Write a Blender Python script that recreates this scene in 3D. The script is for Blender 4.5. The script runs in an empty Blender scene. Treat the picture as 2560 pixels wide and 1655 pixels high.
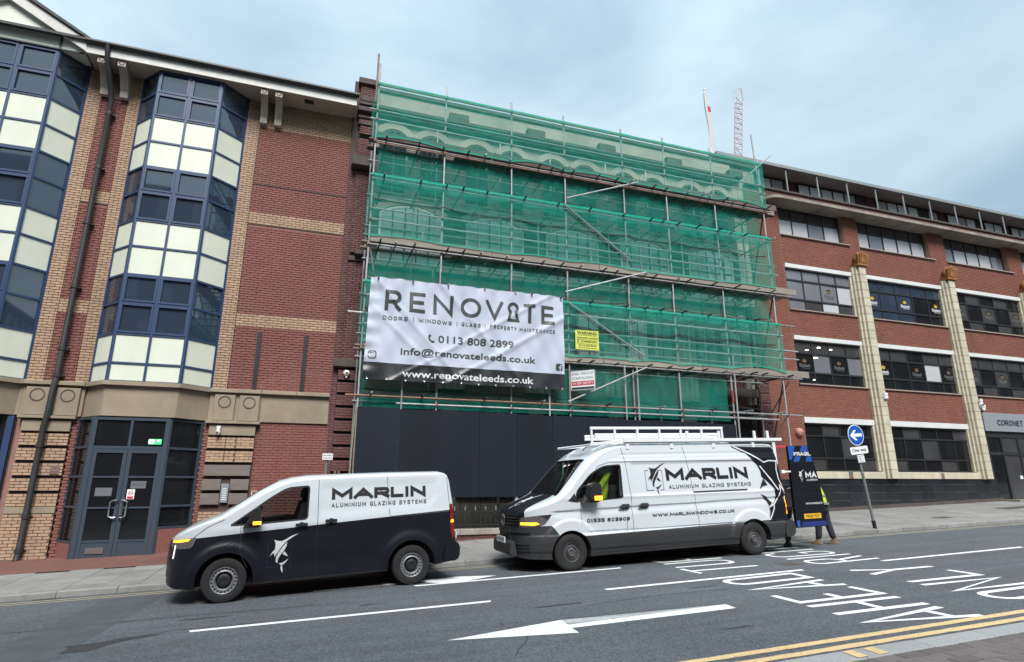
import bpy, bmesh, math, random
from mathutils import Vector, Matrix
random.seed(7)
SC = bpy.context.scene
COL = SC.collection
R = math.radians
PI = math.pi
SLOPE = 0.030                       # the street climbs to the right

# ------------------------------------------------------------ camera, world, sun, exposure
cam_d = bpy.data.cameras.new('camera')
cam = bpy.data.objects.new('camera', cam_d)
COL.objects.link(cam)
cam.location = (0, 0, 1.8)
cam.rotation_euler = (R(90 + 14.644), 0, R(-18.998))
cam_d.sensor_width = 36
cam_d.lens = 1460 / 2560 * 36
cam_d.clip_start = 0.05
cam_d.clip_end = 3000
SC.camera = cam

SUN_EL, SUN_AZ = R(50), R(186)      # azimuth measured from +Y towards +X: behind the camera, to its left
world = bpy.data.worlds.new('World')
SC.world = world
world.use_nodes = True
wn = world.node_tree
wn.nodes.clear()
def wnode(t, **kw):
    n = wn.nodes.new(t)
    for k, v in kw.items():
        setattr(n, k, v)
    return n
w_out = wnode('ShaderNodeOutputWorld')
w_bg = wnode('ShaderNodeBackground')
w_bg.inputs['Strength'].default_value = 0.05
w_sky = wnode('ShaderNodeTexSky', sky_type='NISHITA', sun_disc=False)
w_sky.sun_elevation = SUN_EL
w_sky.sun_rotation = SUN_AZ
w_tc = wnode('ShaderNodeTexCoord')
w_map = wnode('ShaderNodeMapping')
w_map.inputs['Scale'].default_value = (1.0, 1.0, 2.2)
w_n = wnode('ShaderNodeTexNoise')
w_n.inputs['Scale'].default_value = 1.7
w_n.inputs['Detail'].default_value = 5
w_n.inputs['Roughness'].default_value = 0.5
w_n.inputs['Distortion'].default_value = 0.35
w_r = wnode('ShaderNodeValToRGB')
w_r.color_ramp.elements[0].position = 0.34
w_r.color_ramp.elements[0].color = (2.3, 3.2, 3.95, 1)
w_r.color_ramp.elements[1].position = 0.62
w_r.color_ramp.elements[1].color = (4.15, 5.2, 5.8, 1)
w_mix = wnode('ShaderNodeMix', data_type='RGBA')
w_mix.inputs[0].default_value = 0.95
wl = wn.links.new
wl(w_tc.outputs['Generated'], w_map.inputs['Vector'])
wl(w_map.outputs['Vector'], w_n.inputs['Vector'])
wl(w_n.outputs['Fac'], w_r.inputs['Fac'])
wl(w_sky.outputs['Color'], w_mix.inputs[6])
w_sep = wnode('ShaderNodeSeparateXYZ')      # an overcast sky is brighter overhead than at the horizon
w_el = wnode('ShaderNodeMapRange')
w_el.inputs['From Min'].default_value = 0.0
w_el.inputs['From Max'].default_value = 1.0
w_el.inputs['To Min'].default_value = 0.80
w_el.inputs['To Max'].default_value = 1.40
w_sc = wnode('ShaderNodeVectorMath', operation='SCALE')
wl(w_tc.outputs['Generated'], w_sep.inputs[0])
wl(w_sep.outputs['Z'], w_el.inputs['Value'])
wl(w_r.outputs['Color'], w_sc.inputs[0])
wl(w_el.outputs[0], w_sc.inputs['Scale'])
wl(w_sc.outputs[0], w_mix.inputs[7])
wl(w_mix.outputs[2], w_bg.inputs['Color'])
wl(w_bg.outputs['Background'], w_out.inputs['Surface'])

sun_d = bpy.data.lights.new('sun', 'SUN')
sun_d.energy = 1.5
sun_d.angle = R(26)
sun_d.color = (1.0, 0.97, 0.93)
sun = bpy.data.objects.new('sun', sun_d)
COL.objects.link(sun)
sun.location = (-10, -20, 40)
sd = Vector((math.sin(SUN_AZ) * math.cos(SUN_EL), math.cos(SUN_AZ) * math.cos(SUN_EL), math.sin(SUN_EL)))
sun.rotation_euler = sd.to_track_quat('Z', 'Y').to_euler()

SC.view_settings.view_transform = 'Standard'
SC.view_settings.look = 'None'
SC.view_settings.gamma = 1
SC.view_settings.use_curve_mapping = False
SC.view_settings.exposure = 1.8
SC.render.engine = 'CYCLES'
SC.cycles.use_denoising = True
SC.cycles.max_bounces = 6
SC.cycles.diffuse_bounces = 3
SC.cycles.glossy_bounces = 3
SC.cycles.transmission_bounces = 4
SC.cycles.transparent_max_bounces = 20
SC.cycles.caustics_reflective = False
SC.cycles.caustics_refractive = False

# ------------------------------------------------------------ materials
def mat(name, col, rough=0.7, metal=0.0, var=0.0, scale=6.0, bump=0.0, bscale=40.0, isl=0.0, ior=None,
        emit=0.0, ecol=None, coat=0.0, dirt=0.0, stretch=None, col2=None, dscale=0.6):
    m = bpy.data.materials.new(name)
    m.use_nodes = True
    nt = m.node_tree
    N, L = nt.nodes, nt.links.new
    b = N['Principled BSDF']
    b.inputs['Roughness'].default_value = rough
    b.inputs['Metallic'].default_value = metal
    if ior:
        b.inputs['IOR'].default_value = ior
    if coat:
        b.inputs['Coat Weight'].default_value = coat
        b.inputs['Coat Roughness'].default_value = 0.06
    if emit:
        b.inputs['Emission Color'].default_value = (*(ecol or col), 1)
        b.inputs['Emission Strength'].default_value = emit
    b.inputs['Base Color'].default_value = (*col, 1)
    tc = None
    def vec(st=None):
        nonlocal tc
        if tc is None:
            tc = N.new('ShaderNodeNewGeometry')
        if st:
            mp = N.new('ShaderNodeMapping')
            mp.inputs['Scale'].default_value = st
            L(tc.outputs['Position'], mp.inputs['Vector'])
            return mp.outputs['Vector']
        return tc.outputs['Position']
    cur = None
    def rgb(c):
        n = N.new('ShaderNodeRGB')
        n.outputs[0].default_value = (*c, 1)
        return n.outputs[0]
    def mult(c, f):
        n = N.new('ShaderNodeVectorMath')
        n.operation = 'SCALE'
        L(c, n.inputs[0])
        L(f, n.inputs['Scale'])
        return n.outputs[0]
    def rng(f, a, bb):
        n = N.new('ShaderNodeMapRange')
        n.inputs['To Min'].default_value = a
        n.inputs['To Max'].default_value = bb
        L(f, n.inputs['Value'])
        return n.outputs[0]
    if var or isl or dirt or col2:
        cur = rgb(col)
    if isl:
        vec()
        oi = N.new('ShaderNodeObjectInfo')
        ad = N.new('ShaderNodeMath')
        ad.operation = 'ADD'
        L(tc.outputs['Random Per Island'], ad.inputs[0])
        L(oi.outputs['Random'], ad.inputs[1])
        fr = N.new('ShaderNodeMath')
        fr.operation = 'FRACT'
        L(ad.outputs[0], fr.inputs[0])
        if col2:
            mx = N.new('ShaderNodeMix')
            mx.data_type = 'RGBA'
            L(fr.outputs[0], mx.inputs[0])
            L(cur, mx.inputs[6])
            mx.inputs[7].default_value = (*col2, 1)
            cur = mx.outputs[2]
        cur = mult(cur, rng(fr.outputs[0], 1 - isl, 1 + isl))
    if var:
        n = N.new('ShaderNodeTexNoise')
        n.inputs['Scale'].default_value = scale
        n.inputs['Detail'].default_value = 4
        L(vec(stretch), n.inputs['Vector'])
        cur = mult(cur, rng(n.outputs['Fac'], 1 - 1.6 * var, 1 + 1.6 * var))
        rr = rng(n.outputs['Fac'], min(1, rough + 0.12), max(0.02, rough - 0.12))
        if rough > 0.2:
            L(rr, b.inputs['Roughness'])
    if dirt:
        n = N.new('ShaderNodeTexNoise')
        n.inputs['Scale'].default_value = dscale
        n.inputs['Detail'].default_value = 6
        n.inputs['Roughness'].default_value = 0.65
        L(vec((1, 1, 0.45)), n.inputs['Vector'])
        rp = N.new('ShaderNodeMapRange')
        rp.inputs['From Min'].default_value = 0.42
        rp.inputs['From Max'].default_value = 0.75
        rp.inputs['To Min'].default_value = 1.0
        rp.inputs['To Max'].default_value = 1 - dirt
        L(n.outputs['Fac'], rp.inputs['Value'])
        cur = mult(cur, rp.outputs[0])
    if cur is not None:
        L(cur, b.inputs['Base Color'])
    if bump:
        n = N.new('ShaderNodeTexNoise')
        n.inputs['Scale'].default_value = bscale
        n.inputs['Detail'].default_value = 3
        L(vec(stretch), n.inputs['Vector'])
        bp = N.new('ShaderNodeBump')
        bp.inputs['Strength'].default_value = bump
        bp.inputs['Distance'].default_value = 0.01
        L(n.outputs['Fac'], bp.inputs['Height'])
        L(bp.outputs['Normal'], b.inputs['Normal'])
    return m

def glass_mat(name, tint=(0.6, 0.66, 0.68), mixf=0.12):
    m = bpy.data.materials.new(name)
    m.use_nodes = True
    nt = m.node_tree
    N, L = nt.nodes, nt.links.new
    N.remove(N['Principled BSDF'])
    tr = N.new('ShaderNodeBsdfTransparent')
    tr.inputs['Color'].default_value = (*tint, 1)
    gl = N.new('ShaderNodeBsdfGlossy')
    gl.inputs['Roughness'].default_value = 0.03
    lw = N.new('ShaderNodeFresnel')
    lw.inputs['IOR'].default_value = 1.55
    ad = N.new('ShaderNodeMath')
    ad.operation = 'ADD'
    ad.use_clamp = True
    ad.inputs[1].default_value = mixf
    L(lw.outputs[0], ad.inputs[0])
    mx = N.new('ShaderNodeMixShader')
    L(ad.outputs[0], mx.inputs[0])
    L(tr.outputs[0], mx.inputs[1])
    L(gl.outputs[0], mx.inputs[2])
    L(mx.outputs[0], N['Material Output'].inputs['Surface'])
    return m

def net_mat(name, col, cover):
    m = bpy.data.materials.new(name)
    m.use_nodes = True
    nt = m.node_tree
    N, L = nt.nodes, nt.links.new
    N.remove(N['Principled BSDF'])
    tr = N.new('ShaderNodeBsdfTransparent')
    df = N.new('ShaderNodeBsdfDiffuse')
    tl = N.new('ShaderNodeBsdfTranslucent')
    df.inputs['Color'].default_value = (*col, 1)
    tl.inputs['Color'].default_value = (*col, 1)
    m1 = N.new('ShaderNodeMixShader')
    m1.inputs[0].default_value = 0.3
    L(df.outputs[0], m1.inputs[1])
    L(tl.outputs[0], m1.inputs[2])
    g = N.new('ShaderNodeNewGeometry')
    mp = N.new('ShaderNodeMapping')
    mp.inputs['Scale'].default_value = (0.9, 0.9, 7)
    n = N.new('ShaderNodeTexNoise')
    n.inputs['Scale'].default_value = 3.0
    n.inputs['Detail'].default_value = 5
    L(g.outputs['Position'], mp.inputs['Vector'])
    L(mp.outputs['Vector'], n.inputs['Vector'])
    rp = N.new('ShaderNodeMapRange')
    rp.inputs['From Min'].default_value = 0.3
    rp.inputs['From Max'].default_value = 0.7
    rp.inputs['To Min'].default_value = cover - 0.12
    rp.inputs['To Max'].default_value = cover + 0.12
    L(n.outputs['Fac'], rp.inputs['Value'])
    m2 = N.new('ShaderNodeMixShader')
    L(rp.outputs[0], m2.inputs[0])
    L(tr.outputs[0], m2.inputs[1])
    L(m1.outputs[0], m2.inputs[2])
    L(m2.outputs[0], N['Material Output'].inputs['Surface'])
    return m

def asphalt_mat():
    m = mat('asphalt', (0.088, 0.097, 0.108), rough=0.85, var=0.16, scale=0.55, bump=0.9, bscale=130)
    nt = m.node_tree
    N, L = nt.nodes, nt.links.new
    b = N['Principled BSDF']
    src = b.inputs['Base Color'].links[0].from_socket
    g = N.new('ShaderNodeNewGeometry')
    v = N.new('ShaderNodeTexVoronoi')
    v.inputs['Scale'].default_value = 55
    L(g.outputs['Position'], v.inputs['Vector'])
    rp = N.new('ShaderNodeMapRange')
    rp.inputs['To Min'].default_value = 0.45
    rp.inputs['To Max'].default_value = 1.6
    L(v.outputs['Color'], rp.inputs['Value'])
    s = N.new('ShaderNodeVectorMath')
    s.operation = 'SCALE'
    L(src, s.inputs[0])
    L(rp.outputs[0], s.inputs['Scale'])
    # pale stone chips and streaks along the driving direction
    v2 = N.new('ShaderNodeTexVoronoi')
    v2.inputs['Scale'].default_value = 16
    L(g.outputs['Position'], v2.inputs['Vector'])
    lt = N.new('ShaderNodeMath')
    lt.operation = 'LESS_THAN'
    lt.inputs[1].default_value = 0.07
    L(v2.outputs['Distance'], lt.inputs[0])
    sp = N.new('ShaderNodeSeparateColor')
    L(v2.outputs['Color'], sp.inputs[0])
    gt = N.new('ShaderNodeMath')
    gt.operation = 'GREATER_THAN'
    gt.inputs[1].default_value = 0.86
    L(sp.outputs[0], gt.inputs[0])
    mu = N.new('ShaderNodeMath')
    mu.operation = 'MULTIPLY'
    L(lt.outputs[0], mu.inputs[0])
    L(gt.outputs[0], mu.inputs[1])
    mx = N.new('ShaderNodeMix')
    mx.data_type = 'RGBA'
    L(mu.outputs[0], mx.inputs[0])
    L(s.outputs[0], mx.inputs[6])
    mx.inputs[7].default_value = (0.28, 0.28, 0.27, 1)
    mp = N.new('ShaderNodeMapping')
    mp.inputs['Scale'].default_value = (0.12, 2.2, 1)
    L(g.outputs['Position'], mp.inputs['Vector'])
    n = N.new('ShaderNodeTexNoise')
    n.inputs['Scale'].default_value = 1.6
    n.inputs['Detail'].default_value = 4
    L(mp.outputs['Vector'], n.inputs['Vector'])
    rp2 = N.new('ShaderNodeMapRange')
    rp2.inputs['To Min'].default_value = 0.66
    rp2.inputs['To Max'].default_value = 1.36
    L(n.outputs['Fac'], rp2.inputs['Value'])
    s2 = N.new('ShaderNodeVectorMath')
    s2.operation = 'SCALE'
    L(mx.outputs[2], s2.inputs[0])
    L(rp2.outputs[0], s2.inputs['Scale'])
    L(s2.outputs[0], b.inputs['Base Color'])
    return m

def paint_mat(name, col, wear=0.5):
    m = mat(name, col, rough=0.75, var=0.06, scale=3)
    nt = m.node_tree
    N, L = nt.nodes, nt.links.new
    b = N['Principled BSDF']
    src = b.inputs['Base Color'].links[0].from_socket
    g = N.new('ShaderNodeNewGeometry')
    n = N.new('ShaderNodeTexNoise')
    n.inputs['Scale'].default_value = 26
    n.inputs['Detail'].default_value = 6
    n.inputs['Roughness'].default_value = 0.75
    L(g.outputs['Position'], n.inputs['Vector'])
    rp = N.new('ShaderNodeMapRange')
    rp.inputs['From Min'].default_value = 0.60 - 0.06 * wear
    rp.inputs['From Max'].default_value = 0.70
    L(n.outputs['Fac'], rp.inputs['Value'])
    mu = N.new('ShaderNodeMath')
    mu.operation = 'MULTIPLY'
    mu.inputs[1].default_value = wear
    L(rp.outputs[0], mu.inputs[0])
    mx = N.new('ShaderNodeMix')
    mx.data_type = 'RGBA'
    L(mu.outputs[0], mx.inputs[0])
    L(src, mx.inputs[6])
    mx.inputs[7].default_value = (0.09, 0.095, 0.1, 1)
    L(mx.outputs[2], b.inputs['Base Color'])
    return m

M = {}
M['asphalt'] = asphalt_mat()
M['white_line'] = paint_mat('white_line_paint', (0.72, 0.75, 0.74), 0.75)
M['yellow_line'] = paint_mat('yellow_line_paint', (0.64, 0.46, 0.235), 1.0)
M['old_yellow'] = paint_mat('faded_yellow_paint', (0.36, 0.32, 0.22), 0.9)
M['slab'] = mat('paving_slab', (0.24, 0.235, 0.225), 0.85, var=0.16, scale=3, isl=0.12, bump=0.3, bscale=60, dirt=0.25)
M['slab_joint'] = mat('slab_joint', (0.09, 0.085, 0.08), 0.95, var=0.1)
M['red_paving'] = mat('red_tarmac', (0.17, 0.075, 0.065), 0.9, var=0.15, scale=5, bump=0.6, bscale=120, dirt=0.4)
M['kerb'] = mat('kerb_stone', (0.25, 0.245, 0.235), 0.85, var=0.2, scale=6, isl=0.15, bump=0.4, bscale=70, dirt=0.3)
M['granite'] = mat('granite_kerb', (0.3, 0.3, 0.3), 0.8, var=0.3, scale=55, isl=0.1, bump=0.3, bscale=120)
M['paver'] = mat('block_paver', (0.13, 0.11, 0.105), 0.85, var=0.15, scale=9, isl=0.2, bump=0.4, bscale=90)
M['trench'] = mat('trench_tarmac', (0.074, 0.081, 0.09), 0.9, var=0.2, scale=3, bump=0.8, bscale=110)
M['patch'] = mat('old_tar_patch', (0.035, 0.035, 0.037), 0.8, var=0.3, scale=14, bump=0.5, bscale=80)
M['cream_brick'] = mat('cream_brick', (0.45, 0.295, 0.205), 0.85, var=0.12, scale=9, isl=0.16, col2=(0.39, 0.265, 0.175), bump=0.4, bscale=60, dirt=0.22)
M['cream_mortar'] = mat('dark_mortar', (0.10, 0.072, 0.055), 0.95, var=0.15)
M['red_brick'] = mat('red_brick', (0.245, 0.092, 0.073), 0.85, var=0.12, scale=7, isl=0.12, col2=(0.20, 0.082, 0.072), bump=0.4, bscale=60, dirt=0.15)
M['red_mortar'] = mat('pink_mortar', (0.28, 0.155, 0.135), 0.95, var=0.12)
M['old_brick'] = mat('old_dark_brick', (0.155, 0.062, 0.058), 0.8, var=0.2, scale=5, isl=0.25, col2=(0.115, 0.052, 0.052), bump=0.4, bscale=50, dirt=0.35)
M['old_mortar'] = mat('old_mortar', (0.085, 0.055, 0.052), 0.95, var=0.2)
M['brown_brick'] = mat('brown_red_brick', (0.25, 0.088, 0.057), 0.85, var=0.14, scale=4, isl=0.2, col2=(0.185, 0.07, 0.05), bump=0.4, bscale=60, dirt=0.2)
M['brown_mortar'] = mat('pale_mortar', (0.29, 0.175, 0.145), 0.95, var=0.15)
M['sandstone'] = mat('sandstone', (0.29, 0.24, 0.175), 0.85, var=0.14, scale=2.2, bump=0.3, bscale=50, dirt=0.35)
M['dark_stone'] = mat('dark_old_stone', (0.075, 0.06, 0.055), 0.85, var=0.25, scale=4, bump=0.3, bscale=40)
M['grey_stone'] = mat('grey_stone', (0.34, 0.31, 0.27), 0.85, var=0.12, scale=2, bump=0.3, bscale=40, dirt=0.3)
M['blue_frame'] = mat('blue_window_frame', (0.024, 0.05, 0.12), 0.45, var=0.08, scale=5)
M['slate_frame'] = mat('slate_blue_frame', (0.04, 0.055, 0.075), 0.45, var=0.1, scale=4)
M['black_frame'] = mat('black_steel_frame', (0.018, 0.018, 0.02), 0.5)
M['cream_panel'] = mat('cream_panel', (0.66, 0.69, 0.58), 0.45, var=0.05, scale=1.6, dirt=0.10, dscale=1.2)
M['white_board'] = mat('white_fascia_board', (0.62, 0.61, 0.57), 0.6, var=0.05, dirt=0.15)
M['soffit'] = mat('soffit_board', (0.42, 0.38, 0.31), 0.7, var=0.1)
M['corbel'] = mat('painted_corbel', (0.43, 0.38, 0.31), 0.7, var=0.1, dirt=0.2)
M['gutter'] = mat('black_gutter', (0.02, 0.018, 0.018), 0.45)
M['slate_roof'] = mat('slate_roof', (0.05, 0.05, 0.055), 0.7, var=0.2)
M['pipe'] = mat('cast_iron_pipe', (0.03, 0.031, 0.034), 0.5, var=0.2, scale=5)
M['tint_glass'] = mat('tinted_glass', (0.028, 0.042, 0.068), 0.03, ior=2.1)
M['dark_glass'] = mat('dark_glass', (0.010, 0.011, 0.013), 0.04, ior=1.62)
M['blind_glass'] = mat('blind_behind_glass', (0.46, 0.47, 0.49), 0.16, var=0.08, scale=1.3, ior=1.7)
M['grey_glass'] = mat('grey_blind_sky_glass', (0.16, 0.165, 0.185), 0.10, var=0.12, scale=1.2, ior=1.7)
M['murk_glass'] = mat('grimy_glass', (0.05, 0.05, 0.052), 0.10, var=0.25, scale=1.6, ior=1.6)
M['arch_glass'] = mat('arched_window_glass', (0.42, 0.46, 0.46), 0.06, var=0.06, scale=1, ior=2.3)
M['sky_glass'] = mat('pale_window_glass', (0.78, 0.82, 0.82), 0.3, var=0.06, scale=1)
M['door_panel'] = mat('slate_door_panel', (0.04, 0.055, 0.072), 0.5, var=0.08)
M['steel'] = mat('brushed_steel', (0.6, 0.6, 0.6), 0.28, metal=1)
M['galv'] = mat('galvanised_tube', (0.33, 0.33, 0.34), 0.55, metal=0.3, var=0.25, scale=5, isl=0.2)
M['rusty'] = mat('rusty_tube', (0.24, 0.13, 0.10), 0.65, metal=0.3, var=0.3, scale=6)
M['plank'] = mat('scaffold_board', (0.27, 0.24, 0.205), 0.9, var=0.2, scale=3, isl=0.2, stretch=(0.6, 4, 6), bump=0.3, bscale=20)
M['dark_plank'] = mat('old_scaffold_board', (0.11, 0.085, 0.075), 0.9, var=0.25, scale=3, isl=0.2)
M['net'] = net_mat('green_debris_net', (0.045, 0.48, 0.36), 0.30)
M['net_shaded'] = net_mat('green_debris_net_shaded', (0.018, 0.26, 0.195), 0.58)  # same net in a darker colour for the shade under the boards
M['net_hem'] = net_mat('green_net_hem', (0.02, 0.46, 0.33), 0.85)
M['cable'] = mat('black_cable', (0.012, 0.012, 0.012), 0.6)
M['hoarding'] = mat('dark_navy_hoarding', (0.010, 0.013, 0.021), 0.62, var=0.2, scale=1.1, isl=0.12, ior=1.3, stretch=(1, 1, .35))
M['banner'] = mat('white_pvc_banner', (0.43, 0.465, 0.565), 0.65, var=0.02)
M['banner_black'] = mat('black_pvc_print', (0.022, 0.024, 0.028), 0.38)
M['print_dark'] = mat('dark_grey_print', (0.035, 0.04, 0.038), 0.5)
M['print_white'] = mat('pale_grey_print', (0.62, 0.62, 0.64), 0.5)
M['wood_grey'] = mat('weathered_board', (0.17, 0.145, 0.135), 0.9, var=0.2, scale=4, stretch=(1, 1, 9), bump=0.3, bscale=20)
M['white_plastic'] = mat('white_plastic', (0.72, 0.72, 0.70), 0.4)
M['iron'] = mat('black_railing', (0.02, 0.02, 0.02), 0.55)
M['silver_paint'] = mat('silver_finial', (0.42, 0.42, 0.44), 0.5, metal=0.3)
M['faience'] = mat('cream_faience_tile', (0.53, 0.485, 0.37), 0.5, var=0.1, scale=3, isl=0.08, dirt=0.25, dscale=2)
M['faience_joint'] = mat('faience_joint', (0.24, 0.205, 0.135), 0.9)
M['terracotta'] = mat('orange_terracotta', (0.27, 0.12, 0.04), 0.75, var=0.3, scale=9, bump=0.5, bscale=30)
M['white_lintel'] = mat('white_lintel_paint', (0.60, 0.62, 0.61), 0.7, var=0.05, dirt=0.1)
M['sill'] = mat('stone_sill', (0.33, 0.27, 0.23), 0.85, var=0.12)
M['ledge'] = mat('stained_concrete', (0.28, 0.25, 0.215), 0.9, var=0.3, scale=2.5, dirt=0.5, dscale=1.2)
M['canopy'] = mat('zinc_canopy_edge', (0.24, 0.26, 0.26), 0.55, metal=0.2, var=0.1)
M['canopy_soffit'] = mat('grey_soffit', (0.21, 0.2, 0.2), 0.8, var=0.1)
M['black_tile'] = mat('black_glazed_tile', (0.014, 0.016, 0.021), 0.14, var=0.35, scale=1.2, isl=0.35, ior=1.6)
M['sign_grey'] = mat('grey_fascia_sign', (0.23, 0.25, 0.28), 0.45, var=0.03)
M['white_sign'] = mat('white_sign_face', (0.75, 0.76, 0.77), 0.4)
M['blue_sign'] = mat('blue_sign_face', (0.008, 0.085, 0.42), 0.4)
M['yellow_sign'] = mat('yellow_sign_face', (0.56, 0.60, 0.10), 0.5)
M['red_print'] = mat('red_print', (0.5, 0.03, 0.06), 0.5)
M['green_print'] = mat('green_print', (0.03, 0.42, 0.16), 0.5, emit=0.4, ecol=(0.06, 0.7, 0.16))
M['lit_white'] = mat('lit_sign_white', (0.8, 0.95, 0.85), 0.5, emit=0.9, ecol=(0.7, 1, 0.8))
M['faint_navy'] = mat('faint_navy_print', (0.012, 0.016, 0.05), 0.45)
M['black_print'] = mat('black_print', (0.012, 0.012, 0.014), 0.45)
M['navy_print'] = mat('navy_print', (0.02, 0.03, 0.16), 0.45)
M['gold_print'] = mat('gold_print', (0.5, 0.33, 0.03), 0.5)
M['post_grey'] = mat('grey_sign_post', (0.17, 0.18, 0.185), 0.5, var=0.12, scale=4)
M['van_white'] = mat('white_van_paint', (0.56, 0.60, 0.635), 0.25, var=0.02, scale=2, coat=0.5)
M['van_black'] = mat('satin_black_wrap', (0.009, 0.010, 0.015), 0.38, var=0.08, scale=2, ior=1.34)
M['van_grey'] = mat('grey_plastic_cladding', (0.027, 0.027, 0.030), 0.6, var=0.1, scale=6, bump=0.1, bscale=90)
M['trim_black'] = mat('black_trim', (0.012, 0.012, 0.013), 0.5)
M['tyre'] = mat('tyre_rubber', (0.014, 0.014, 0.015), 0.85, var=0.15, scale=14)
M['rim_silver'] = mat('steel_wheel_silver', (0.36, 0.36, 0.38), 0.42, metal=0.6, var=0.12)
M['rim_dark'] = mat('steel_wheel_dirty', (0.10, 0.10, 0.105), 0.6, metal=0.3, var=0.2, scale=12)
M['van_glass'] = glass_mat('van_window_glass', (0.62, 0.67, 0.67), 0.10)
M['cab'] = mat('cab_interior', (0.018, 0.018, 0.02), 0.85)
M['seat'] = mat('seat_fabric', (0.03, 0.03, 0.033), 0.9)
M['hivis'] = mat('hi_vis_yellow', (0.45, 0.62, 0.02), 0.7, var=0.10, scale=9, bump=.6, bscale=14)
M['reflect'] = mat('grey_reflective_tape', (0.22, 0.23, 0.2), 0.4)
M['amber'] = mat('lit_amber_lamp', (0.9, 0.35, 0.03), 0.3, emit=1.5, ecol=(1.0, 0.27, 0.015))
M['lamp_clear'] = mat('headlamp_lens', (0.11, 0.095, 0.10), 0.08, var=0.35, scale=18, ior=1.8)
M['lamp_dark'] = mat('headlamp_dark', (0.03, 0.03, 0.034), 0.1, ior=1.7)
M['lamp_drl'] = mat('lit_day_light', (0.9, 0.9, 0.9), 0.3, emit=0.5, ecol=(1, 0.95, 0.9))
M['lamp_red'] = mat('red_tail_lens', (0.12, 0.005, 0.005), 0.15, ior=1.6, emit=0.02, ecol=(1, 0.05, 0.03))
M['reflector_glow'] = mat('glowing_red_reflector', (0.6, 0.03, 0.02), 0.2, emit=1.6, ecol=(1, 0.07, 0.04))
M['plate_yellow'] = mat('yellow_number_plate', (0.72, 0.42, 0.03), 0.4)
M['blue_wrap'] = mat('blue_wrap', (0.02, 0.085, 0.34), 0.4)
M['alu'] = mat('ladder_aluminium', (0.80, 0.81, 0.82), 0.4, metal=0.15, var=0.06)
M['pink_bar'] = mat('red_roof_strap', (0.75, 0.05, 0.09), 0.5)
M['trouser'] = mat('dark_work_trousers', (0.022, 0.024, 0.034), 0.9, var=0.2, scale=18)
M['black_cloth'] = mat('black_cloth', (0.012, 0.012, 0.014), 0.9, var=0.15, scale=12)
M['boot'] = mat('tan_boot', (0.17, 0.12, 0.075), 0.85, var=0.2, scale=20)
M['boot_black'] = mat('black_boot', (0.012, 0.012, 0.012), 0.7)
M['skin'] = mat('skin', (0.42, 0.24, 0.17), 0.55)
M['hair'] = mat('dark_hair', (0.03, 0.02, 0.015), 0.7)
M['flag'] = mat('white_flag_cloth', (0.50, 0.51, 0.53), 0.85, var=0.05)
M['crane_red'] = mat('crane_lattice_red', (0.46, 0.32, 0.36), 0.5)
M['opp'] = mat('opposite_brick', (0.09, 0.06, 0.05), 0.9, var=0.2, scale=2)
M['earth'] = mat('ground_asphalt', (0.07, 0.07, 0.072), 0.95, var=0.1)
M['pole_red'] = mat('red_tape', (0.42, 0.04, 0.04), 0.6)
M['bell_pink'] = mat('faded_red_alarm_box', (0.46, 0.2, 0.155), 0.6, var=0.1, scale=8)
M['lit_lamp'] = mat('lit_ceiling_lamp', (1, 0.95, 0.8), 0.5, emit=2.2, ecol=(1, 0.92, 0.72))

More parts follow.
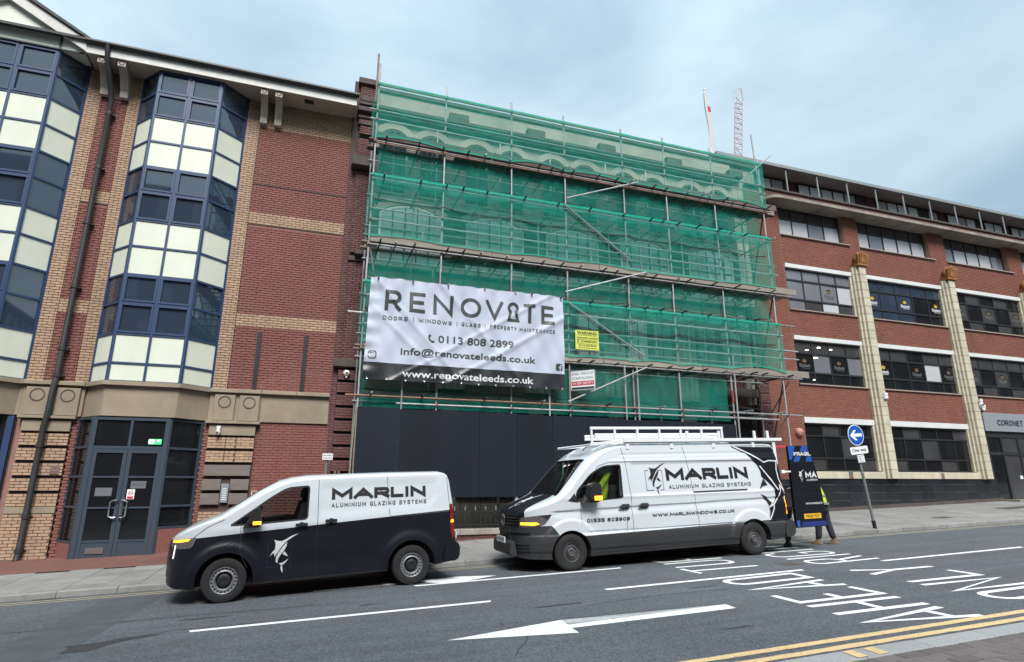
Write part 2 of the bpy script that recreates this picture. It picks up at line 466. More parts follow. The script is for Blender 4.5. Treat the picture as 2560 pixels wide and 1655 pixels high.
# ------------------------------------------------------------ mesh helpers
class MB:
    def __init__(s):
        s.v, s.f, s.m = [], [], []
    def add(s, vs, fs, m=0):
        o = len(s.v)
        s.v += [tuple(p) for p in vs]
        for f in fs:
            s.f.append([i + o for i in f])
            s.m.append(m)
        return s
    def hexa(s, p, m=0):            # 8 points: bottom 4 ccw, top 4 ccw
        return s.add(p, [(3, 2, 1, 0), (4, 5, 6, 7), (0, 1, 5, 4), (1, 2, 6, 5), (2, 3, 7, 6), (3, 0, 4, 7)], m)
    def box(s, x0, x1, y0, y1, z0, z1, m=0):
        return s.hexa([(x0, y0, z0), (x1, y0, z0), (x1, y1, z0), (x0, y1, z0), (x0, y0, z1), (x1, y0, z1), (x1, y1, z1), (x0, y1, z1)], m)
    def bbox(s, x0, x1, y0, y1, z0, z1, b, m=0):   # box whose front (-y) face is bevelled
        p = [(x0, y1, z0), (x1, y1, z0), (x1, y1, z1), (x0, y1, z1), (x0, y0 + b, z0), (x1, y0 + b, z0), (x1, y0 + b, z1), (x0, y0 + b, z1),
             (x0 + b, y0, z0 + b), (x1 - b, y0, z0 + b), (x1 - b, y0, z1 - b), (x0 + b, y0, z1 - b)]
        return s.add(p, [(3, 2, 1, 0), (0, 1, 5, 4), (1, 2, 6, 5), (2, 3, 7, 6), (3, 0, 4, 7), (4, 5, 9, 8), (5, 6, 10, 9), (6, 7, 11, 10), (7, 4, 8, 11), (8, 9, 10, 11)], m)
    def facet(s, p, q, u0, u1, d0, d1, z0, z1, m=0):   # box standing on a plan line p->q; d = depth inwards from the line
        p, q = Vector((p[0], p[1])), Vector((q[0], q[1]))
        t = (q - p).normalized()
        n = Vector((-t.y, t.x))
        a = [p + t * u + n * d for u, d in ((u0, d0), (u1, d0), (u1, d1), (u0, d1))]
        return s.hexa([(k.x, k.y, z0) for k in a] + [(k.x, k.y, z1) for k in a], m)
    def prism(s, pts, a0, a1, axis='y', m=0):       # polygon extruded along an axis
        n = len(pts)
        def P(u, w, a):
            return (u, a, w) if axis == 'y' else ((a, u, w) if axis == 'x' else (u, w, a))
        vs = [P(u, w, a0) for u, w in pts] + [P(u, w, a1) for u, w in pts]
        fs = [tuple(range(n)), tuple(range(2 * n - 1, n - 1, -1))] + [(i, i + n, (i + 1) % n + n, (i + 1) % n) for i in range(n)]
        return s.add(vs, fs, m)
    def tube(s, a, b, r, n=8, m=0, r2=None, cap=True):
        a, b = Vector(a), Vector(b)
        d = (b - a).normalized()
        u = d.orthogonal().normalized()
        w = d.cross(u)
        r2 = r if r2 is None else r2
        vs = [a + (u * math.cos(2 * PI * i / n) + w * math.sin(2 * PI * i / n)) * r for i in range(n)]
        vs += [b + (u * math.cos(2 * PI * i / n) + w * math.sin(2 * PI * i / n)) * r2 for i in range(n)]
        fs = [(i, (i + 1) % n, (i + 1) % n + n, i + n) for i in range(n)]
        if cap:
            fs += [tuple(range(n - 1, -1, -1)), tuple(range(n, 2 * n))]
        return s.add(vs, fs, m)
    def path(s, pts, r, n=8, m=0):
        pts = [Vector(p) for p in pts]
        k = len(pts)
        u = None
        rings = []
        for i in range(k):
            d = (pts[min(i + 1, k - 1)] - pts[max(i - 1, 0)]).normalized()
            u = d.orthogonal().normalized() if u is None else (u - d * u.dot(d)).normalized()
            w = d.cross(u)
            rings.append([pts[i] + (u * math.cos(2 * PI * j / n) + w * math.sin(2 * PI * j / n)) * r for j in range(n)])
        vs = [p for rg in rings for p in rg]
        fs = [(i * n + j, i * n + (j + 1) % n, (i + 1) * n + (j + 1) % n, (i + 1) * n + j) for i in range(k - 1) for j in range(n)]
        fs += [tuple(range(n - 1, -1, -1)), tuple(range((k - 1) * n, k * n))]
        return s.add(vs, fs, m)
    def lathe(s, prof, c, axis='z', n=24, m=0):
        c = Vector(c)
        ax = {'x': (Vector((0, 1, 0)), Vector((0, 0, 1)), Vector((1, 0, 0))), 'y': (Vector((0, 0, 1)), Vector((1, 0, 0)), Vector((0, 1, 0))),
              'z': (Vector((1, 0, 0)), Vector((0, 1, 0)), Vector((0, 0, 1)))}[axis]
        vs, fs = [], []
        for r, h in prof:
            for i in range(n):
                a = 2 * PI * i / n
                vs.append(c + ax[0] * (r * math.cos(a)) + ax[1] * (r * math.sin(a)) + ax[2] * h)
        for j in range(len(prof) - 1):
            for i in range(n):
                fs.append((j * n + i, j * n + (i + 1) % n, (j + 1) * n + (i + 1) % n, (j + 1) * n + i))
        return s.add(vs, fs, m)
    def mesh(s, name, mats, smooth=False):
        me = bpy.data.meshes.new(name)
        me.from_pydata(s.v, [], s.f)
        for mm in (mats if isinstance(mats, (list, tuple)) else [mats]):
            me.materials.append(M[mm] if isinstance(mm, str) else mm)
        if any(s.m):
            me.polygons.foreach_set('material_index', s.m)
        if smooth:
            me.polygons.foreach_set('use_smooth', [True] * len(me.polygons))
            try:
                me.set_sharp_from_angle(angle=R(38))
            except Exception:
                pass
        me.update()
        return me

LOCAL = set()
def link(name, data, parent=None, loc=None):
    o = bpy.data.objects.new(name, data)
    COL.objects.link(o)
    if parent is not None:
        o.parent = parent
    p = Vector(loc) if loc is not None else Vector((0, 0, 0))
    if parent is not None and parent.type == 'EMPTY' and parent.name not in LOCAL:
        p = p - parent.location
    o.location = p
    return o
def part(name, mb, mats, parent=None, smooth=False, loc=None, kind=None):
    o = link(name, mb.mesh(name, mats, smooth), parent, loc)
    if kind:
        o['kind'] = kind
    return o
def tag(o, label, cat, group=None):
    o['label'] = label
    o['category'] = cat
    if group:
        o['group'] = group
    return o
def thing(name, label, cat, loc, group=None, rot=None, local=False):
    o = bpy.data.objects.new(name, None)
    COL.objects.link(o)
    o.empty_display_size = 0.2
    o.location = loc
    if rot:
        o.rotation_euler = rot
    if local:
        LOCAL.add(o.name)
    return tag(o, label, cat, group)
def structure(name, mb, mats, smooth=False):
    o = part(name, mb, mats, None, smooth)
    o['kind'] = 'structure'
    return o

# ---- lettering: font meshes and a plain stroke alphabet, both laid on any surface map (u, v, off) -> point
def tri_mesh(bm):
    bm.verts.ensure_lookup_table()
    return [tuple(v.co) for v in bm.verts], [[v.index for v in f.verts] for f in bm.faces]
_fcache = {}
def font_geo(text, bold=0.0, cell=None, spacing=1.0):
    key = (text, bold, spacing)
    if key not in _fcache:
        cu = bpy.data.curves.new('lettering', 'FONT')
        cu.body = text
        cu.size = 1
        cu.offset = bold
        cu.space_character = spacing
        cu.resolution_u = 3
        ob = bpy.data.objects.new('lettering', cu)
        me = bpy.data.meshes.new_from_object(ob)
        vs = [tuple(v.co) for v in me.vertices]
        fs = [list(p.vertices) for p in me.polygons]
        bpy.data.objects.remove(ob)
        bpy.data.curves.remove(cu)
        bpy.data.meshes.remove(me)
        _fcache[key] = (vs, fs)
    return _fcache[key]
def cut_grid(vs, fs, step):
    bm = bmesh.new()
    bv = [bm.verts.new((p[0], p[1], 0)) for p in vs]
    for f in fs:
        try:
            bm.faces.new([bv[i] for i in f])
        except ValueError:
            pass
    for ax in (0, 1):
        lo, hi = min(p[ax] for p in vs), max(p[ax] for p in vs)
        k = math.ceil(lo / step)
        while k * step < hi:
            co = [0, 0, 0]
            no = [0, 0, 0]
            co[ax] = k * step
            no[ax] = 1
            bmesh.ops.bisect_plane(bm, geom=bm.verts[:] + bm.edges[:] + bm.faces[:], plane_co=co, plane_no=no, dist=1e-6)
            k += 1
    bm.verts.index_update()
    out = tri_mesh(bm)
    bm.free()
    return out
def text_to(mb, text, x0, x1, z0, z1, smap, off=0.004, bold=0.0, step=None, m=0, spacing=1.0):
    vs, fs = font_geo(text, bold, spacing=spacing)
    ax, bx = min(p[0] for p in vs), max(p[0] for p in vs)
    az, bz = min(p[1] for p in vs), max(p[1] for p in vs)
    q = [(x0 + (p[0] - ax) / (bx - ax) * (x1 - x0), z0 + (p[1] - az) / (bz - az) * (z1 - z0)) for p in vs]
    if step:
        q, fs = cut_grid(q, fs, step)
    mb.add([smap(p[0], p[1], off) for p in q], fs, m)

K = 0.5
GL = {
 'A': [[(0, 0), (.5, 1), (1, 0)], [(.2, .34), (.8, .34)]], 'B': [[(0, .52), (0, 1), (.92, 1, K), (.92, .52, K), (0, .52)], [(0, .52), (0, 0), (1, 0, K), (1, .52, K), (.3, .52)]],
 'C': [[(1, .84), (1, 1, K), (0, 1, K), (0, 0, K), (1, 0, K), (1, .16)]], 'D': [[(0, 0), (0, 1), (1, 1, K), (1, 0, K), 'c']],
 'E': [[(1, 1), (0, 1), (0, 0), (1, 0)], [(0, .5), (.9, .5)]], 'F': [[(1, 1), (0, 1), (0, 0)], [(0, .5), (.9, .5)]],
 'G': [[(1, .86), (1, 1, K), (0, 1, K), (0, 0, K), (1, 0, K), (1, .42), (.6, .42)]], 'H': [[(0, 0), (0, 1)], [(1, 0), (1, 1)], [(0, .5), (1, .5)]],
 'I': [[(.5, 0), (.5, 1)]], 'K': [[(0, 0), (0, 1)], [(1, 1), (.08, .5), (1, 0)]], 'L': [[(0, 1), (0, 0), (1, 0)]],
 'M': [[(0, 0), (0, 1), (.5, .25), (1, 1), (1, 0)]], 'N': [[(0, 0), (0, 1), (1, 0), (1, 1)]], 'O': [[(0, 0, K), (0, 1, K), (1, 1, K), (1, 0, K), 'c']],
 'P': [[(0, 0), (0, 1), (1, 1, K), (1, .42, K), (0, .42)]], 'R': [[(0, 0), (0, 1), (1, 1, K), (1, .42, K), (0, .42)], [(.5, .42), (1, 0)]],
 'S': [[(.96, .86), (.96, 1, K), (.02, 1, K), (.02, .54, K), (1, .47, K), (1, 0, K), (0, 0, K), (0, .14)]], 'T': [[(0, 1), (1, 1)], [(.5, 0), (.5, 1)]],
 'U': [[(0, 1), (0, 0, K), (1, 0, K), (1, 1)]], 'V': [[(0, 1), (.5, 0), (1, 1)]], 'W': [[(0, 1), (.26, 0), (.5, .85), (.74, 0), (1, 1)]],
 'X': [[(0, 1), (1, 0)], [(0, 0), (1, 1)]], 'Y': [[(0, 1), (.5, .48), (1, 1)], [(.5, .48), (.5, 0)]], 'Z': [[(0, 1), (1, 1), (0, 0), (1, 0)]],
 '0': [[(0, 0, K), (0, 1, K), (1, 1, K), (1, 0, K), 'c']], '1': [[(.15, .8), (.55, 1), (.55, 0)], [(.1, 0), (1, 0)]],
 '2': [[(0, .75), (0, 1, K), (1, 1, K), (1, .5, .2), (0, .35, .2), (0, 0), (1, 0)]], '3': [[(0, 1), (1, 1, K), (1, .52, K), (.25, .52)], [(.25, .52), (1, .52, K), (1, 0, K), (0, 0)]],
 '4': [[(.8, 0), (.8, 1), (0, .3), (1, .3)]], '5': [[(1, 1), (0, 1), (0, .55), (1, .55, K), (1, 0, K), (0, 0)]],
 '6': [[(1, 1), (0, 1, K), (0, 0, K), (1, 0, K), (1, .55, K), (0, .55)]], '8': [[(0, .52, K), (0, 1, K), (1, 1, K), (1, .52, K), 'c'], [(0, 0, K), (0, .52, K), (1, .52, K), (1, 0, K), 'c']],
 '9': [[(0, 0), (1, 0, K), (1, 1, K), (0, 1, K), (0, .45, K), (1, .45)]], '.': [[(.5, 0), (.5, .02)]],
}
def fillet(pts, rmax):
    closed = pts[-1] == 'c'
    p = [q for q in pts if q != 'c']
    n = len(p)
    out = []
    for i, q in enumerate(p):
        r = q[2] if len(q) > 2 else 0
        if r == 0 or (not closed and i in (0, n - 1)):
            out.append(Vector(q[:2]))
            continue
        a, b, c = Vector(p[i - 1][:2]), Vector(q[:2]), Vector(p[(i + 1) % n][:2])
        d = min(r * rmax * 2, (a - b).length / 2, (c - b).length / 2)
        s, e = b + (a - b).normalized() * d, b + (c - b).normalized() * d
        for k in range(7):
            t = k / 6
            w = t * PI / 2
            out.append(b + (s - b) * (1 - math.sin(w)) + (e - b) * (1 - math.cos(w)))
    return out, closed
def ribbon(mb, pts, w, smap, off, closed=False, m=0):
    q = []
    for p in pts:
        if not q or (p - q[-1]).length > 1e-5:
            q.append(p)
    if closed and (q[0] - q[-1]).length < 1e-5:
        q.pop()
    n = len(q)
    Lf, Rt = [], []
    for i in range(n):
        d0 = (q[i] - q[i - 1]).normalized() if (closed or i) else None
        d1 = (q[(i + 1) % n] - q[i]).normalized() if (closed or i < n - 1) else None
        d0 = d0 or d1
        d1 = d1 or d0
        n0, n1 = Vector((-d0.y, d0.x)), Vector((-d1.y, d1.x))
        mt = (n0 + n1)
        if mt.length < 1e-4:
            mt = n0.copy()
        mt.normalize()
        mt *= min(2.2, 1 / max(0.2, mt.dot(n0))) * w / 2
        Lf.append(q[i] + mt)
        Rt.append(q[i] - mt)
    vs = [smap(p.x, p.y, off) for p in Lf] + [smap(p.x, p.y, off) for p in Rt]
    mb.add(vs, [(i, (i + 1) % n, (i + 1) % n + n, i + n) for i in range(n if closed else n - 1)], m)
def stroke_to(mb, text, x0, x1, z0, z1, smap, off=0.004, sw=0.16, gap=0.25, widths=None, m=0, lift=0.0004):
    """Fit text in a box: sw = stroke / height, gap = letter gap / height."""
    h = z1 - z0
    W = {'I': .22, '1': .55, '.': .25, ' ': .45, 'M': 1.25, 'W': 1.45, 'O': 1.1, 'T': .95, 'L': .85, 'E': .85, 'F': .85}
    if widths:
        W.update(widths)
    ws = [W.get(c, 1.0) for c in text]
    wtot = x1 - x0 - gap * h * (len(text) - 1)
    k = wtot / sum(ws)
    x = x0
    for c, w in zip(text, ws):
        cw = w * k
        if c in GL:
            s = sw * h
            for j, pl in enumerate(GL[c]):
                pts = [q if q == 'c' else ((x + s / 2 + q[0] * (cw - s), z0 + s / 2 + q[1] * (h - s)) + tuple(q[2:])) for q in pl]
                pts, cl = fillet(pts, min(cw - s, h - s))
                ends = not cl
                if ends:      # run open strokes out to the box edge
                    a = (pts[0] - pts[1]).normalized() * s / 2
                    b = (pts[-1] - pts[-2]).normalized() * s / 2
                    pts = [pts[0] + a] + pts[1:-1] + [pts[-1] + b]
                ribbon(mb, pts, s, smap, off + j * lift, cl, m)
        x += cw + gap * h
def poly_to(mb, pts, smap, off, m=0, step=None):
    bm = bmesh.new()
    f = bm.faces.new([bm.verts.new((p[0], p[1], 0)) for p in pts])
    bmesh.ops.triangulate(bm, faces=[f])
    bm.verts.index_update()
    vs, fs = tri_mesh(bm)
    bm.free()
    if step:
        vs, fs = cut_grid([(v[0], v[1]) for v in vs], fs, step)
    mb.add([smap(p[0], p[1], off) for p in vs], fs, m)
def wall_map(Y):
    return lambda u, v, off: (u, Y - off, v)
def disc_pts(cx, cz, r, n=24):
    return [(cx + r * math.cos(2 * PI * i / n), cz + r * math.sin(2 * PI * i / n)) for i in range(n)]

# ---- brickwork: the bricks that show largest are parts, the rest one part
def brick_rows(x0, x1, z0, z1, zo=0.0, course=0.075, pitch=0.225, ph=0.0):
    out = []
    k0 = round((z0 - zo) / course)
    k1 = max(k0 + 1, round((z1 - zo) / course))
    for k in range(k0, k1):
        za, zb = zo + k * course + 0.005, zo + (k + 1) * course - 0.005
        st = ph + (0.5 * pitch if k % 2 else 0)
        i = math.floor((x0 - st) / pitch)
        while st + i * pitch < x1:
            a, b = max(x0, st + i * pitch + 0.005), min(x1, st + (i + 1) * pitch - 0.005)
            if b - a > 0.035:
                out.append((a, b, za, zb))
            i += 1
    return out
_bm_cache = {}
def brick_mesh(w, h, mt):
    key = (round(w, 3), round(h, 3), mt)
    if key not in _bm_cache:
        mb = MB()
        mb.bbox(-w / 2, w / 2, 0, 0.03, -h / 2, h / 2, 0.004)
        _bm_cache[key] = mb.mesh('brick', mt)
    return _bm_cache[key]
def lay_bricks(root, items, n_single=300, visible=None):
    """items: (x0, x1, z0, z1, Y front, material)"""
    def key(it):
        x, z = (it[0] + it[1]) / 2, (it[2] + it[3]) / 2
        d = math.sqrt(x * x + it[4] ** 2 + (z - 1.8) ** 2)
        hid = 0 if (visible is None or visible(x, z)) else 100
        return d + hid - (it[1] - it[0]) * 4
    items = sorted(items, key=key)
    rnd = random.Random(5)
    for it in items[:n_single]:
        w, h = round((it[1] - it[0]) / 0.01) * 0.01, it[3] - it[2]
        link('brick', brick_mesh(w, h, it[5]), root, ((it[0] + it[1]) / 2, it[4] + rnd.uniform(-.002, .002), (it[2] + it[3]) / 2))
    by = {}
    for it in items[n_single:]:
        by.setdefault(it[5], []).append(it)
    for mt, L in by.items():
        mb = MB()
        for x0, x1, z0, z1, Y, _ in L:
            dy = rnd.uniform(-.002, .002)
            b = 0.004
            y0, y1 = Y + dy, Y + 0.022
            mb.add([(x0, y1, z0), (x1, y1, z0), (x1, y1, z1), (x0, y1, z1), (x0 + b, y0, z0 + b), (x1 - b, y0, z0 + b), (x1 - b, y0, z1 - b), (x0 + b, y0, z1 - b)],
                   [(0, 1, 5, 4), (1, 2, 6, 5), (2, 3, 7, 6), (3, 0, 4, 7), (4, 5, 6, 7)])
        part('brickwork', mb, mt, root, kind='stuff')

def one(name, m, parent, x0, x1, y0, y1, z0, z1, b=.008):
    mb = MB()
    mb.bbox(x0, x1, y0, y1, z0, z1, b)
    return part(name, mb, m, parent)
# ------------------------------------------------------------ ground, road, pavements
KY = 12.95
def pave(x, y):
    return SLOPE * x + 0.10 + 0.024 * (y - KY)
def sheet(name, x0, x1, y0, y1, zf, m, nx=1):
    mb = MB()
    mb.add([(x0, y0, zf(x0, y0)), (x1, y0, zf(x1, y0)), (x1, y1, zf(x1, y1)), (x0, y1, zf(x0, y1))], [(0, 1, 2, 3)])
    return structure(name, mb, m)
sheet('ground', -400, 900, -400, 900, lambda x, y: SLOPE * x - 0.06, 'earth')
road = sheet('road', -80, 140, 5.02, KY, lambda x, y: SLOPE * x, 'asphalt')
rmap = lambda u, v, off: (u, v, SLOPE * u + off)

def marking(name, pts, m='white_line', lift=0.004, step=None):
    mb = MB()
    poly_to(mb, pts, rmap, lift, step=step)
    return part(name, mb, m, road)
def strip(x0, x1, yc, w):
    return [(x0, yc - w / 2), (x1, yc - w / 2), (x1 + .04, yc + w / 2), (x0 - .03, yc + w / 2)]
for x0, x1, y in ((-1.22, 2.78, 9.12), (4.76, 8.78, 9.13), (10.9, 15.0, 9.22), (17.0, 21.0, 9.25), (2.0, 6.04, 11.0)):
    marking('lane_line', strip(x0, x1, y, 0.115))
for y, m, lab in ((5.42, 'yellow_line', 0), (5.19, 'yellow_line', 1)):
    mb = MB()
    x = -30.0
    rnd = random.Random(3 + lab)
    top, bot = [], []
    while x < 60:
        top.append((x, y + .055 + rnd.uniform(-.006, .006)))
        bot.append((x, y - .055 + rnd.uniform(-.006, .006)))
        x += .14 if -2 < x < 14 else 1.5
    n = len(top)
    mb.add([rmap(*p, .004) for p in bot + top], [(i, i + 1, i + 1 + n, i + n) for i in range(n - 1)])
    part('yellow_line', mb, m, road)
for y in (12.50, 12.68):
    mb = MB()
    mb.add([rmap(-40, y - .035, .004), rmap(60, y - .035, .004), rmap(60, y + .035, .004), rmap(-40, y + .035, .004)], [(0, 1, 2, 3)])
    part('yellow_line', mb, 'old_yellow', road)
marking('road_arrow', [(1.70, 7.24), (3.21, 6.89), (3.225, 7.13), (5.66, 7.13), (5.69, 7.38), (3.25, 7.29), (3.27, 7.56)])
mb = MB()
poly_to(mb, [(.3, 11.29), (2.13, 11.36), (2.45, 11.06), (2.85, 11.01), (3.6, 11.36), (2.87, 11.62), (2.5, 11.55), (2.1, 11.47), (.3, 11.40)], rmap, .0045)
part('road_arrow', mb, 'white_line', road)
# the words painted across the two lanes, read by a driver coming down the street
def road_word(segs_by_letter, w=0.10):
    for segs in segs_by_letter:
        mb = MB()
        for j, s in enumerate(segs):
            pts, cl = fillet(s, 1.0)
            ribbon(mb, pts, w, rmap, .004 + j * .0006, cl)
        part('road_letter', mb, 'white_line', road)
road_word([
    [[(7.98, 5.50), (6.50, 5.84), (7.98, 6.02)], [(7.62, 5.60), (7.62, 5.95)]],
    [[(6.5, 6.30), (8.04, 6.24)], [(6.55, 6.77), (8.1, 6.70)], [(7.3, 6.30), (7.33, 6.70)]],
    [[(6.67, 7.55), (6.65, 7.02), (8.13, 6.98), (8.15, 7.55)], [(7.40, 7.05), (7.42, 7.32)]],
    [[(8.28, 7.74), (6.75, 8.05), (8.28, 8.20)], [(7.92, 7.86), (7.92, 8.13)]],
    [[(6.83, 8.46, .1), (6.80, 8.9, .1), (8.32, 8.93), (8.30, 8.47), 'c']],
    [[(10.9, 5.93, .12), (9.18, 5.93, .12), (9.18, 6.38, .12), (10.9, 6.38, .12), 'c']],
    [[(10.75, 6.56), (9.18, 6.64), (10.75, 7.05), (9.2, 7.16)]],
    [[(9.27, 7.43), (10.80, 7.36), (10.85, 7.92)]],
    [[(9.40, 8.20), (10.14, 8.38), (9.44, 8.68)], [(10.14, 8.38), (11.0, 8.32)]],
], 0.115)
road_word([
    [[(7.0, 9.70), (6.98, 10.30)], [(7.0, 10.0), (8.47, 9.93)]],
    [[(7.0, 10.50), (8.42, 10.45, .12), (8.42, 10.95, .12), (7.05, 10.98)]],
    [[(8.6, 11.16), (7.1, 11.2, .1), (7.1, 11.6, .1), (7.85, 11.6, .1), (7.85, 11.18)], [(7.85, 11.4), (8.6, 11.62)]],
    [[(7.1, 11.85), (8.6, 11.83), (7.15, 12.28), (8.6, 12.25)]],
    [[(11.15, 9.53), (9.57, 9.50, .1), (9.6, 9.97, .1), (10.35, 9.93, .1), (10.33, 9.53)], [(10.33, 9.75), (11.15, 9.95)]],
    [[(9.54, 10.29), (11.2, 10.26)]],
    [[(9.95, 11.10), (9.62, 11.05, .1), (9.65, 10.58, .1), (11.12, 10.50, .1), (11.12, 10.95, .1), (10.55, 10.97), (10.55, 10.78)]],
    [[(9.7, 11.30), (11.2, 11.25)], [(9.7, 11.72), (11.2, 11.68)], [(10.45, 11.27), (10.45, 11.70)]],
    [[(9.7, 11.92), (9.7, 12.36)], [(9.7, 12.14), (11.2, 12.12)]],
], 0.095)
mb = MB()
poly_to(mb, [(-2.5, 8.62), (-2.2, 8.6), (-1.98, 8.92), (-1.55, 9.13), (-1.9, 9.16), (-2.25, 9.0), (-2.55, 8.98), (-2.45, 8.85)], rmap, .003)
part('tar_patch', mb, 'patch', road)
for cx, cy, s in ((-1.2, 9.9, .5), (1.1, 9.75, .3), (6.2, 8.6, .35), (3.6, 8.4, .5), (5.0, 6.3, .3)):
    mb = MB()
    rnd = random.Random(int(cx * 10))
    poly_to(mb, [(cx + s * math.cos(a) * rnd.uniform(.5, 1), cy + .10 * s * math.sin(a) * rnd.uniform(.5, 1)) for a in [2 * PI * i / 12 for i in range(12)]], rmap, .003)
    part('tar_patch', mb, 'patch', road)

def crack(pts, w):
    mb = MB()
    rnd = random.Random(int(pts[0][0] * 31))
    q = []
    for a, b in zip(pts, pts[1:]):
        a, b = Vector(a), Vector(b)
        n = max(2, int((b - a).length / .12))
        for i in range(n):
            p = a.lerp(b, i / n)
            q.append(Vector((p.x + rnd.uniform(-.02, .02), p.y + rnd.uniform(-.02, .02))))
    ribbon(mb, q, w, rmap, .0025)
    part('road_crack', mb, 'patch', road)
for pts, w in (([(-2.2, 9.0), (-1.4, 9.3), (-.2, 9.2)], .014), ([(3.9, 8.2), (5.2, 8.35), (6.6, 8.3)], .012), ([(-6, 7.5), (-3.8, 7.6), (-2.5, 7.9)], .012), ([(2.2, 6.3), (2.6, 7.0), (2.5, 7.9)], .010), ([(-4, 10.1), (-2.0, 10.2), (.5, 10.1)], .02), ([(11.5, 8.9), (14, 8.95), (17, 8.9)], .014)):
    crack(pts, w)
# a cut and refilled trench strip across the near lane, and an iron cover
mb = MB()
mb.add([rmap(a, b, .002) for a, b in ((-3.6, 5.6), (-2.7, 5.6), (-2.1, 12.3), (-3.0, 12.3))], [(0, 1, 2, 3)])
part('trench_repair', mb, 'trench', road)
mb = MB()
mb.add([rmap(a, b, .003) for a, b in ((8.9, 9.6), (9.35, 9.6), (9.35, 9.98), (8.9, 9.98))], [(0, 1, 2, 3)])
part('iron_cover', mb, 'dark_stone', road)
gl = MB()
for i in range(7):
    gl.add([rmap(-4.2 + i * .06 + dx, y, .004) for dx, y in ((0, 12.78), (.03, 12.78), (.03, 12.92), (0, 12.92))], [(0, 1, 2, 3)])
part('drain_grate', gl, 'iron', road, kind='stuff')
# kerbs
kerb = MB()
kerb.add([(-80, KY, SLOPE * -80 - .1), (140, KY, SLOPE * 140 - .1), (140, KY + .02, SLOPE * 140 + .06), (-80, KY + .02, SLOPE * -80 + .06)], [(0, 1, 2, 3)])
far_kerb = structure('kerb', kerb, 'slab_joint')
def sloped_box(w, d, h, drop, b=0.008, sy=0.0):
    mb = MB()
    z = lambda x, y: SLOPE * x + sy * y
    p = [(-w / 2, 0), (w / 2, 0), (w / 2, d), (-w / 2, d)]
    q = [(-w / 2 + b, b), (w / 2 - b, b), (w / 2 - b, d - b), (-w / 2 + b, d - b)]
    mb.add([(x, y, z(x, y) - drop) for x, y in p] + [(x, y, z(x, y) + h - b) for x, y in p] + [(x, y, z(x, y) + h) for x, y in q],
           [(0, 1, 5, 4), (1, 2, 6, 5), (2, 3, 7, 6), (3, 0, 4, 7), (4, 5, 9, 8), (5, 6, 10, 9), (6, 7, 11, 10), (7, 4, 8, 11), (8, 9, 10, 11)])
    return mb
ks = sloped_box(0.905, 0.16, 0.0, 0.14, 0.012).mesh('kerb_stone', 'kerb')
for i in range(-11, 34):
    x = i * 0.915 + .2
    link('kerb_stone', ks, far_kerb, (x, KY, pave(x, KY) + random.uniform(-.004, .004)))
# far pavement
pv = MB()
pv.add([(x, y, pave(x, y) - .012) for x, y in ((-80, KY + .1), (140, KY + .1), (140, 26), (-80, 26))], [(0, 1, 2, 3)])
pavement = structure('pavement', pv, 'slab_joint')
sl = sloped_box(0.594, 0.894, 0.0, 0.02, 0.005, 0.024).mesh('paving_slab', 'slab')
sl2 = sloped_box(0.594, 0.444, 0.0, 0.02, 0.005, 0.024).mesh('paving_slab', 'slab')
spots = []
for i in range(-20, 62):
    x = i * 0.6
    y0 = KY + .17
    rows = 3 if x < 0.3 else 5
    y = y0
    first = i % 2 == 0
    while y < (15.35 if x < 0.3 else 18.0):
        spots.append((x, y, first))
        y += 0.45 if first else 0.9
        first = False
spots.sort(key=lambda s: abs(s[0] - 5) + s[1] * .2)
for x, y, half in spots[:300]:
    link('paving_slab', sl2 if half else sl, pavement, (x, y, pave(x, y) + random.uniform(-.003, .003)))
rest = MB()
for x, y, half in spots[300:]:
    d = .444 if half else .894
    rest.add([(a, b, pave(a, b)) for a, b in ((x - .297, y), (x + .297, y), (x + .297, y + d), (x - .297, y + d))], [(0, 1, 2, 3)])
part('slab_paving', rest, 'slab', pavement, kind='stuff')
rp = MB()
rp.add([(x, y, pave(x, y) + .004) for x, y in ((-40, 15.5), (0.3, 15.5), (0.3, 19), (-40, 19))], [(0, 1, 2, 3)])
part('red_strip', rp, 'red_paving', pavement)
cover = MB()
cover.add([(x, y, pave(x, y) + .005) for x, y in ((24.4, 15.2), (27.2, 15.3), (27.3, 15.9), (24.6, 15.8))], [(0, 1, 2, 3)])
cover.add([(x, y, pave(x, y) + .005) for x, y in ((19.5, 14.15), (20.1, 14.15), (20.1, 14.5), (19.5, 14.5))], [(0, 1, 2, 3)])
part('manhole_cover', cover, 'dark_stone', pavement)
# near pavement with block pavers and a flush granite kerb
NZ = lambda x, y: SLOPE * x + .03
npv = MB()
npv.add([(x, y, NZ(x, y) - .012) for x, y in ((-80, -400), (140, -400), (140, 5.02), (-80, 5.02))], [(0, 1, 2, 3)])
near = structure('near_pavement', npv, 'slab_joint')
gk = sloped_box(0.892, 0.262, 0.0, 0.05, 0.01).mesh('kerb_stone', 'granite')
for i in range(-8, 24):
    x = i * 0.9 + .3
    link('kerb_stone', gk, near, (x, 4.755, NZ(x, 0) + random.uniform(-.002, .002)))
bp = sloped_box(0.292, 0.142, 0.0, 0.02, 0.006).mesh('paver', 'paver')
cand = []
for j in range(40):
    y = 4.745 - .15 * (j + 1)
    for i in range(-20, 60):
        cand.append((i * .3 + (.15 if j % 2 else 0), y))
cand.sort(key=lambda p: (p[0] - 6.4) ** 2 * .35 + (p[1] - 4.6) ** 2 * 3)
for x, y in cand[:300]:
    link('paver', bp, near, (x, y, NZ(x, 0) + random.uniform(-.003, .002)))
mb = MB()
for x, y in cand[300:]:
    mb.add([(a, b, NZ(a, b)) for a, b in ((x - .146, y), (x + .146, y), (x + .146, y + .142), (x - .146, y + .142))], [(0, 1, 2, 3)])
part('block_paving', mb, 'paver', near, kind='stuff')
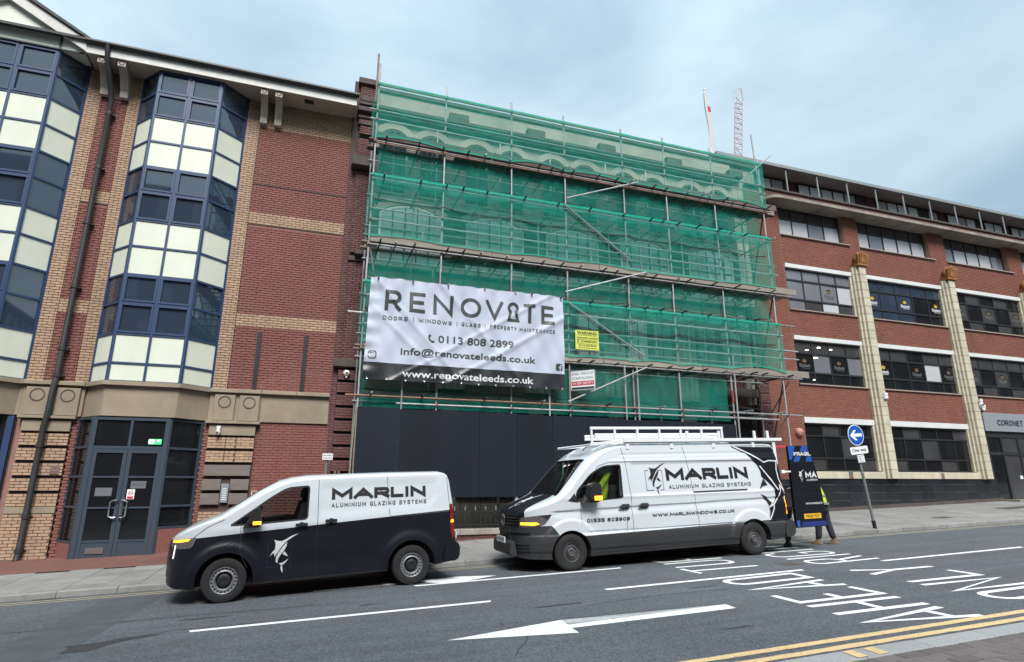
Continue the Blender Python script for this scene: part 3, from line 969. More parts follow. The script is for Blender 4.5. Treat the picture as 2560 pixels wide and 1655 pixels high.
for x in (5.15, 5.42):
    mb = MB()
    mb.add([(a, b, NZ(a, b) + .006) for a, b in ((x, 4.775), (x + .13, 4.775), (x + .15, 4.99), (x + .02, 4.99))], [(0, 1, 2, 3)])
    part('yellow_mark', mb, 'yellow_line', near)

# ------------------------------------------------------------ left: office building with bay windows
LB = thing('office_building', 'red and cream brick office building with tall blue framed bay windows', 'building', (-3.5, 18, 0))
w = MB()
w.box(-30, .60, 18.03, 30, -1.5, 13.9)
part('wall', w, 'red_mortar', LB)
items = []
def bricks(x0, x1, z0, z1, Y, m, **kw):
    for a, b, c, d in brick_rows(x0, x1, z0, z1, **kw):
        items.append((a, b, c, d, Y, m))
cm = MB()
def cream(x0, x1, z0, z1, Y=18.0):
    cm.box(x0, x1, Y + .012, Y + .035, z0, z1)
    bricks(x0, x1, z0, z1, Y, 'cream_brick', ph=x0)
for a, b in ((-6.97, -6.58), (-5.90, -5.57), (-2.66, -2.27)):
    cream(a, b, 4.36, 13.66)
cream(-6.575, -5.905, 6.23, 6.61)
cream(-6.575, -5.905, 9.42, 9.80)
cream(-6.575, -5.905, 12.80, 13.66)
cream(-2.265, .58, 6.22, 6.60)
cream(-2.265, .58, 9.42, 9.80)
cream(-2.265, .58, 12.78, 13.66)
for z0, z1 in ((4.36, 6.22), (6.62, 9.41), (9.81, 12.77)):
    bricks(-6.575, -5.905, z0, z1, 18.0, 'red_brick')
    bricks(-2.265, .58, z0, z1, 18.0, 'red_brick')
bricks(-1.40, .50, 0.0, 3.48, 18.0, 'red_brick')
bricks(-2.72, -2.58, 0.0, 3.40, 17.96, 'red_brick')
bricks(-5.76, -5.60, 0.0, 3.40, 17.96, 'red_brick')
jm = MB()
jm.box(-2.26, .6, 17.988, 18.03, 10.755, 10.775)
jm.box(-2.275, -2.262, 17.985, 18.03, 4.36, 13.66)
jm.box(.575, .60, 17.98, 18.03, 0, 13.66)
part('movement_joint', jm, 'gutter', LB)
# rusticated ground floor piers
for x0, x1 in ((-6.80, -5.76), (-2.58, -1.41)):
    one('pier_stone', 'sandstone', LB, x0, x1, 17.88, 18.02, 3.08, 3.36)
    one('pier_ledge', 'sandstone', LB, x0 - .10, x1 + .10, 17.80, 18.02, 3.395, 3.465)
    one('pier_recess', 'old_mortar', LB, x0, x1, 17.965, 18.03, -1, 3.08)
    for k in range(5):
        z0 = 2.73 - k * .3675
        if x0 < -5 or k < 2:
            cm.box(x0, x1, 17.905, 17.97, z0, z0 + .295)
            for (u, v) in ((x0, x0 + .44), (x0 + .46, x1 - .46), (x1 - .44, x1)):
                bricks(u, v, z0, z0 + .30, 17.893, 'cream_brick', zo=z0, ph=u)
    if x0 < -5:
        one('pier_stone', 'sandstone', LB, x0, x1, 17.89, 18.02, 1.09, 1.25)
    cm.box(x0, x1, 17.905, 17.97, -1, 1.08)
    bricks(x0, x1, -.15, 1.08, 17.893, 'cream_brick', zo=.03, ph=x0)
part('mortar', cm, 'cream_mortar', LB)
bricks(-19, -10.95, 0, 13.6, 18.0, 'red_brick')
lay_bricks(LB, items, 300, lambda x, z: not (-3 < x < 1 and z < 1.6))
# weathered boards screwed over the right pier
for x0, x1, z0 in ((-2.58, -1.43, 2.0), (-2.58, -2.12, 1.63), (-1.89, -1.43, 1.63), (-2.58, -2.12, 1.26), (-1.89, -1.43, 1.26)):
    mb = MB()
    mb.bbox(x0, x1, 17.86, 17.89, z0, z0 + .285, .006)
    o = part('board', mb, 'wood_grey', LB)
    sc = MB()
    for u in (x0 + .05, x1 - .05):
        sc.tube((u, 17.858, z0 + .05), (u, 17.868, z0 + .05), .01, 6)
    part('screw', sc, 'steel', o)
# stone frieze, cornice, roundel blocks
for x0, x1 in ((-14, -6.94), (-6.94, -5.6), (-2.66, -1.35), (-1.345, .5)):
    one('frieze', 'sandstone', LB, x0, x1, 17.95, 18.03, 3.47, 4.25)
    n = 2 if x1 - x0 > 1.5 else 1
    for i in range(n):
        one('cornice', 'sandstone', LB, x0 + (x1 - x0) * i / n + .003, x0 + (x1 - x0) * (i + 1) / n - .003, 17.84, 18.03, 4.25, 4.36, .012)
for x0 in (-6.85, -6.20, -2.53, -1.90):
    mb = MB()
    mb.bbox(x0, x0 + .52, 17.87, 17.955, 3.475, 4.19, .012)
    o = part('roundel_block', mb, 'sandstone', LB)
    rg = MB()
    rg.lathe([(.155, 0), (.165, -.012), (.14, -.012), (.135, .0)], (x0 + .26, 17.871, 3.99), 'y', 24)
    part('roundel', rg, 'dark_stone', o)
ZR = [4.36, 4.84, 5.62, 6.48, 7.27, 8.09, 8.86, 9.74, 10.51, 11.32, 12.13, 12.90, 13.66]
GLASS_ROW = {2, 3, 6, 7, 10, 11}
def bay(wl_, fl, fr_, wr, ndiv, skip_left=False):
    root = MB()
    P = [(wl_, 18.0), (fl, 17.38), (fr_, 17.38), (wr, 18.0)]
    segs = [(P[0], P[1], 1), (P[1], P[2], ndiv), (P[2], P[3], 1)]
    fb = MB()
    panes = []
    for (p, q, nd) in segs:
        Ln = math.hypot(q[0] - p[0], q[1] - p[1])
        for i in range(nd + 1):
            u = Ln * i / nd
            u0, u1 = (u - .03, u + .03)
            if i == 0:
                u0, u1 = 0, .055
            if i == nd:
                u0, u1 = Ln - .055, Ln
            fb.facet(p, q, u0, u1, 0, .09, ZR[0], ZR[-1])
        for k, z in enumerate(ZR):
            fb.facet(p, q, .056, Ln - .056, .006, .085, z - (0 if k == 0 else .028), z + (0 if k == len(ZR) - 1 else .028))
        for i in range(nd):
            for k in range(len(ZR) - 1):
                panes.append((p, q, Ln * i / nd, Ln * (i + 1) / nd, ZR[k], ZR[k + 1], k, nd > 1))
    o = part('bay_window', fb, 'blue_frame', LB)
    for p, q, u0, u1, z0, z1, k, front in panes:
        mb = MB()
        if k in GLASS_ROW:
            mb.facet(p, q, u0 + .02, u1 - .02, .045, .06, z0 + .02, z1 - .02)
            ta, tb = random.uniform(-.010, .010), random.uniform(-.010, .010)
            mb.v = [(a, b + ta * (a - p[0] - u0) + tb * (c - z0), c) for a, b, c in mb.v]
            part('pane', mb, 'tint_glass', o)
            if front:
                cs = MB()
                for a, b, c, d in ((u0 + .035, u0 + .085, z0 + .03, z1 - .03), (u1 - .085, u1 - .035, z0 + .03, z1 - .03),
                                   (u0 + .086, u1 - .086, z0 + .03, z0 + .08), (u0 + .086, u1 - .086, z1 - .08, z1 - .03)):
                    cs.facet(p, q, a, b, -.012, .044, c, d)
                part('casement', cs, 'blue_frame', o)
        else:
            mb.facet(p, q, u0 + .03, u1 - .03, .03, .06, z0 + .028, z1 - .028)
            part('spandrel_panel', mb, 'cream_panel', o)
    # stone frieze following the bay
    fz = MB()
    for (p, q, nd) in segs:
        Ln = math.hypot(q[0] - p[0], q[1] - p[1])
        fz.facet(p, q, 0, Ln, .02, .4, 3.47, 4.245)
        fz.facet(p, q, -.04, Ln + .04, -.09, .4, 4.25, 4.358)
    part('bay_frieze', fz, 'sandstone', LB)
bay(-5.59, -5.03, -3.33, -2.64, 2)
bay(-10.9, -10.28, -7.54, -6.94, 3)
# carved letters, too worn to read in full
cv = MB()
text_to(cv, 'HOUSE', -4.18, -3.62, 3.60, 3.70, wall_map(17.40), .004)
part('carved_letters', cv, mat('pale_carving', (0.32, 0.27, 0.20), .9), LB)
# entrance in the bay below
EP = [(-5.66, 18.0), (-5.15, 17.42), (-3.43, 17.42), (-2.70, 18.0)]
ent = MB()
def ebar(p, q, u0, u1, z0, z1, d0=0.0, d1=.09):
    ent.facet(p, q, u0, u1, d0, d1, z0, z1)
LnL = math.hypot(.51, .58)
LnR = math.hypot(.73, .58)
zb = 0.02
for p, q, Ln, zlo in ((EP[0], EP[1], LnL, .41), (EP[2], EP[3], LnR, .70)):
    ebar(p, q, 0, .06, zlo, 3.44)
    ebar(p, q, Ln - .09, Ln, zb if p == EP[0] else zlo, 3.44)
    for z in (zlo, 1.22, 1.94, 2.66, 3.38):
        ebar(p, q, .061, Ln - .091, z, z + .055, .01, .08)
ebar(EP[1], EP[2], 0, .10, zb, 3.44)
ebar(EP[1], EP[2], 1.62, 1.72, zb, 3.44)
ebar(EP[1], EP[2], .101, 1.619, 2.645, 2.72, .005, .085)
ebar(EP[1], EP[2], .101, 1.619, 3.37, 3.44, .005, .085)
ebar(EP[1], EP[2], .83, .89, 2.721, 3.369, .01, .08)
ebar(EP[2], EP[3], 0, .08, zb, .70)
eo = part('entrance', ent, 'slate_frame', LB)
def epane(p, q, u0, u1, z0, z1, d=.05, m='dark_glass', name='pane'):
    mb = MB()
    mb.facet(p, q, u0, u1, d, d + .012, z0, z1)
    return part(name, mb, m, eo)
for p, q, Ln, zz in ((EP[0], EP[1], LnL, (.46, 1.22, 1.94, 2.66, 3.38)), (EP[2], EP[3], LnR, (.75, 1.22, 1.94, 2.66, 3.38))):
    for i in range(4):
        epane(p, q, .05, Ln - .08, zz[i] + .03, zz[i + 1] + .02)
epane(EP[1], EP[2], .09, .84, 2.70, 3.40)
epane(EP[1], EP[2], .88, 1.63, 2.70, 3.40)
for a, b, u0, u1, z1 in ((EP[0], EP[1], .0, LnL - .09, .41), (EP[2], EP[3], .08, LnR, .70)):
    dw = MB()
    dw.facet(a, b, u0, u1, .015, .2, -.3, z1)
    part('dwarf_wall', dw, 'red_brick', LB)
for u0, u1, hx in ((.105, .855, 1), (.865, 1.615, -1)):
    dm = MB()
    F = lambda a, b, c, d, e=.012, f=.07: dm.facet(EP[1], EP[2], a, b, e, f, c, d)
    F(u0, u0 + .09, .04, 2.64)
    F(u1 - .09, u1, .04, 2.64)
    F(u0 + .091, u1 - .091, 2.55, 2.64)
    for z in (1.20, 1.94):
        F(u0 + .091, u1 - .091, z, z + .045)
    F(u0 + .091, u1 - .091, .42, .47)
    F(u0 + .091, u1 - .091, .04, .419, .025)
    d = part('door', dm, 'slate_frame', LB)
    for z0, z1 in ((.46, 1.21), (1.235, 1.95), (1.975, 2.56)):
        mb = MB()
        mb.facet(EP[1], EP[2], u0 + .08, u1 - .08, .04, .05, z0, z1)
        part('pane', mb, 'dark_glass', d)
    hx0 = -5.15 + (u1 - .045 if hx > 0 else u0 + .045)
    hb = MB()
    dx = -.13 * hx
    hb.path([(hx0, 17.43, .99), (hx0, 17.37, .99), (hx0 + dx * .4, 17.36, .985), (hx0 + dx, 17.35, 1.02), (hx0 + dx, 17.35, 1.36), (hx0 + dx * .4, 17.36, 1.40), (hx0, 17.37, 1.395), (hx0, 17.43, 1.395)], .019, 8)
    part('handle', hb, 'steel', d, smooth=True)
    if hx > 0:
        lp = MB()
        lp.facet(EP[1], EP[2], .30, .68, .005, .02, .16, .30)
        part('letter_plate', lp, 'steel', d)
    else:
        lp = MB()
        lp.facet(EP[1], EP[2], .875, .935, .0, .011, 1.04, 1.36)
        part('push_plate', lp, 'steel', d)
# dark glazed entrance under the far bay
fe = MB()
fe.box(-14, -6.96, 17.93, 18.02, -.5, 3.44)
fo = part('far_entrance', fe, 'dark_glass', LB)
for x in (-7.12, -8.2, -9.3):
    fe = MB()
    fe.box(x, x + .14, 17.90, 17.929, -.3, 3.44)
    part('frame_post', fe, 'blue_frame', fo)
# eaves
ev = MB()
ev.box(-6.86, .58, 17.235, 18.03, 13.665, 13.75)
part('soffit', ev, 'soffit', LB)
ev = MB()
ev.box(-6.86, .60, 17.20, 17.23, 13.65, 13.93)
ev.box(.585, .60, 17.231, 18.03, 13.65, 13.93)
part('fascia', ev, 'white_board', LB)
gt = MB()
gt.path([(-6.9, 17.13, 13.99), (.66, 17.13, 13.99)], .075, 10)
part('gutter', gt, 'gutter', LB, smooth=True)
rf = MB()
rf.hexa([(-30, 17.1, 13.98), (.62, 17.1, 13.98), (.62, 24, 16.6), (-30, 24, 16.6), (-30, 17.1, 14.06), (.62, 17.1, 14.06), (.62, 24, 16.7), (-30, 24, 16.7)])
part('roof', rf, 'slate_roof', LB)
for xc in (-6.48, -5.98, -2.16, -1.74):
    cb = MB()
    cb.prism([(17.26, 13.664), (17.26, 13.46), (17.44, 13.44), (17.62, 13.30), (17.82, 13.0), (17.84, 12.82), (17.999, 12.82), (17.999, 13.664)], xc - .1, xc + .1, 'x')
    o = part('corbel', cb, 'corbel', LB)
    rg = MB()
    rg.lathe([(.05, 0), (.055, -.012), (.072, -.012), (.076, 0)], (xc, 17.262, 13.56), 'y', 16)
    part('roundel', rg, 'dark_stone', o)
vt = MB()
vt.box(-1.0, -.72, 17.42, 17.62, 13.655, 13.664)
part('vent', vt, 'gutter', LB)
# gable over the far bay
gb = MB()
gb.prism([(-6.92, 13.68), (-8.92, 15.0), (-10.9, 13.68)], 17.34, 17.9)
part('gable_panel', gb, 'cream_panel', LB)
gr_ = MB()
for sx in (1, -1):
    a = (lambda x: x) if sx > 0 else (lambda x: -17.84 - x)
    gr_.prism([(a(-6.86), 13.67), (a(-6.86), 14.02), (a(-8.92), 15.22), (a(-8.92), 14.89)], 17.19, 17.34)
part('bargeboard', gr_, 'white_board', LB)
gr_ = MB()
for sx in (1, -1):
    a = (lambda x: x) if sx > 0 else (lambda x: -17.84 - x)
    gr_.prism([(a(-6.80), 14.02), (a(-6.80), 14.10), (a(-8.92), 15.34), (a(-8.92), 15.225)], 17.12, 20)
part('gable_roof', gr_, 'slate_roof', LB)
gr_ = MB()
gr_.box(-7.56, -7.50, 17.32, 17.36, 13.67, 14.05)
gr_.box(-10.9, -6.95, 17.325, 17.36, 13.66, 13.70)
part('gable_trim', gr_, 'slate_frame', LB)
# downpipe
dp = MB()
dp.path([(-6.35, 17.13, 13.97), (-6.33, 17.2, 13.55), (-6.26, 17.6, 12.95), (-6.24, 17.78, 12.6), (-6.24, 17.80, 9), (-6.24, 17.80, 4.42), (-6.25, 17.76, 4.2), (-6.26, 17.76, 3.5), (-6.30, 17.78, 3.2), (-6.30, 17.80, 2.9), (-6.30, 17.80, .2), (-6.30, 17.74, .02)], .068, 10)
do = part('downpipe', dp, 'pipe', LB, smooth=True)
for z in (12.2, 10.45, 8.75, 6.9, 5.2, 4.5, 2.72, 1.03, .25):
    cb = MB()
    cb.lathe([(.07, -.05), (.085, -.05), (.085, .05), (.07, .05)], (-6.24 if z > 4 else -6.30, 17.80, z), 'z', 12)
    cb.box(-6.36 if z > 4 else -6.42, -6.12 if z > 4 else -6.18, 17.86, 17.99, z - .02, z + .02)
    part('collar', cb, 'pipe', do)
for x in (-1.58, -.30):
    sb = MB()
    sb.box(x - .055, x + .055, 17.94, 17.998, 4.37, 6.08)
    part('steel_strap', sb, 'gutter', LB)

def cctv(name, label, x, y, z, s=1.0):
    t = thing(name, label, 'camera', (x, y, z), 'cctv cameras')
    b = MB()
    b.bbox(x - .05 * s, x + .05 * s, y - .06 * s, y + .06, z, z + .08 * s, .006)
    part('bracket', b, 'white_plastic', t)
    b = MB()
    b.lathe([(.001, -.16 * s), (.035 * s, -.15 * s), (.058 * s, -.11 * s), (.062 * s, -.07 * s), (.05 * s, -.02 * s), (.02 * s, -.0)], (x, y - .03, z), 'z', 16)
    part('dome', b, 'white_plastic', t, smooth=True)
    b = MB()
    b.lathe([(.001, -.065 * s), (.025 * s, -.06 * s), (.03 * s, -.05 * s)], (x - .01, y - .03, z - .09 * s), 'y', 12)
    part('lens', b, 'black_print', t, smooth=True)
cctv('cctv_camera', 'white dome camera on the stone pier beside the blue grey entrance doors', -2.33, 17.82, 3.24)
# small notices
def notice(name, label, cat, x0, x1, z0, z1, Y, m, lines=(), th=.012, group=None):
    t = thing(name, label, cat, ((x0 + x1) / 2, Y, z0), group)
    b = MB()
    b.bbox(x0, x1, Y - th, Y, z0, z1, .003)
    part('plate', b, m, t)
    for args in lines:
        k = MB()
        f, mm = args[0], args[-1]
        f(k, *args[1:-1])
        part('print', k, mm, t)
    return t
def ln(k, x0, x1, z0, z1, Y):
    k.add([(x0, Y, z0), (x1, Y, z0), (x1, Y, z1), (x0, Y, z1)], [(0, 1, 2, 3)])
notice('name_plaque', 'tall grey tenant plaque between the weathered boards on the brick pier', 'plaque', -2.10, -1.915, 1.31, 1.80, 17.875, 'sign_grey',
       [(ln, -2.06, -1.95, 1.38 + i * .055, 1.40 + i * .055, 17.862, 'white_sign') for i in range(6)])
notice('no_smoking_notice', 'red and white no smoking notice on the right entrance door', 'sign', -4.17, -4.0, 1.42, 1.66, 17.455, 'white_sign',
       [(lambda k, *a: k.lathe([(.042, 0), (.056, 0)], (-4.085, 17.442, 1.57), 'y', 20), 'red_print'), (ln, -4.15, -4.02, 1.43, 1.49, 17.442, 'red_print'), (ln, -4.12, -4.05, 1.562, 1.578, 17.4415, 'black_print')])
notice('door_notice', 'small yellow and green notice on the left entrance door', 'sign', -4.37, -4.30, 1.55, 1.66, 17.455, 'yellow_sign', [(ln, -4.36, -4.31, 1.56, 1.60, 17.442, 'green_print')])
notice('door_notice', 'white letterhead notice taped inside the left entrance door', 'sign', -4.86, -4.5, 1.50, 1.70, 17.468, 'grey_glass')
notice('door_notice', 'grey opening notice high on the right entrance door', 'sign', -4.12, -3.78, 1.68, 1.86, 17.468, 'grey_glass', [(ln, -4.08, -3.82, 1.76, 1.775, 17.455, 'black_print')])
notice('warning_plate', 'small red edged plate on the red brick wall above the van bonnet', 'sign', -1.36, -1.2, 1.47, 1.70, 17.985, 'red_brick',
       [(ln, -1.345, -1.215, 1.485, 1.50, 17.97, 'white_sign'), (ln, -1.345, -1.215, 1.60, 1.61, 17.97, 'white_sign'), (ln, -1.345, -1.33, 1.50, 1.60, 17.9695, 'white_sign'), (ln, -1.23, -1.215, 1.50, 1.60, 17.9695, 'white_sign')])
notice('warning_plate', 'faded red plate on the cream brick pier beside the downpipe', 'sign', -6.02, -5.82, 2.03, 2.24, 17.885, 'wood_grey',
       [(ln, -6.0, -5.84, 2.05, 2.11, 17.872, 'red_brick'), (ln, -5.97, -5.87, 2.14, 2.21, 17.872, 'red_brick')])
def exit_sign(label, x0, x1, z0, z1, Y):
    t = thing('exit_sign', label, 'exit sign', ((x0 + x1) / 2, Y, z0))
    b = MB()
    b.box(x0, x1, Y - .01, Y + .03, z0, z1)
    part('lit_box', b, 'green_print', t)
    h = z1 - z0
    k = MB()
    wm = wall_map(Y - .012)
    poly_to(k, [(x0 + .05 * h, z0 + .1 * h), (x0 + .95 * h, z0 + .1 * h), (x0 + .95 * h, z0 + .9 * h), (x0 + .05 * h, z0 + .9 * h)], wm, 0)
    part('print', k, 'lit_white', t)
    k = MB()
    poly_to(k, [(x0 + .5 * h, z0 + .8 * h), (x0 + .2 * h, z0 + .48 * h), (x0 + .4 * h, z0 + .48 * h), (x0 + .4 * h, z0 + .2 * h), (x0 + .6 * h, z0 + .2 * h), (x0 + .6 * h, z0 + .48 * h), (x0 + .8 * h, z0 + .48 * h)], wm, .003)
    ribbon(k, [Vector((x1 - .7 * h, z0 + .2 * h)), Vector((x1 - .5 * h, z0 + .45 * h)), Vector((x1 - .45 * h, z0 + .7 * h))], .12 * h, wm, .003)
    part('arrow', k, 'green_print', t)
    k = MB()
    ribbon(k, [Vector((x1 - .75 * h, z0 + .62 * h)), Vector((x1 - .42 * h, z0 + .66 * h)), Vector((x1 - .22 * h, z0 + .45 * h))], .1 * h, wm, .004)
    poly_to(k, disc_pts(x1 - .35 * h, z0 + .82 * h, .1 * h, 10), wm, .004)
    part('running_figure', k, 'lit_white', t)
exit_sign('lit green exit sign in the glass above the entrance doors', -3.87, -3.58, 2.78, 2.91, 17.46)
exit_sign('lit green exit sign seen in the far bay window', -8.02, -7.72, 6.02, 6.16, 17.40)
exit_sign('reflected looking lit green exit sign low in the far bay window', -8.02, -7.76, 5.70, 5.78, 17.40)
# ------------------------------------------------------------ middle: old brick warehouse behind the scaffold
WB = thing('warehouse_building', 'old dark brick and stone warehouse wrapped in scaffold and green netting', 'building', (8.5, 18, 0))
WY = 18.10
bd = MB()
bd.box(.62, 17.3, WY + .02, 32, -2, 14.9)
part('wall', bd, 'grey_stone', WB)
# upper arcade zone, stone; lower storeys in dark brick
zones = MB()
zones.box(1.25, 16.0, WY - .01, WY + .02, 10.95, 12.5)
zones.box(1.25, 16.0, WY - .02, WY + .02, 4.6, 8.55)
one('darkened_wall', 'dark_stone', WB, 1.25, 16.0, WY - .02, WY + .02, 8.73, 10.85)  # wall colour darkened against sun behind the net, so panes stand out
one('darkened_wall', 'dark_stone', WB, 1.25, 16.0, WY - .021, WY - .0201, 10.99, 12.5, .0001)
part('brick_zone', zones, 'old_brick', WB)
for z0, z1, d in ((13.95, 14.12, .22), (14.12, 14.26, .34), (12.62, 12.72, .08), (10.86, 11.0, .10), (8.55, 8.72, .16), (7.95, 8.2, .1)):
    one('cornice', 'dark_stone' if z0 > 13 else 'grey_stone', WB, 1.28, 16.0, WY - d, WY, z0, z1, .02)
one('parapet', 'grey_stone', WB, 1.28, 16.0, WY - .06, WY + .4, 14.27, 14.95)
one('parapet_coping', 'dark_stone', WB, 1.28, 17.3, WY - .12, WY + .5, 14.951, 15.1)
def arch_pts(xc, hw, zs, zc, n=12):
    h = zc - zs
    r = (hw * hw + h * h) / (2 * h)
    a = math.asin(min(1, hw / r))
    return [(xc + r * math.sin(-a + 2 * a * i / n), zc - r + r * math.cos(-a + 2 * a * i / n)) for i in range(n + 1)]
def arch_window(xc, hw, z0, zs, zc, m, bars_x, bars_z, frame='white_plastic'):
    f = MB()
    top = arch_pts(xc, hw, zs, zc)
    pts = [(xc - hw, z0)] + top + [(xc + hw, z0)]
    cl = [Vector(p) for p in pts]
    ribbon(f, cl, .07, wall_map(WY - .045), 0, True)
    o = part('window', f, frame, WB)
    g = MB()
    poly_to(g, pts, wall_map(WY - .03), 0)
    part('pane', g, m, o)
    b = MB()
    for i in range(1, bars_x):
        x = xc - hw + 2 * hw * i / bars_x
        zt = zs + (zc - zs) * (1 - ((x - xc) / hw) ** 2)
        b.box(x - .02, x + .02, WY - .05, WY - .035, z0 + .04, zt - .03)
    part('mullion', b, 'iron', o)
    for i in range(1, bars_z):
        z = z0 + (zs - z0) * i / bars_z
        b2 = MB()
        b2.box(xc - hw + .04, xc + hw - .04, WY - .054, WY - .051, z - .02, z + .02)
        part('glazing_bar', b2, 'iron', o)
    vs = MB()     # voussoir ring
    ring = arch_pts(xc, hw + .17, zs + .12, zc + .17)
    ribbon(vs, [Vector(p) for p in ring], .24, wall_map(WY - .06), 0)
    part('arch_ring', vs, 'grey_stone', o)
bays = [2.66, 5.6, 8.56, 11.58, 14.6]
for i, xc in enumerate(bays):
    arch_window(xc, 1.02, 8.74, 10.45, 10.78, 'arch_glass', 5, 3)
    for dx in (-.70, .62):
        arch_window(xc + dx, .44, 11.2, 13.15, 13.56, 'dark_glass', 2, 3, 'dark_stone')
    one('corbel_block', 'dark_stone', WB, xc + 1.15, xc + 1.85, WY - .3, WY, 14.27, 14.55)
    for dx in (-.52, .52):
        w_ = MB()
        w_.box(xc + dx - .44, xc + dx + .44, WY - .05, WY - .03, 5.9, 7.65)
        o = part('window', w_, 'sky_glass' if (i + (dx > 0)) % 3 == 0 else 'grey_glass', WB)
        b = MB()
        for u in (-.42, 0, .40):
            b.box(xc + dx + u, xc + dx + u + .03, WY - .062, WY - .051, 5.9, 7.65)
        part('mullion', b, 'iron', o)
    for k in range(4):       # fluted half columns between the windows
        c = MB()
        c.tube((xc + 1.18 + k * .22, WY - .02, 4.7), (xc + 1.18 + k * .22, WY - .02, 7.9), .12, 10)
        part('half_column', c, 'grey_stone', WB, smooth=True)
    one('shopfront', 'dark_glass', WB, xc - 1.2, xc + 1.2, WY - .05, WY, 1.3, 4.3)
# left corner pilaster
one('pilaster_core', 'old_mortar', WB, .53, 1.28, 17.93, 18.1, -.2, 15.1)
wit = []
for z0, z1, Y, x0 in ((13.02, 13.8, 17.80, .76), (14.42, 14.92, 17.80, .72), (12.2, 12.9, 17.84, .74), (8.85, 11.68, 17.84, .74), (5.40, 8.55, 17.84, .74)):
    for a, b, c, d in brick_rows(x0, 1.28, z0, z1):
        wit.append((a, b, c, d, Y, 'old_brick'))
for z0, z1 in ((5.4, 12.0),):
    for a, b, c, d in brick_rows(.55, .73, z0, z1):
        wit.append((a, b, c, d, 17.91, 'old_brick'))
for a, b, c, d in brick_rows(.52, .67, 0, 5.1):
    wit.append((a, b, c, d, 17.91, 'old_brick'))
for k in range(13):
    zt = 5.08 - k * .377
    for a, b, c, d in brick_rows(.68, 1.28, zt - .30, zt, zo=zt - .30):
        wit.append((a, b, c, d, 17.80, 'old_brick'))
    one('pilaster_block', 'old_mortar', WB, .68, 1.28, 17.815, 17.92, zt - .305, zt, .002)
lay_bricks(WB, wit, 300)
for z0, z1, x0, Y in ((14.92, 15.14, .64, 17.70), (14.25, 14.42, .74, 17.70), (14.08, 14.2, .70, 17.66), (13.82, 13.98, .66, 17.62), (13.62, 13.72, .70, 17.74), (13.38, 13.5, .72, 17.76),
                      (12.05, 12.19, .63, 17.66), (11.78, 12.04, .60, 17.58), (8.72, 8.86, .9, 17.6), (8.55, 8.71, .72, 17.78), (5.16, 5.38, .53, 17.70)):
    one('stone_course', 'dark_stone', WB, x0, 1.30, Y, 18.05, z0, z1, .012)
for z0, z1 in ((13.5, 13.62), (13.72, 13.82), (13.98, 14.08), (14.2, 14.25)):
    one('brick_course', 'old_brick', WB, .74, 1.29, 17.79, 18.05, z0, z1, .005)
# right pier and a flat black sheet for the shade inside the doorway
one('pier', 'old_mortar', WB, 16.05, 16.62, 17.86, 18.1, -.2, 8.6)
wit = []
for k in range(22):
    zt = 8.5 - k * .38
    for a, b, c, d in brick_rows(16.05, 16.6, zt - .3, zt, zo=zt - .3):
        wit.append((a, b, c, d, 17.83, 'old_brick'))
mb = MB()
for x0, x1, z0, z1, Y, _ in wit:
    mb.bbox(x0, x1, Y, Y + .025, z0, z1, .004)
part('pier_brickwork', mb, 'old_brick', WB, kind='stuff')
one('doorway', 'iron', WB, 14.1, 16.0, WY - .015, WY + .015, -.2, 5.6)
one('door_surround', 'grey_stone', WB, 15.3, 15.9, WY - .12, WY - .02, .4, 3.4)
one('door_canopy', 'dark_stone', WB, 14.0, 16.0, WY - .35, WY - .02, 4.95, 5.25)

# ------------------------------------------------------------ scaffold
SCF = thing('scaffold', 'tube scaffold with board lifts across the whole warehouse front', 'scaffold', (8.5, 16.8, 0))
FY, IY = 16.2, 17.4
PX = [1.18, 3.32, 5.55, 7.45, 9.68, 11.41, 13.48, 15.72]
PT = [14.62, 14.30, 14.25, 14.15, 14.12, 14.15, 14.12, 14.1]
T = .027
def tube_part(name, a, b, m='galv', r=T, n=8):
    r = .028 if name == 'standard' else r
    mb = MB()
    mb.tube(a, b, r, n)
    return part(name, mb, m, SCF, smooth=True)
for i, x in enumerate(PX):
    z0 = 3.6 if 0 < i < 6 else .3
    if i == 6:
        z0 = .5
    tube_part('standard', (x, FY, z0), (x, FY, 8.05), n=10)
    tube_part('standard', (x + .012, FY, 7.9), (x + .012, FY, PT[i]), n=10)
    tube_part('standard', (x, IY, SLOPE * x + .2), (x, IY, 13.4))
tube_part('standard', (1.12, FY - .02, 13.2), (1.12, FY - .02, 14.95), 'rusty')
tube_part('standard', (13.55, FY - .06, 1.0), (13.60, FY - .06, 6.1))
for x in (2.34, 6.75, 9.35, 9.80):
    tube_part('standard', (x, FY - .055, 3.6), (x, FY - .055, 4.6 if x < 9.3 else 5.5))
tube_part('standard', (2.9, IY - .3, 8.7), (2.9, IY - .3, 9.75))
for x in (2.3, 4.5, 6.6, 8.6, 10.6, 12.4, 14.6):
    tube_part('standard', (x, IY - .12, 12.0), (x, IY - .12, 12.85))
    tube_part('standard', (x + .3, IY - .12, 5.6), (x + .3, IY - .12, 10.8))
LED = [(13.87, 1.2, 15.8, 'galv'), (13.82, 1.2, 15.8, 'rusty'), (12.92, .95, 15.9, 'galv'), (12.60, 1.0, 15.9, 'galv'), (11.86, 1.15, 16.1, 'galv'), (11.80, 1.2, 15.9, 'rusty'),
       (10.72, 1.1, 15.9, 'galv'), (10.60, 1.15, 15.9, 'galv'), (9.63, 1.15, 16.0, 'galv'), (9.29, 1.15, 16.0, 'galv'), (8.50, 1.15, 16.55, 'galv'), (7.36, 1.1, 16.5, 'galv'), (6.96, 1.2, 15.9, 'galv'),
       (6.42, .75, 16.5, 'galv'), (6.12, 1.2, 16.5, 'galv'), (5.42, 1.15, 16.55, 'galv'), (4.11, .84, 9.6, 'rusty'), (4.11, 9.6, 16.35, 'galv'), (3.93, 2.2, 15.3, 'galv')]
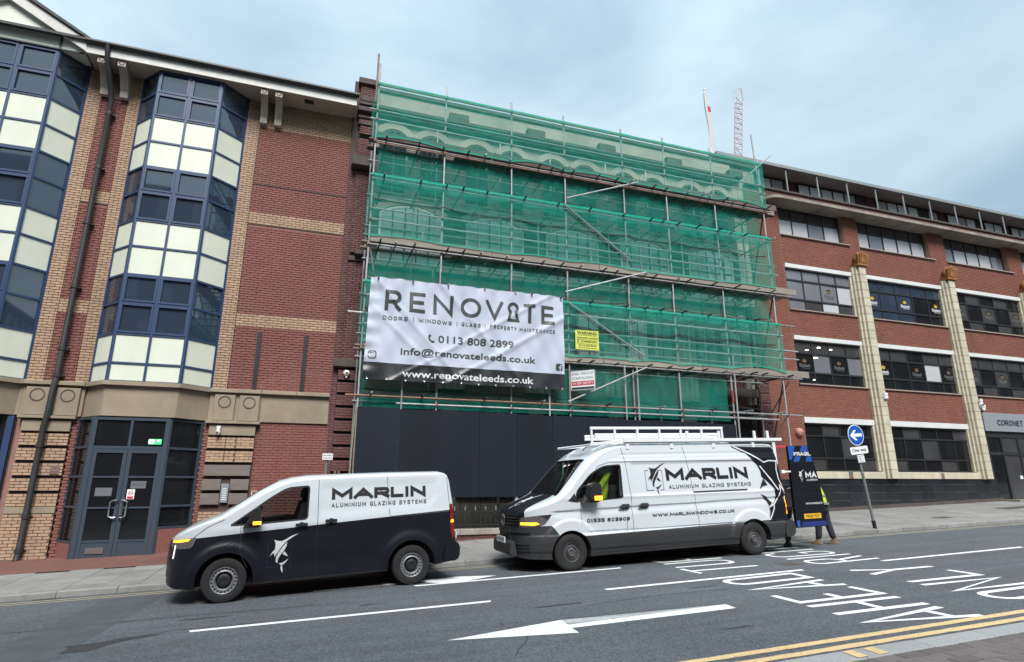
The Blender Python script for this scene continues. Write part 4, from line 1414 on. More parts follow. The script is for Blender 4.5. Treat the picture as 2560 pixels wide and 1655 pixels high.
for z, x0, x1, m in LED:
    tube_part('ledger', (x0, FY - .05, z), (x1, FY - .05, z - .005), m)
for z in (11.86, 10.66, 9.6, 9.29, 8.5, 7.36, 6.42, 6.12, 5.42, 4.11):
    tube_part('ledger', (1.1, IY - .05, z), (15.9, IY - .05, z))
rnd = random.Random(11)
for z, dens in ((11.92, .62), (10.66, .75), (8.56, .66), (7.40, .8), (5.47, .7), (4.16, 1.3)):
    x = 1.5
    while x < 16.1:
        yy = FY - .30 - rnd.uniform(0, .12)
        tube_part('transom', (x, FY - .1 if (z < 5.6 and z > 5 and x < 7.3) else yy, z), (x, IY + .55, z + .01), 'pipe' if rnd.random() < .75 else 'galv', n=6)
        x += dens * rnd.uniform(.55, 1.7)
for a, b in (((7.29, 7.65), (10.26, 8.66)), ((7.38, 7.31), (10.01, 5.77)), ((7.30, 4.18), (10.10, 5.41)), ((7.42, 10.92), (10.19, 12.0)), ((7.31, 10.69), (9.73, 8.99))):
    tube_part('brace', (a[0], FY - .20, a[1]), (b[0], FY - .20, b[1]))
for z0, z1 in ((8.6, 5.5), (11.9, 8.6), (5.4, 2.2)):
    tube_part('brace', (15.76, FY, z0), (15.76, IY, z1), 'pipe')
tube_part('brace', (15.70, FY + .05, 4.0), (14.9, FY + .9, 2.0), 'rusty')
tube_part('brace', (15.9, FY - .1, 5.3), (15.76, IY, 3.8), 'rusty')
tube_part('brace', (15.2, FY - .08, 13.3), (16.35, FY - .08, 14.35))
tube_part('standard', (16.0, FY + .3, 12), (15.85, FY + .3, 15.4))
tube_part('brace', (1.25, FY + .05, 8.4), (1.75, FY + .6, 6.2))
tr_ = MB()
tr_.tube((13.48, FY - .028, 4.45), (13.48, FY - .028, 4.85), .03, 8)
part('tape', tr_, 'pole_red', SCF)
# boards
brd = MB()
brd.box(0, 3.88, 0, .222, 0, .038)
bm_a = brd.mesh('board', 'plank')
bm_d = brd.mesh('board', 'dark_plank')
for z in (11.89, 8.53, 5.44):
    for j in range(4):
        x = 1.0 - (j % 2) * 1.2
        while x < 15.7:
            if x > .5 and x < 12.5:
                link('board', bm_d if z > 11 else bm_a, SCF, (x, FY + .03 + j * .235, z + .065))
            x += 3.92
    for j in range(4):
        one('board', 'dark_plank' if z > 11 else 'plank', SCF, 12.76 + .0 * j, (16.1, 16.6, 16.4, 15.9)[j] + (z < 9) * .25, FY + .03 + j * .235, FY + .252 + j * .235, z + .066 + .001, z + .104, .002)
def toe(x0, x1, z, m, y=FY - .10):
    mb = MB()
    mb.box(x0, x1, y, y + .038, z, z + .225)
    part('toe_board', mb, m, SCF)
for z, m, ext in ((8.575, 'plank', 16.75), (5.47, 'plank', 16.85), (11.93, 'dark_plank', 16.3)):
    xs = [1.22, 4.9, 8.6, 12.3, ext]
    for i in range(4):
        toe(xs[i], xs[i + 1] - .02, z - .012 * (i % 2), m)
toe(15.5, 16.45, 11.9, 'plank', FY + .2)
cpl = MB()
cpl.box(-.035, .035, -.075, .03, -.035, .035)
cpl.box(-.02, .05, -.09, -.076, -.02, .03)
cm_ = cpl.mesh('coupler', 'rusty')
for x in PX:
    for z, x0, x1, m in LED:
        if x0 - .1 < x < x1 and m == 'galv':
            link('coupler', cm_, SCF, (x, FY, z))

# ------------------------------------------------------------ debris netting
def net(name, label, x0, x1, zt, zb, y, m='net', scal=0.0, amp=.03, nx=150, nz=22, ret=(0, 0), seed=0, sag=0.0, ties=None, hem=True):
    rnd = random.Random(seed)
    ph = [rnd.uniform(0, 6.28) for _ in range(8)]
    ties = ties or PX
    def bottom(x):
        if not scal:
            return zb
        k = max(i for i in range(len(ties)) if ties[i] <= max(x, ties[0]) )
        a = ties[k]
        b = ties[k + 1] if k + 1 < len(ties) else a + 2
        t = (x - a) / (b - a)
        return zb + scal * (.5 + .5 * math.sin(ph[0] + 7 * a)) * math.sin(PI * min(1, max(0, t))) ** .8
    def S(x, v):
        z = bottom(x) + (zt - bottom(x)) * v
        d = amp * (math.sin(2.1 * x + ph[1] + 2 * z) + .7 * math.sin(5.3 * x + ph[2] - 1.7 * z) + .5 * math.sin(9.7 * x + 3.1 * z + ph[3]) + .35 * math.sin(17 * x - 5 * z + ph[4]))
        d *= (.35 + .65 * math.sin(PI * min(1, max(0, v))) )
        return (x, y - d - sag * math.sin(PI * v), z - sag * .3 * math.sin(PI * ((x * .47) % 1)) * (v > .95))
    mb = MB()
    vs, fs = [], []
    cols = [(x0 + (x1 - x0) * i / nx, 0.0) for i in range(nx + 1)]
    for i in range(nx + 1):
        for j in range(nz + 1):
            vs.append(S(x0 + (x1 - x0) * i / nx, j / nz))
    q = nz + 1
    fs = [(i * q + j, (i + 1) * q + j, (i + 1) * q + j + 1, i * q + j + 1) for i in range(nx) for j in range(nz)]
    mb.add(vs, fs)
    for side, e in ((0, ret[0]), (1, ret[1])):
        if e:
            xx = x1 if side else x0
            vs = []
            for i in range(11):
                for j in range(nz + 1):
                    t = i / 10
                    p = S(xx, j / nz)
                    bul = .07 * math.sin(PI * t) * math.sin(PI * j / nz) + .03 * math.sin(9 * t + 5 * p[2])
                    vs.append((p[0] + (bul if side else -bul), p[1] + e * t, p[2] + .12 * t * (j < 3)))
            mb.add(vs, [(i * q + j, (i + 1) * q + j, (i + 1) * q + j + 1, i * q + j + 1) for i in range(10) for j in range(nz)])
    root = thing(name, label, 'netting', ((x0 + x1) / 2, y, zb), 'green debris nets on the scaffold')
    part('sheet', mb, m, root, smooth=True)
    if hem:
        hm = MB()
        n = nx
        for v0, v1, dz in ((1.0, .975, .02), (0.0, .02, 0)):
            a = [S(x0 + (x1 - x0) * i / n, v0) for i in range(n + 1)]
            b = [S(x0 + (x1 - x0) * i / n, v1) for i in range(n + 1)]
            a = [(p[0], p[1] - .006, p[2] + dz) for p in a]
            b = [(p[0], p[1] - .006, p[2]) for p in b]
            hm.add(a + b, [(i, i + 1, i + n + 2, i + n + 1) for i in range(n)])
        part('hem', hm, 'net_hem', root, smooth=True)
    return root
OX0, OX1 = 1.14, 15.80
net('debris_net', 'uppermost bright green net hanging above the top boards', OX0, OX1, 13.84, 11.93, FY - .13, scal=.15, ret=(.9, 1.2), seed=1, amp=.014)
net('debris_net', 'bright green net above the middle grey boards in front of arched windows', OX0, OX1, 10.72, 8.72, FY - .13, scal=.07, ret=(1.0, 1.2), seed=2, amp=.014)
net('debris_net', 'bright green net beside the white banner and the yellow warning sign', OX0, OX1, 7.36, 5.58, FY - .13, scal=.14, ret=(1.0, 1.2), seed=3, amp=.014)
net('debris_net', 'dark green wrinkled net tucked below the top boards', 1.30, 15.6, 11.84, 10.42, FY + .10, 'net_shaded', amp=.028, seed=4, sag=-.04, hem=False)
net('debris_net', 'dark green wrinkled net tucked below the middle grey boards', 1.22, 15.6, 8.47, 7.15, FY + .10, 'net_shaded', amp=.028, seed=5, sag=-.04, hem=False)
net('debris_net', 'dark green net tucked below the lowest boards above the black hoarding', 1.2, 13.40, 5.40, 3.82, FY + .10, 'net_shaded', amp=.028, seed=6, sag=-.04, hem=False)
# thin black lighting cables sagging along the netting
for z, y in ((10.95, FY + .1), (10.85, FY + .1), (9.95, FY - .165), (7.62, FY + .1), (7.52, FY + .1), (6.62, FY - .165), (6.57, FY - .165), (4.35, FY + .02)):
    ps = []
    for i in range(len(PX) - 1):
        for k in range(8):
            t = k / 8
            ps.append((PX[i] + (PX[i + 1] - PX[i]) * t, y, z - .10 * math.sin(PI * t) + .03 * math.sin(3 * PX[i])))
    mb = MB()
    mb.path(ps, .011, 5)
    part('cable', mb, 'cable', SCF)

# ------------------------------------------------------------ banner
BN = thing('banner', 'large white and black advertising banner tied to the scaffold', 'banner', (4.2, FY - .2, 4.5))
bx = [1.27, 7.16]
def ban(u, v, off=0.0):
    # u across, v height in metres; wrinkles pulled from the ties
    d = .022 * math.sin(3.1 * u + 1.9 * v) + .014 * math.sin(7.3 * u - 4.6 * v + 1) + .010 * math.sin(13 * u + 6 * v)
    t = max(0, (v - 6.75)) / .7
    d += .016 * t * math.sin(9.5 * u + .8 * math.sin(3 * u)) + .010 * t * math.sin(21 * u)
    e = max(0, 1.7 - u) / .45
    d += .03 * min(1, e) * math.sin(15 * v)
    fold = (u - 1.6) * .62 - (v - 4.6)
    d += .05 * math.exp(-((fold - 1.3) / .10) ** 2) + .035 * math.exp(-((fold - .35) / .08) ** 2) + .03 * math.exp(-((u + v * 1.1 - 8.6) / .12) ** 2)
    f2 = (u - 4.4) + .9 * (v - 6.2)
    d += .035 * math.exp(-(f2 / .12) ** 2) + .03 * math.exp(-((f2 + 1.9) / .1) ** 2)
    top = 7.43 - .012 * (u - 1.3) + .018 * math.cos(u * 9)
    bot = 4.52
    z = v
    if v > 7.3:
        z = v + .010 * math.cos(u * 12.08)
    return (u + .012 * (v - 4.5) * (1 if u < 2 else 0), FY - .29 - d * .8 - off, z)
mb = MB()
nx, nz = 170, 70
def bgrid(z0, z1, nzz, off=0.0):
    vs = [ban(bx[0] - .035 * (1 - (z0 + (z1 - z0) * j / nzz - 4.5) / 3) + (bx[1] - bx[0] + .035 * (1 - (z0 + (z1 - z0) * j / nzz - 4.5) / 3)) * i / nx, z0 + (z1 - z0) * j / nzz, off) for i in range(nx + 1) for j in range(nzz + 1)]
    q = nzz + 1
    mb.add(vs, [(i * q + j, (i + 1) * q + j, (i + 1) * q + j + 1, i * q + j + 1) for i in range(nx) for j in range(nzz)])
bgrid(4.99, 7.43, 60)
part('white_sheet', mb, 'banner', BN, smooth=True)
mb = MB()
bgrid(4.52, 4.989, 14)
part('black_strip', mb, 'banner_black', BN, smooth=True)
def bprint(fn, m):
    k = MB()
    fn(k)
    return part('lettering', k, m, BN)
def grid_lift(mb2, geo):
    vs, fs = geo
    g = cut_grid([(p[0], p[1]) for p in vs], fs, .09)
    mb2.add([ban(p[0], p[1], .006) for p in g[0]], g[1])
def bstroke(text, x0, x1, z0, z1, m, sw, gap, widths=None):
    t = MB()
    stroke_to(t, text, x0, x1, z0, z1, lambda u, v, off: (u, v, 0), .0, sw, gap, widths)
    def fn(k):
        g = cut_grid([(p[0], p[1]) for p in t.v], t.f, .04)
        k.add([ban(p[0], p[1], .011) for p in g[0]], g[1])
    bprint(fn, m)
sl_ = lambda v: v
for ch, x0, x1 in (('R', 1.69, 2.17), ('E', 2.40, 2.85), ('N', 3.09, 3.67), ('O', 3.89, 4.51), ('V', 4.65, 5.20), ('T', 5.86, 6.22), ('E', 6.42, 6.83)):
    bstroke(ch, x0, x1, 6.49, 7.08, 'print_dark', .17, .3)
def keyhole(k):
    xc, zc = 5.52, 6.91
    out = [Vector((xc + .135 * math.cos(a), zc + .135 * math.sin(a))) for a in [R(-55 + 290 * i / 20) for i in range(21)]]
    pts = out + [Vector((xc - .15, 6.535)), Vector((xc + .15, 6.535))]
    t = MB()
    ribbon(t, pts, .085, lambda u, v, off: (u, v, 0), 0, True)
    g = cut_grid([(p[0], p[1]) for p in t.v], t.f, .04)
    k.add([ban(p[0], p[1], .011) for p in g[0]], g[1])
bprint(keyhole, 'print_dark')
def btext(text, x0, x1, z0, z1, m, bold=.012, spacing=1.0):
    bprint(lambda k: text_to(k, text, x0, x1, z0, z1, ban, .010, bold, .045, spacing=spacing), m)
for tx, x0, x1 in (('DOORS', 1.66, 2.37), ('|', 2.52, 2.535), ('WINDOWS', 2.68, 3.65), ('|', 3.79, 3.805), ('GLASS', 3.93, 4.50), ('|', 4.63, 4.645), ('PROPERTY', 4.78, 5.63), ('MAINTENANCE', 5.72, 6.85)):
    if tx == '|':
        bprint(lambda k, a=x0, b=x1: poly_to(k, [(a, 6.20), (b, 6.20), (b, 6.34), (a, 6.34)], ban, .007), 'print_dark')
    else:
        bstroke(tx, x0, x1, 6.215, 6.325, 'print_dark', .17, .34)
btext('0113 808 2899', 3.26, 5.52, 5.66, 5.88, 'print_dark', .018)
bprint(lambda k: [ribbon(k, fillet([(3.0, 5.86), (2.99, 5.76, .3), (3.06, 5.68, .3), (3.13, 5.67)], .2)[0], .05, ban, .007), poly_to(k, disc_pts(3.02, 5.85, .035, 8), ban, .008), poly_to(k, disc_pts(3.125, 5.685, .035, 8), ban, .008)], 'print_dark')['kind'] = 'stuff'
btext('info@renovateleeds.co.uk', 2.22, 6.23, 5.20, 5.46, 'print_dark', .016)
btext('www.renovateleeds.co.uk', 2.28, 6.15, 4.63, 4.83, 'print_white', .016)
def insta(k):
    rr = lambda x0, x1, z0, z1, r: fillet([(x0, z0, r), (x0, z1, r), (x1, z1, r), (x1, z0, r), 'c'], .5)[0]
    poly_to(k, rr(1.33, 1.56, 5.08, 5.31, .06), ban, .006)
    for a in (1,):
        pass
bprint(insta, 'print_dark')
bprint(lambda k: [ribbon(k, fillet([(1.37, 5.12, .05), (1.37, 5.27, .05), (1.52, 5.27, .05), (1.52, 5.12, .05), 'c'], .5)[0], .016, ban, .0085, True), ribbon(k, [Vector(p) for p in disc_pts(1.445, 5.195, .04, 16)], .016, ban, .0085, True), poly_to(k, disc_pts(1.495, 5.245, .011, 8), ban, .0085)], 'banner')['kind'] = 'stuff'
bprint(lambda k: poly_to(k, fillet([(6.87, 5.08, .06), (6.87, 5.30, .06), (7.09, 5.30, .06), (7.09, 5.08, .06), 'c'], .5)[0], ban, .006), 'print_dark')
bprint(lambda k: [ribbon(k, fillet([(7.07, 5.25), (7.01, 5.25, .1), (7.01, 5.08)], .5)[0], .032, ban, .0085), ribbon(k, [Vector((6.96, 5.18)), Vector((7.06, 5.18))], .028, ban, .009)], 'banner')
for i in range(12):
    e = MB()
    u = 1.35 + i * .52
    p = ban(u, 4.55, .006)
    e.lathe([(.012, 0), (.026, -.004), (.03, 0)], p, 'y', 10)
    part('eyelet', e, 'steel', BN)
    if i:
        p = ban(u, 7.40, .004)
        e = MB()
        e.tube(p, (u + .02, FY - .07, 7.50), .006, 5)
        part('tie', e, 'cable', BN)

# ------------------------------------------------------------ signs on the scaffold
SY = FY - .24
ws = thing('warning_sign', 'yellow scaffold security warning sign tied on the green netting', 'sign', (7.95, SY, 5.8))
def plate_part(root, pts, m, Y, th=.006, name='plate'):
    b = MB()
    b.prism(pts, Y, Y + th)
    return part(name, b, m, root)
plate_part(ws, [(7.57, 5.82), (8.38, 5.82), (8.37, 6.44), (7.57, 6.43)], 'yellow_sign', SY)
k = MB()
wm = wall_map(SY - .002)
text_to(k, 'WARNING', 7.63, 8.31, 6.30, 6.40, wm, .001, .03)
ribbon(k, [Vector((7.63, 6.275)), Vector((8.31, 6.275))], .012, wm, .001)
text_to(k, 'ALARM & SECURITY MONITORING', 7.61, 8.34, 6.165, 6.215, wm, .001, .03)
ribbon(k, [Vector((7.62, 6.13)), Vector((8.32, 6.13))], .008, wm, .001)
text_to(k, 'SCAFFSECURITY', 7.76, 8.33, 6.045, 6.105, wm, .001, .03)
text_to(k, 'S', 7.63, 7.69, 6.03, 6.12, wm, .001, .02)
ribbon(k, [Vector((7.72, 6.02)), Vector((7.72, 6.12))], .006, wm, .001)
ribbon(k, [Vector((7.62, 6.0)), Vector((8.32, 6.0))], .008, wm, .001)
text_to(k, '0114 2219210', 7.68, 8.28, 5.92, 5.98, wm, .001, .03)
ribbon(k, [Vector((7.66, 5.875)), Vector((8.3, 5.875))], .012, wm, .001)
part('lettering', k, 'black_print', ws)
gs = thing('scaffolder_sign', 'white scaffolder company board turned sideways below the lowest boards', 'sign', (7.8, SY, 4.6), rot=(0, 0, R(-46)), local=True)
def lpart(name, mb, m, root):
    return part(name, mb, m, root)
b = MB()
b.prism(fillet([(-.41, -.06, .1), (-.41, .56, .1), (.39, .56, .1), (.39, -.06, .1), 'c'], .3)[0], -.02, 0)
lpart('frame', b, 'galv', gs)
b = MB()
b.prism([(-.39, -.04), (-.39, .54), (.37, .54), (.37, -.04)], -.03, -.021)
lpart('plate', b, 'white_sign', gs)
gm = lambda u, v, off: (u, -.031 - off, v)
k = MB()
text_to(k, 'ENJC GROUP', -.36, .34, .40, .50, gm, .001, .0)
text_to(k, 'SCAFFOLDING', -.36, .32, .28, .36, gm, .001, .0)
ribbon(k, [Vector((-.37, .01)), Vector((.35, .01))], .07, gm, .001)
lpart('lettering', k, 'print_dark', gs)
k = MB()
ribbon(k, [Vector((-.37, .16)), Vector((.35, .16))], .13, gm, .001)
lpart('stripe', k, 'red_print', gs)
k = MB()
text_to(k, '01709 587471', -.33, .31, .125, .195, gm, .003, .01)
lpart('number', k, 'white_sign', gs)

# ------------------------------------------------------------ hoarding, railings
HY = 16.10
HD = thing('hoarding', 'dark navy site hoarding panels below the green netting', 'hoarding', (7.3, HY, 1.4))
hx = [1.18, 2.30, 3.42, 4.57, 5.70, 6.82, 7.97, 9.07, 10.24, 11.22, 12.17, 13.42]
for i in range(len(hx) - 1):
    b = MB()
    zt = 3.80 - .008 * i - (.02 if i % 3 == 1 else 0)
    b.bbox(hx[i] + .004, hx[i + 1] - .004, HY + random.uniform(-.004, .004), HY + .03, 1.44, zt, .003)
    part('panel', b, 'hoarding', HD)
    if i:
        sc_ = MB()
        for q in range(9):
            for u in (hx[i] - .045, hx[i] + .045):
                sc_.tube((u, HY - .006, 1.6 + q * .26), (u, HY + .002, 1.6 + q * .26), .009, 6)
        part('screws', sc_, 'pipe', HD, kind='stuff')
    b = MB()
    b.box(hx[i] - .03, hx[i] + .03, HY + .036, HY + .07, 1.5, zt - .03)
    part('batten', b, 'plank', HD)
for x in (1.9, 5.66, 8.9, 12.3):
    b = MB()
    b.box(x, x + .09, HY + .05, HY + .14, SLOPE * x + .2, 3.7)
    part('post', b, 'plank' if x != 5.66 else 'white_plastic', HD)
b = MB()
b.tube((1.14, HY + .05, 3.9), (1.05, HY + .05, .7), .012, 6)
part('edge_strip', b, 'plank', HD)
RL = thing('railings', 'black iron area railings with silver finials under the hoarding', 'railing', (7, 16.35, .4))
RY = 16.36
for z in (1.05, .70):
    b = MB()
    b.box(1.4, 13.6, RY - .02, RY + .02, z + .0 - .012, z + .012)
    o = part('rail', b, 'iron', RL)
x = 1.6
i = 0
while x < 13.5:
    b = MB()
    short = i % 2 == 0
    b.tube((x, RY, .55), (x, RY, 1.08 if short else 1.36), .011, 6)
    o = part('bar', b, 'iron', RL)
    if short:
        f = MB()
        f.lathe([(.012, 0), (.016, .02), (.01, .04), (.028, .065), (.012, .08), (.014, .10), (.001, .14)], (x, RY, 1.08), 'z', 8)
        f.box(x - .032, x + .032, RY - .008, RY + .008, 1.14, 1.155)
        part('finial', f, 'silver_paint', o)
    x += .148
    i += 1
AW = thing('area_wall', 'low brick area wall with grey stone coping under the iron railings', 'wall', (7, 16.3, .3))
x = .9
rnd = random.Random(2)
while x < 13.9:
    one('coping_stone', 'ledge', AW, x + .003, min(13.9, x + 1.6) - .003, 16.2, 16.55, .45, .60, .012)
    x += 1.6
one('wall_core', 'old_mortar', AW, .9, 13.9, 16.27, 16.5, -.5, .448, .002)
its = []
for a, b_, c, d in brick_rows(.9, 13.9, .0, .45):
    if d > pave((a + b_) / 2, 16.3) - .05:
        its.append((a, b_, c, d, 16.25, 'old_brick'))
lay_bricks(AW, its, 300, lambda x, z: 3.6 < x < 6.5)
# ------------------------------------------------------------ right: long red brick office block
RB = thing('brick_building', 'long red brick office block with cream tiled pilasters and ribbon windows', 'building', (26, 18, 0))
RX0, RX1 = 16.63, 60.0
G = 5.51                                     # pilaster spacing
PIL = [22.28 + G * i for i in range(7)]
w = MB()
w.box(RX0, RX1, 18.33, 40, -2, 14.05)
part('wall', w, 'brown_mortar', RB)
its = []
def wallblock(x0, x1, z0, z1, bricks=True):
    b = MB()
    b.box(x0, x1, 18.012, 18.329, z0, z1)
    part('wall', b, 'brown_mortar', RB)
    for a, c, d, e in brick_rows(x0, x1, z0, z1):
        if a < 35.5:
            its.append((a, c, d, e, 18.0, 'brown_brick'))
ROWS = [(2.27, 4.09), (5.66, 7.44), (8.76, 10.55), (12.06, 13.42)]     # window bands
BAYS = []                                    # (x0, x1) of the windows between pilasters
for i in range(6):
    BAYS.append((18.27 if i == 0 else PIL[i - 1] + .26, PIL[i] - .40))
wallblock(RX0, 18.26, 1.0, 14.0)
prev = 0.0
for (za, zb_) in ((0.9, 2.26), (4.33, 5.60), (7.64, 8.70), (10.76, 12.02), (13.44, 14.05)):
    if za < 1:
        continue
    for i, (x0, x1) in enumerate(BAYS):
        if i >= 3 and za > 15:
            continue
        xe = x1 + .66
        if za == 4.33 and i >= 2:
            wallblock(x0 - .01 if i else 18.265, xe, 4.9, 5.60)
            continue
        wallblock(18.265 if i == 0 else BAYS[i - 1][1] + .665, xe, za, zb_)
# top-row piers between the windows
TW = [(18.27, 21.86)] + [(22.72 + G * i, 27.17 + G * i) for i in range(5)]
for i in range(5):
    wallblock(TW[i][1] + .005, TW[i + 1][0] - .005, 12.025, 13.43)
lay_bricks(RB, its, 300, lambda x, z: 17.6 < x < 30 and not (z < 3 and x < 19))
# lintels and sills
def lintel(x0, x1, z0, z1, y=17.955):
    one('lintel', 'white_lintel', RB, x0, x1, y, 18.3, z0, z1, .008)
for i, (x0, x1) in enumerate(BAYS):
    xl, xr = (18.26 if i == 0 else x0 + .22), x1 + .27
    if i < 2:
        lintel(xl, xr, 4.10, 4.32)
    for z0, z1 in ((7.45, 7.63), (10.57, 10.75)):
        lintel(xl, xr, z0, z1)
    for z in (5.61, 8.71):
        one('sill', 'sill', RB, xl - .02, xr + .06, 17.93, 18.3, z, z + .045, .006)
for x0, x1 in TW:
    one('sill', 'sill', RB, x0 - .02, x1 + .22, 17.92, 18.3, 12.02, 12.065, .006)
rnd = random.Random(21)
def ribbon_window(x0, x1, z0, z1, nd, trans, kinds, Y=18.06, frame='black_frame', logos=()):
    f = MB()
    f.box(x0, x1, Y, Y + .06, z0, z0 + .05)
    f.box(x0, x1, Y, Y + .06, z1 - .05, z1)
    f.box(x0, x0 + .05, Y, Y + .06, z0 + .051, z1 - .051)
    f.box(x1 - .05, x1, Y, Y + .06, z0 + .051, z1 - .051)
    for i in range(1, nd):
        x = x0 + (x1 - x0) * i / nd
        f.box(x - .025, x + .025, Y + .003, Y + .057, z0 + .051, z1 - .051)
    for z in trans:
        f.box(x0 + .051, x1 - .051, Y - .006, Y + .054, z - .032, z + .032)
    o = part('window', f, frame, RB)
    zs = [z0 + .03] + list(trans) + [z1 - .03]
    for j in range(len(zs) - 1):
        for i in range(nd):
            xa, xb = x0 + (x1 - x0) * i / nd, x0 + (x1 - x0) * (i + 1) / nd
            kd = kinds(i, j)
            b = MB()
            t = rnd.uniform(-.006, .006)
            b.hexa([(xa + .01, Y + .03 + t, zs[j]), (xb - .01, Y + .03 - t, zs[j]), (xb - .01, Y + .045, zs[j]), (xa + .01, Y + .045, zs[j]),
                    (xa + .01, Y + .03 + t, zs[j + 1]), (xb - .01, Y + .03 - t, zs[j + 1]), (xb - .01, Y + .045, zs[j + 1]), (xa + .01, Y + .045, zs[j + 1])])
            part('pane', b, kd, o)
    for (i, colr, sc) in logos:
        xa, xb = x0 + (x1 - x0) * i / nd, x0 + (x1 - x0) * (i + 1) / nd
        xm, zm = (xa + xb) / 2, (zs[1] + zs[2]) / 2
        k = MB()
        wm_ = wall_map(Y + .02)
        poly_to(k, [(xm - .09, zm + .02), (xm + .09, zm + .02), (xm + .11, zm + .16), (xm + .05, zm + .11), (xm + .035, zm + .2), (xm, zm + .13), (xm - .035, zm + .2), (xm - .05, zm + .11), (xm - .11, zm + .16)], wm_, 0)
        part('crown_print', k, colr[0], o)
        k = MB()
        text_to(k, 'Elizabeth', xm - .27, xm + .27, zm - .17, zm - .03, wm_, 0, .025)
        ribbon(k, [Vector((xm - .16, zm - .215)), Vector((xm + .24, zm - .215))], .018, wm_, 0)
        part('name_print', k, colr[1], o)
    return o
M['faint_print'] = mat('faint_print', (0.12, 0.12, 0.12), 0.5)
M['faint_gold'] = mat('faint_gold', (0.14, 0.085, 0.04), 0.5)
WHT, DIM = ('gold_print', 'print_white'), ('faint_gold', 'faint_print')
for i, (x0, x1) in enumerate(BAYS):
    nd = 4 if i == 0 else 5
    x0a, x1a = x0 + .02, x1 + .06
    if i < 2:
        ribbon_window(x0a, x1a, 2.27, 4.09, nd, (2.76, 3.61), lambda a, b: 'dark_glass' if (a + b) % 3 else 'murk_glass')
    if i == 0:
        k1 = lambda a, b: ('murk_glass' if b == 2 else ('grey_glass' if (a, b) in ((1, 1), (3, 1)) else 'dark_glass'))
        lg = ((0, DIM, 1), (2, DIM, 1))
    elif i == 1:
        k1 = lambda a, b: ('blind_glass' if (a, b) == (3, 1) else ('murk_glass' if b == 2 and a != 2 else 'dark_glass'))
        lg = ((0, WHT, 1), (2, DIM, 1), (4, DIM, 1))
    else:
        k1 = lambda a, b: ('murk_glass' if b == 2 or (a + b) % 2 else 'dark_glass')
        lg = ((0, DIM, 1), (2, DIM, 1), (4, DIM, 1))
    ribbon_window(x0a, x1a, 5.67, 7.44, nd, (6.13, 6.93), k1, logos=lg)
    if i == 0:
        k2 = lambda a, b: ('grey_glass' if b == 2 or a < 3 else 'blind_glass') if b else ('blind_glass' if a == 2 else ('grey_glass' if a == 0 else 'murk_glass'))  # grey panes here carry the reflected sky in their colour
        lg = ((2, DIM, 1),)
    elif i == 1:
        k2 = lambda a, b: 'tint_glass' if b == 2 or a < 3 else 'dark_glass'
        lg = ((0, WHT, 1), (2, WHT, 1), (4, WHT, 1))
    else:
        k2 = lambda a, b: 'murk_glass' if (a + b) % 2 else 'dark_glass'
        lg = ((0, DIM, 1), (2, DIM, 1), (4, DIM, 1))
    ribbon_window(x0a, x1a, 8.77, 10.56, nd, (9.22, 10.06), k2, logos=lg)
for i, (x0, x1) in enumerate(TW):
    ribbon_window(x0 + .01, x1 - .01, 12.07, 13.43, 4 if i == 0 else 5, (12.93,), lambda a, b, i=i: 'murk_glass' if b else ('grey_glass' if (a + i) % 4 == 2 else 'blind_glass'), Y=18.22)
# cream tiled pilasters with stepped sides and terracotta crowns
for pi_, xc in enumerate(PIL):
    if pi_ > 5:
        break
    c = MB()
    for (a, b, y) in ((-.178, .178, 17.715), (-.292, .292, 17.805), (-.392, .392, 17.895)):
        c.box(xc + a, xc + b, y, 18.3 if a == -.392 else y + .088, 1.98, 10.98)
    part('pilaster', c, 'faience_joint', RB)
    z = 1.985
    far = MB()
    while z < 10.95:
        h = .36
        z1 = min(10.97, z + h - .010)
        for (a, b, y) in ((-.185, .185, 17.70), (-.30, -.187, 17.79), (.187, .30, 17.79), (-.40, -.302, 17.88), (.302, .40, 17.88)):
            if pi_ < 2:
                one('tile', 'faience', RB, xc + a, xc + b, y, y + .12, z, z1, .010)
            else:
                far.bbox(xc + a, xc + b, y, y + .12, z, z1, .010)
        z += h
    if far.v:
        part('pilaster_tiles', far, 'faience', RB, kind='stuff')
    # side casing beside the windows, one step further out
    for (z0, z1) in ROWS[:3]:
        if z0 < 3 and pi_ > 1:
            continue
        for s_ in range(5):
            za = z0 + (z1 - z0) * s_ / 5
            one('casing_tile', 'faience', RB, xc - .50, xc - .405, 17.97, 18.12, za + .004, za + (z1 - z0) / 5 - .004, .01)
    cr = MB()
    cr.bbox(xc - .30, xc + .30, 17.62, 18.0, 10.99, 11.09, .02)
    cr.bbox(xc - .25, xc + .25, 17.67, 18.0, 11.09, 11.2, .02)
    o = part('capital', cr, 'terracotta', RB)
    for j in range(5):
        a = -.27 + j * .135
        lf = MB()
        hh = .34 + .12 * (1 - abs(j - 2) / 2)
        lf.tube((xc + a * .8, 17.68, 11.12), (xc + a * 1.15, 17.60, 11.12 + hh), .055, 6, r2=.075)
        lf.tube((xc + a * 1.15, 17.60, 11.12 + hh), (xc + a * 1.1, 17.60, 11.24 + hh), .06, 6, r2=.01)
        part('leaf', lf, 'terracotta', o, smooth=True)
    lf = MB()
    lf.lathe([(.2, 0), (.24, .15), (.18, .35), (.1, .45), (.001, .55)], (xc, 17.82, 11.15), 'z', 10)
    part('finial', lf, 'terracotta', o, smooth=True)
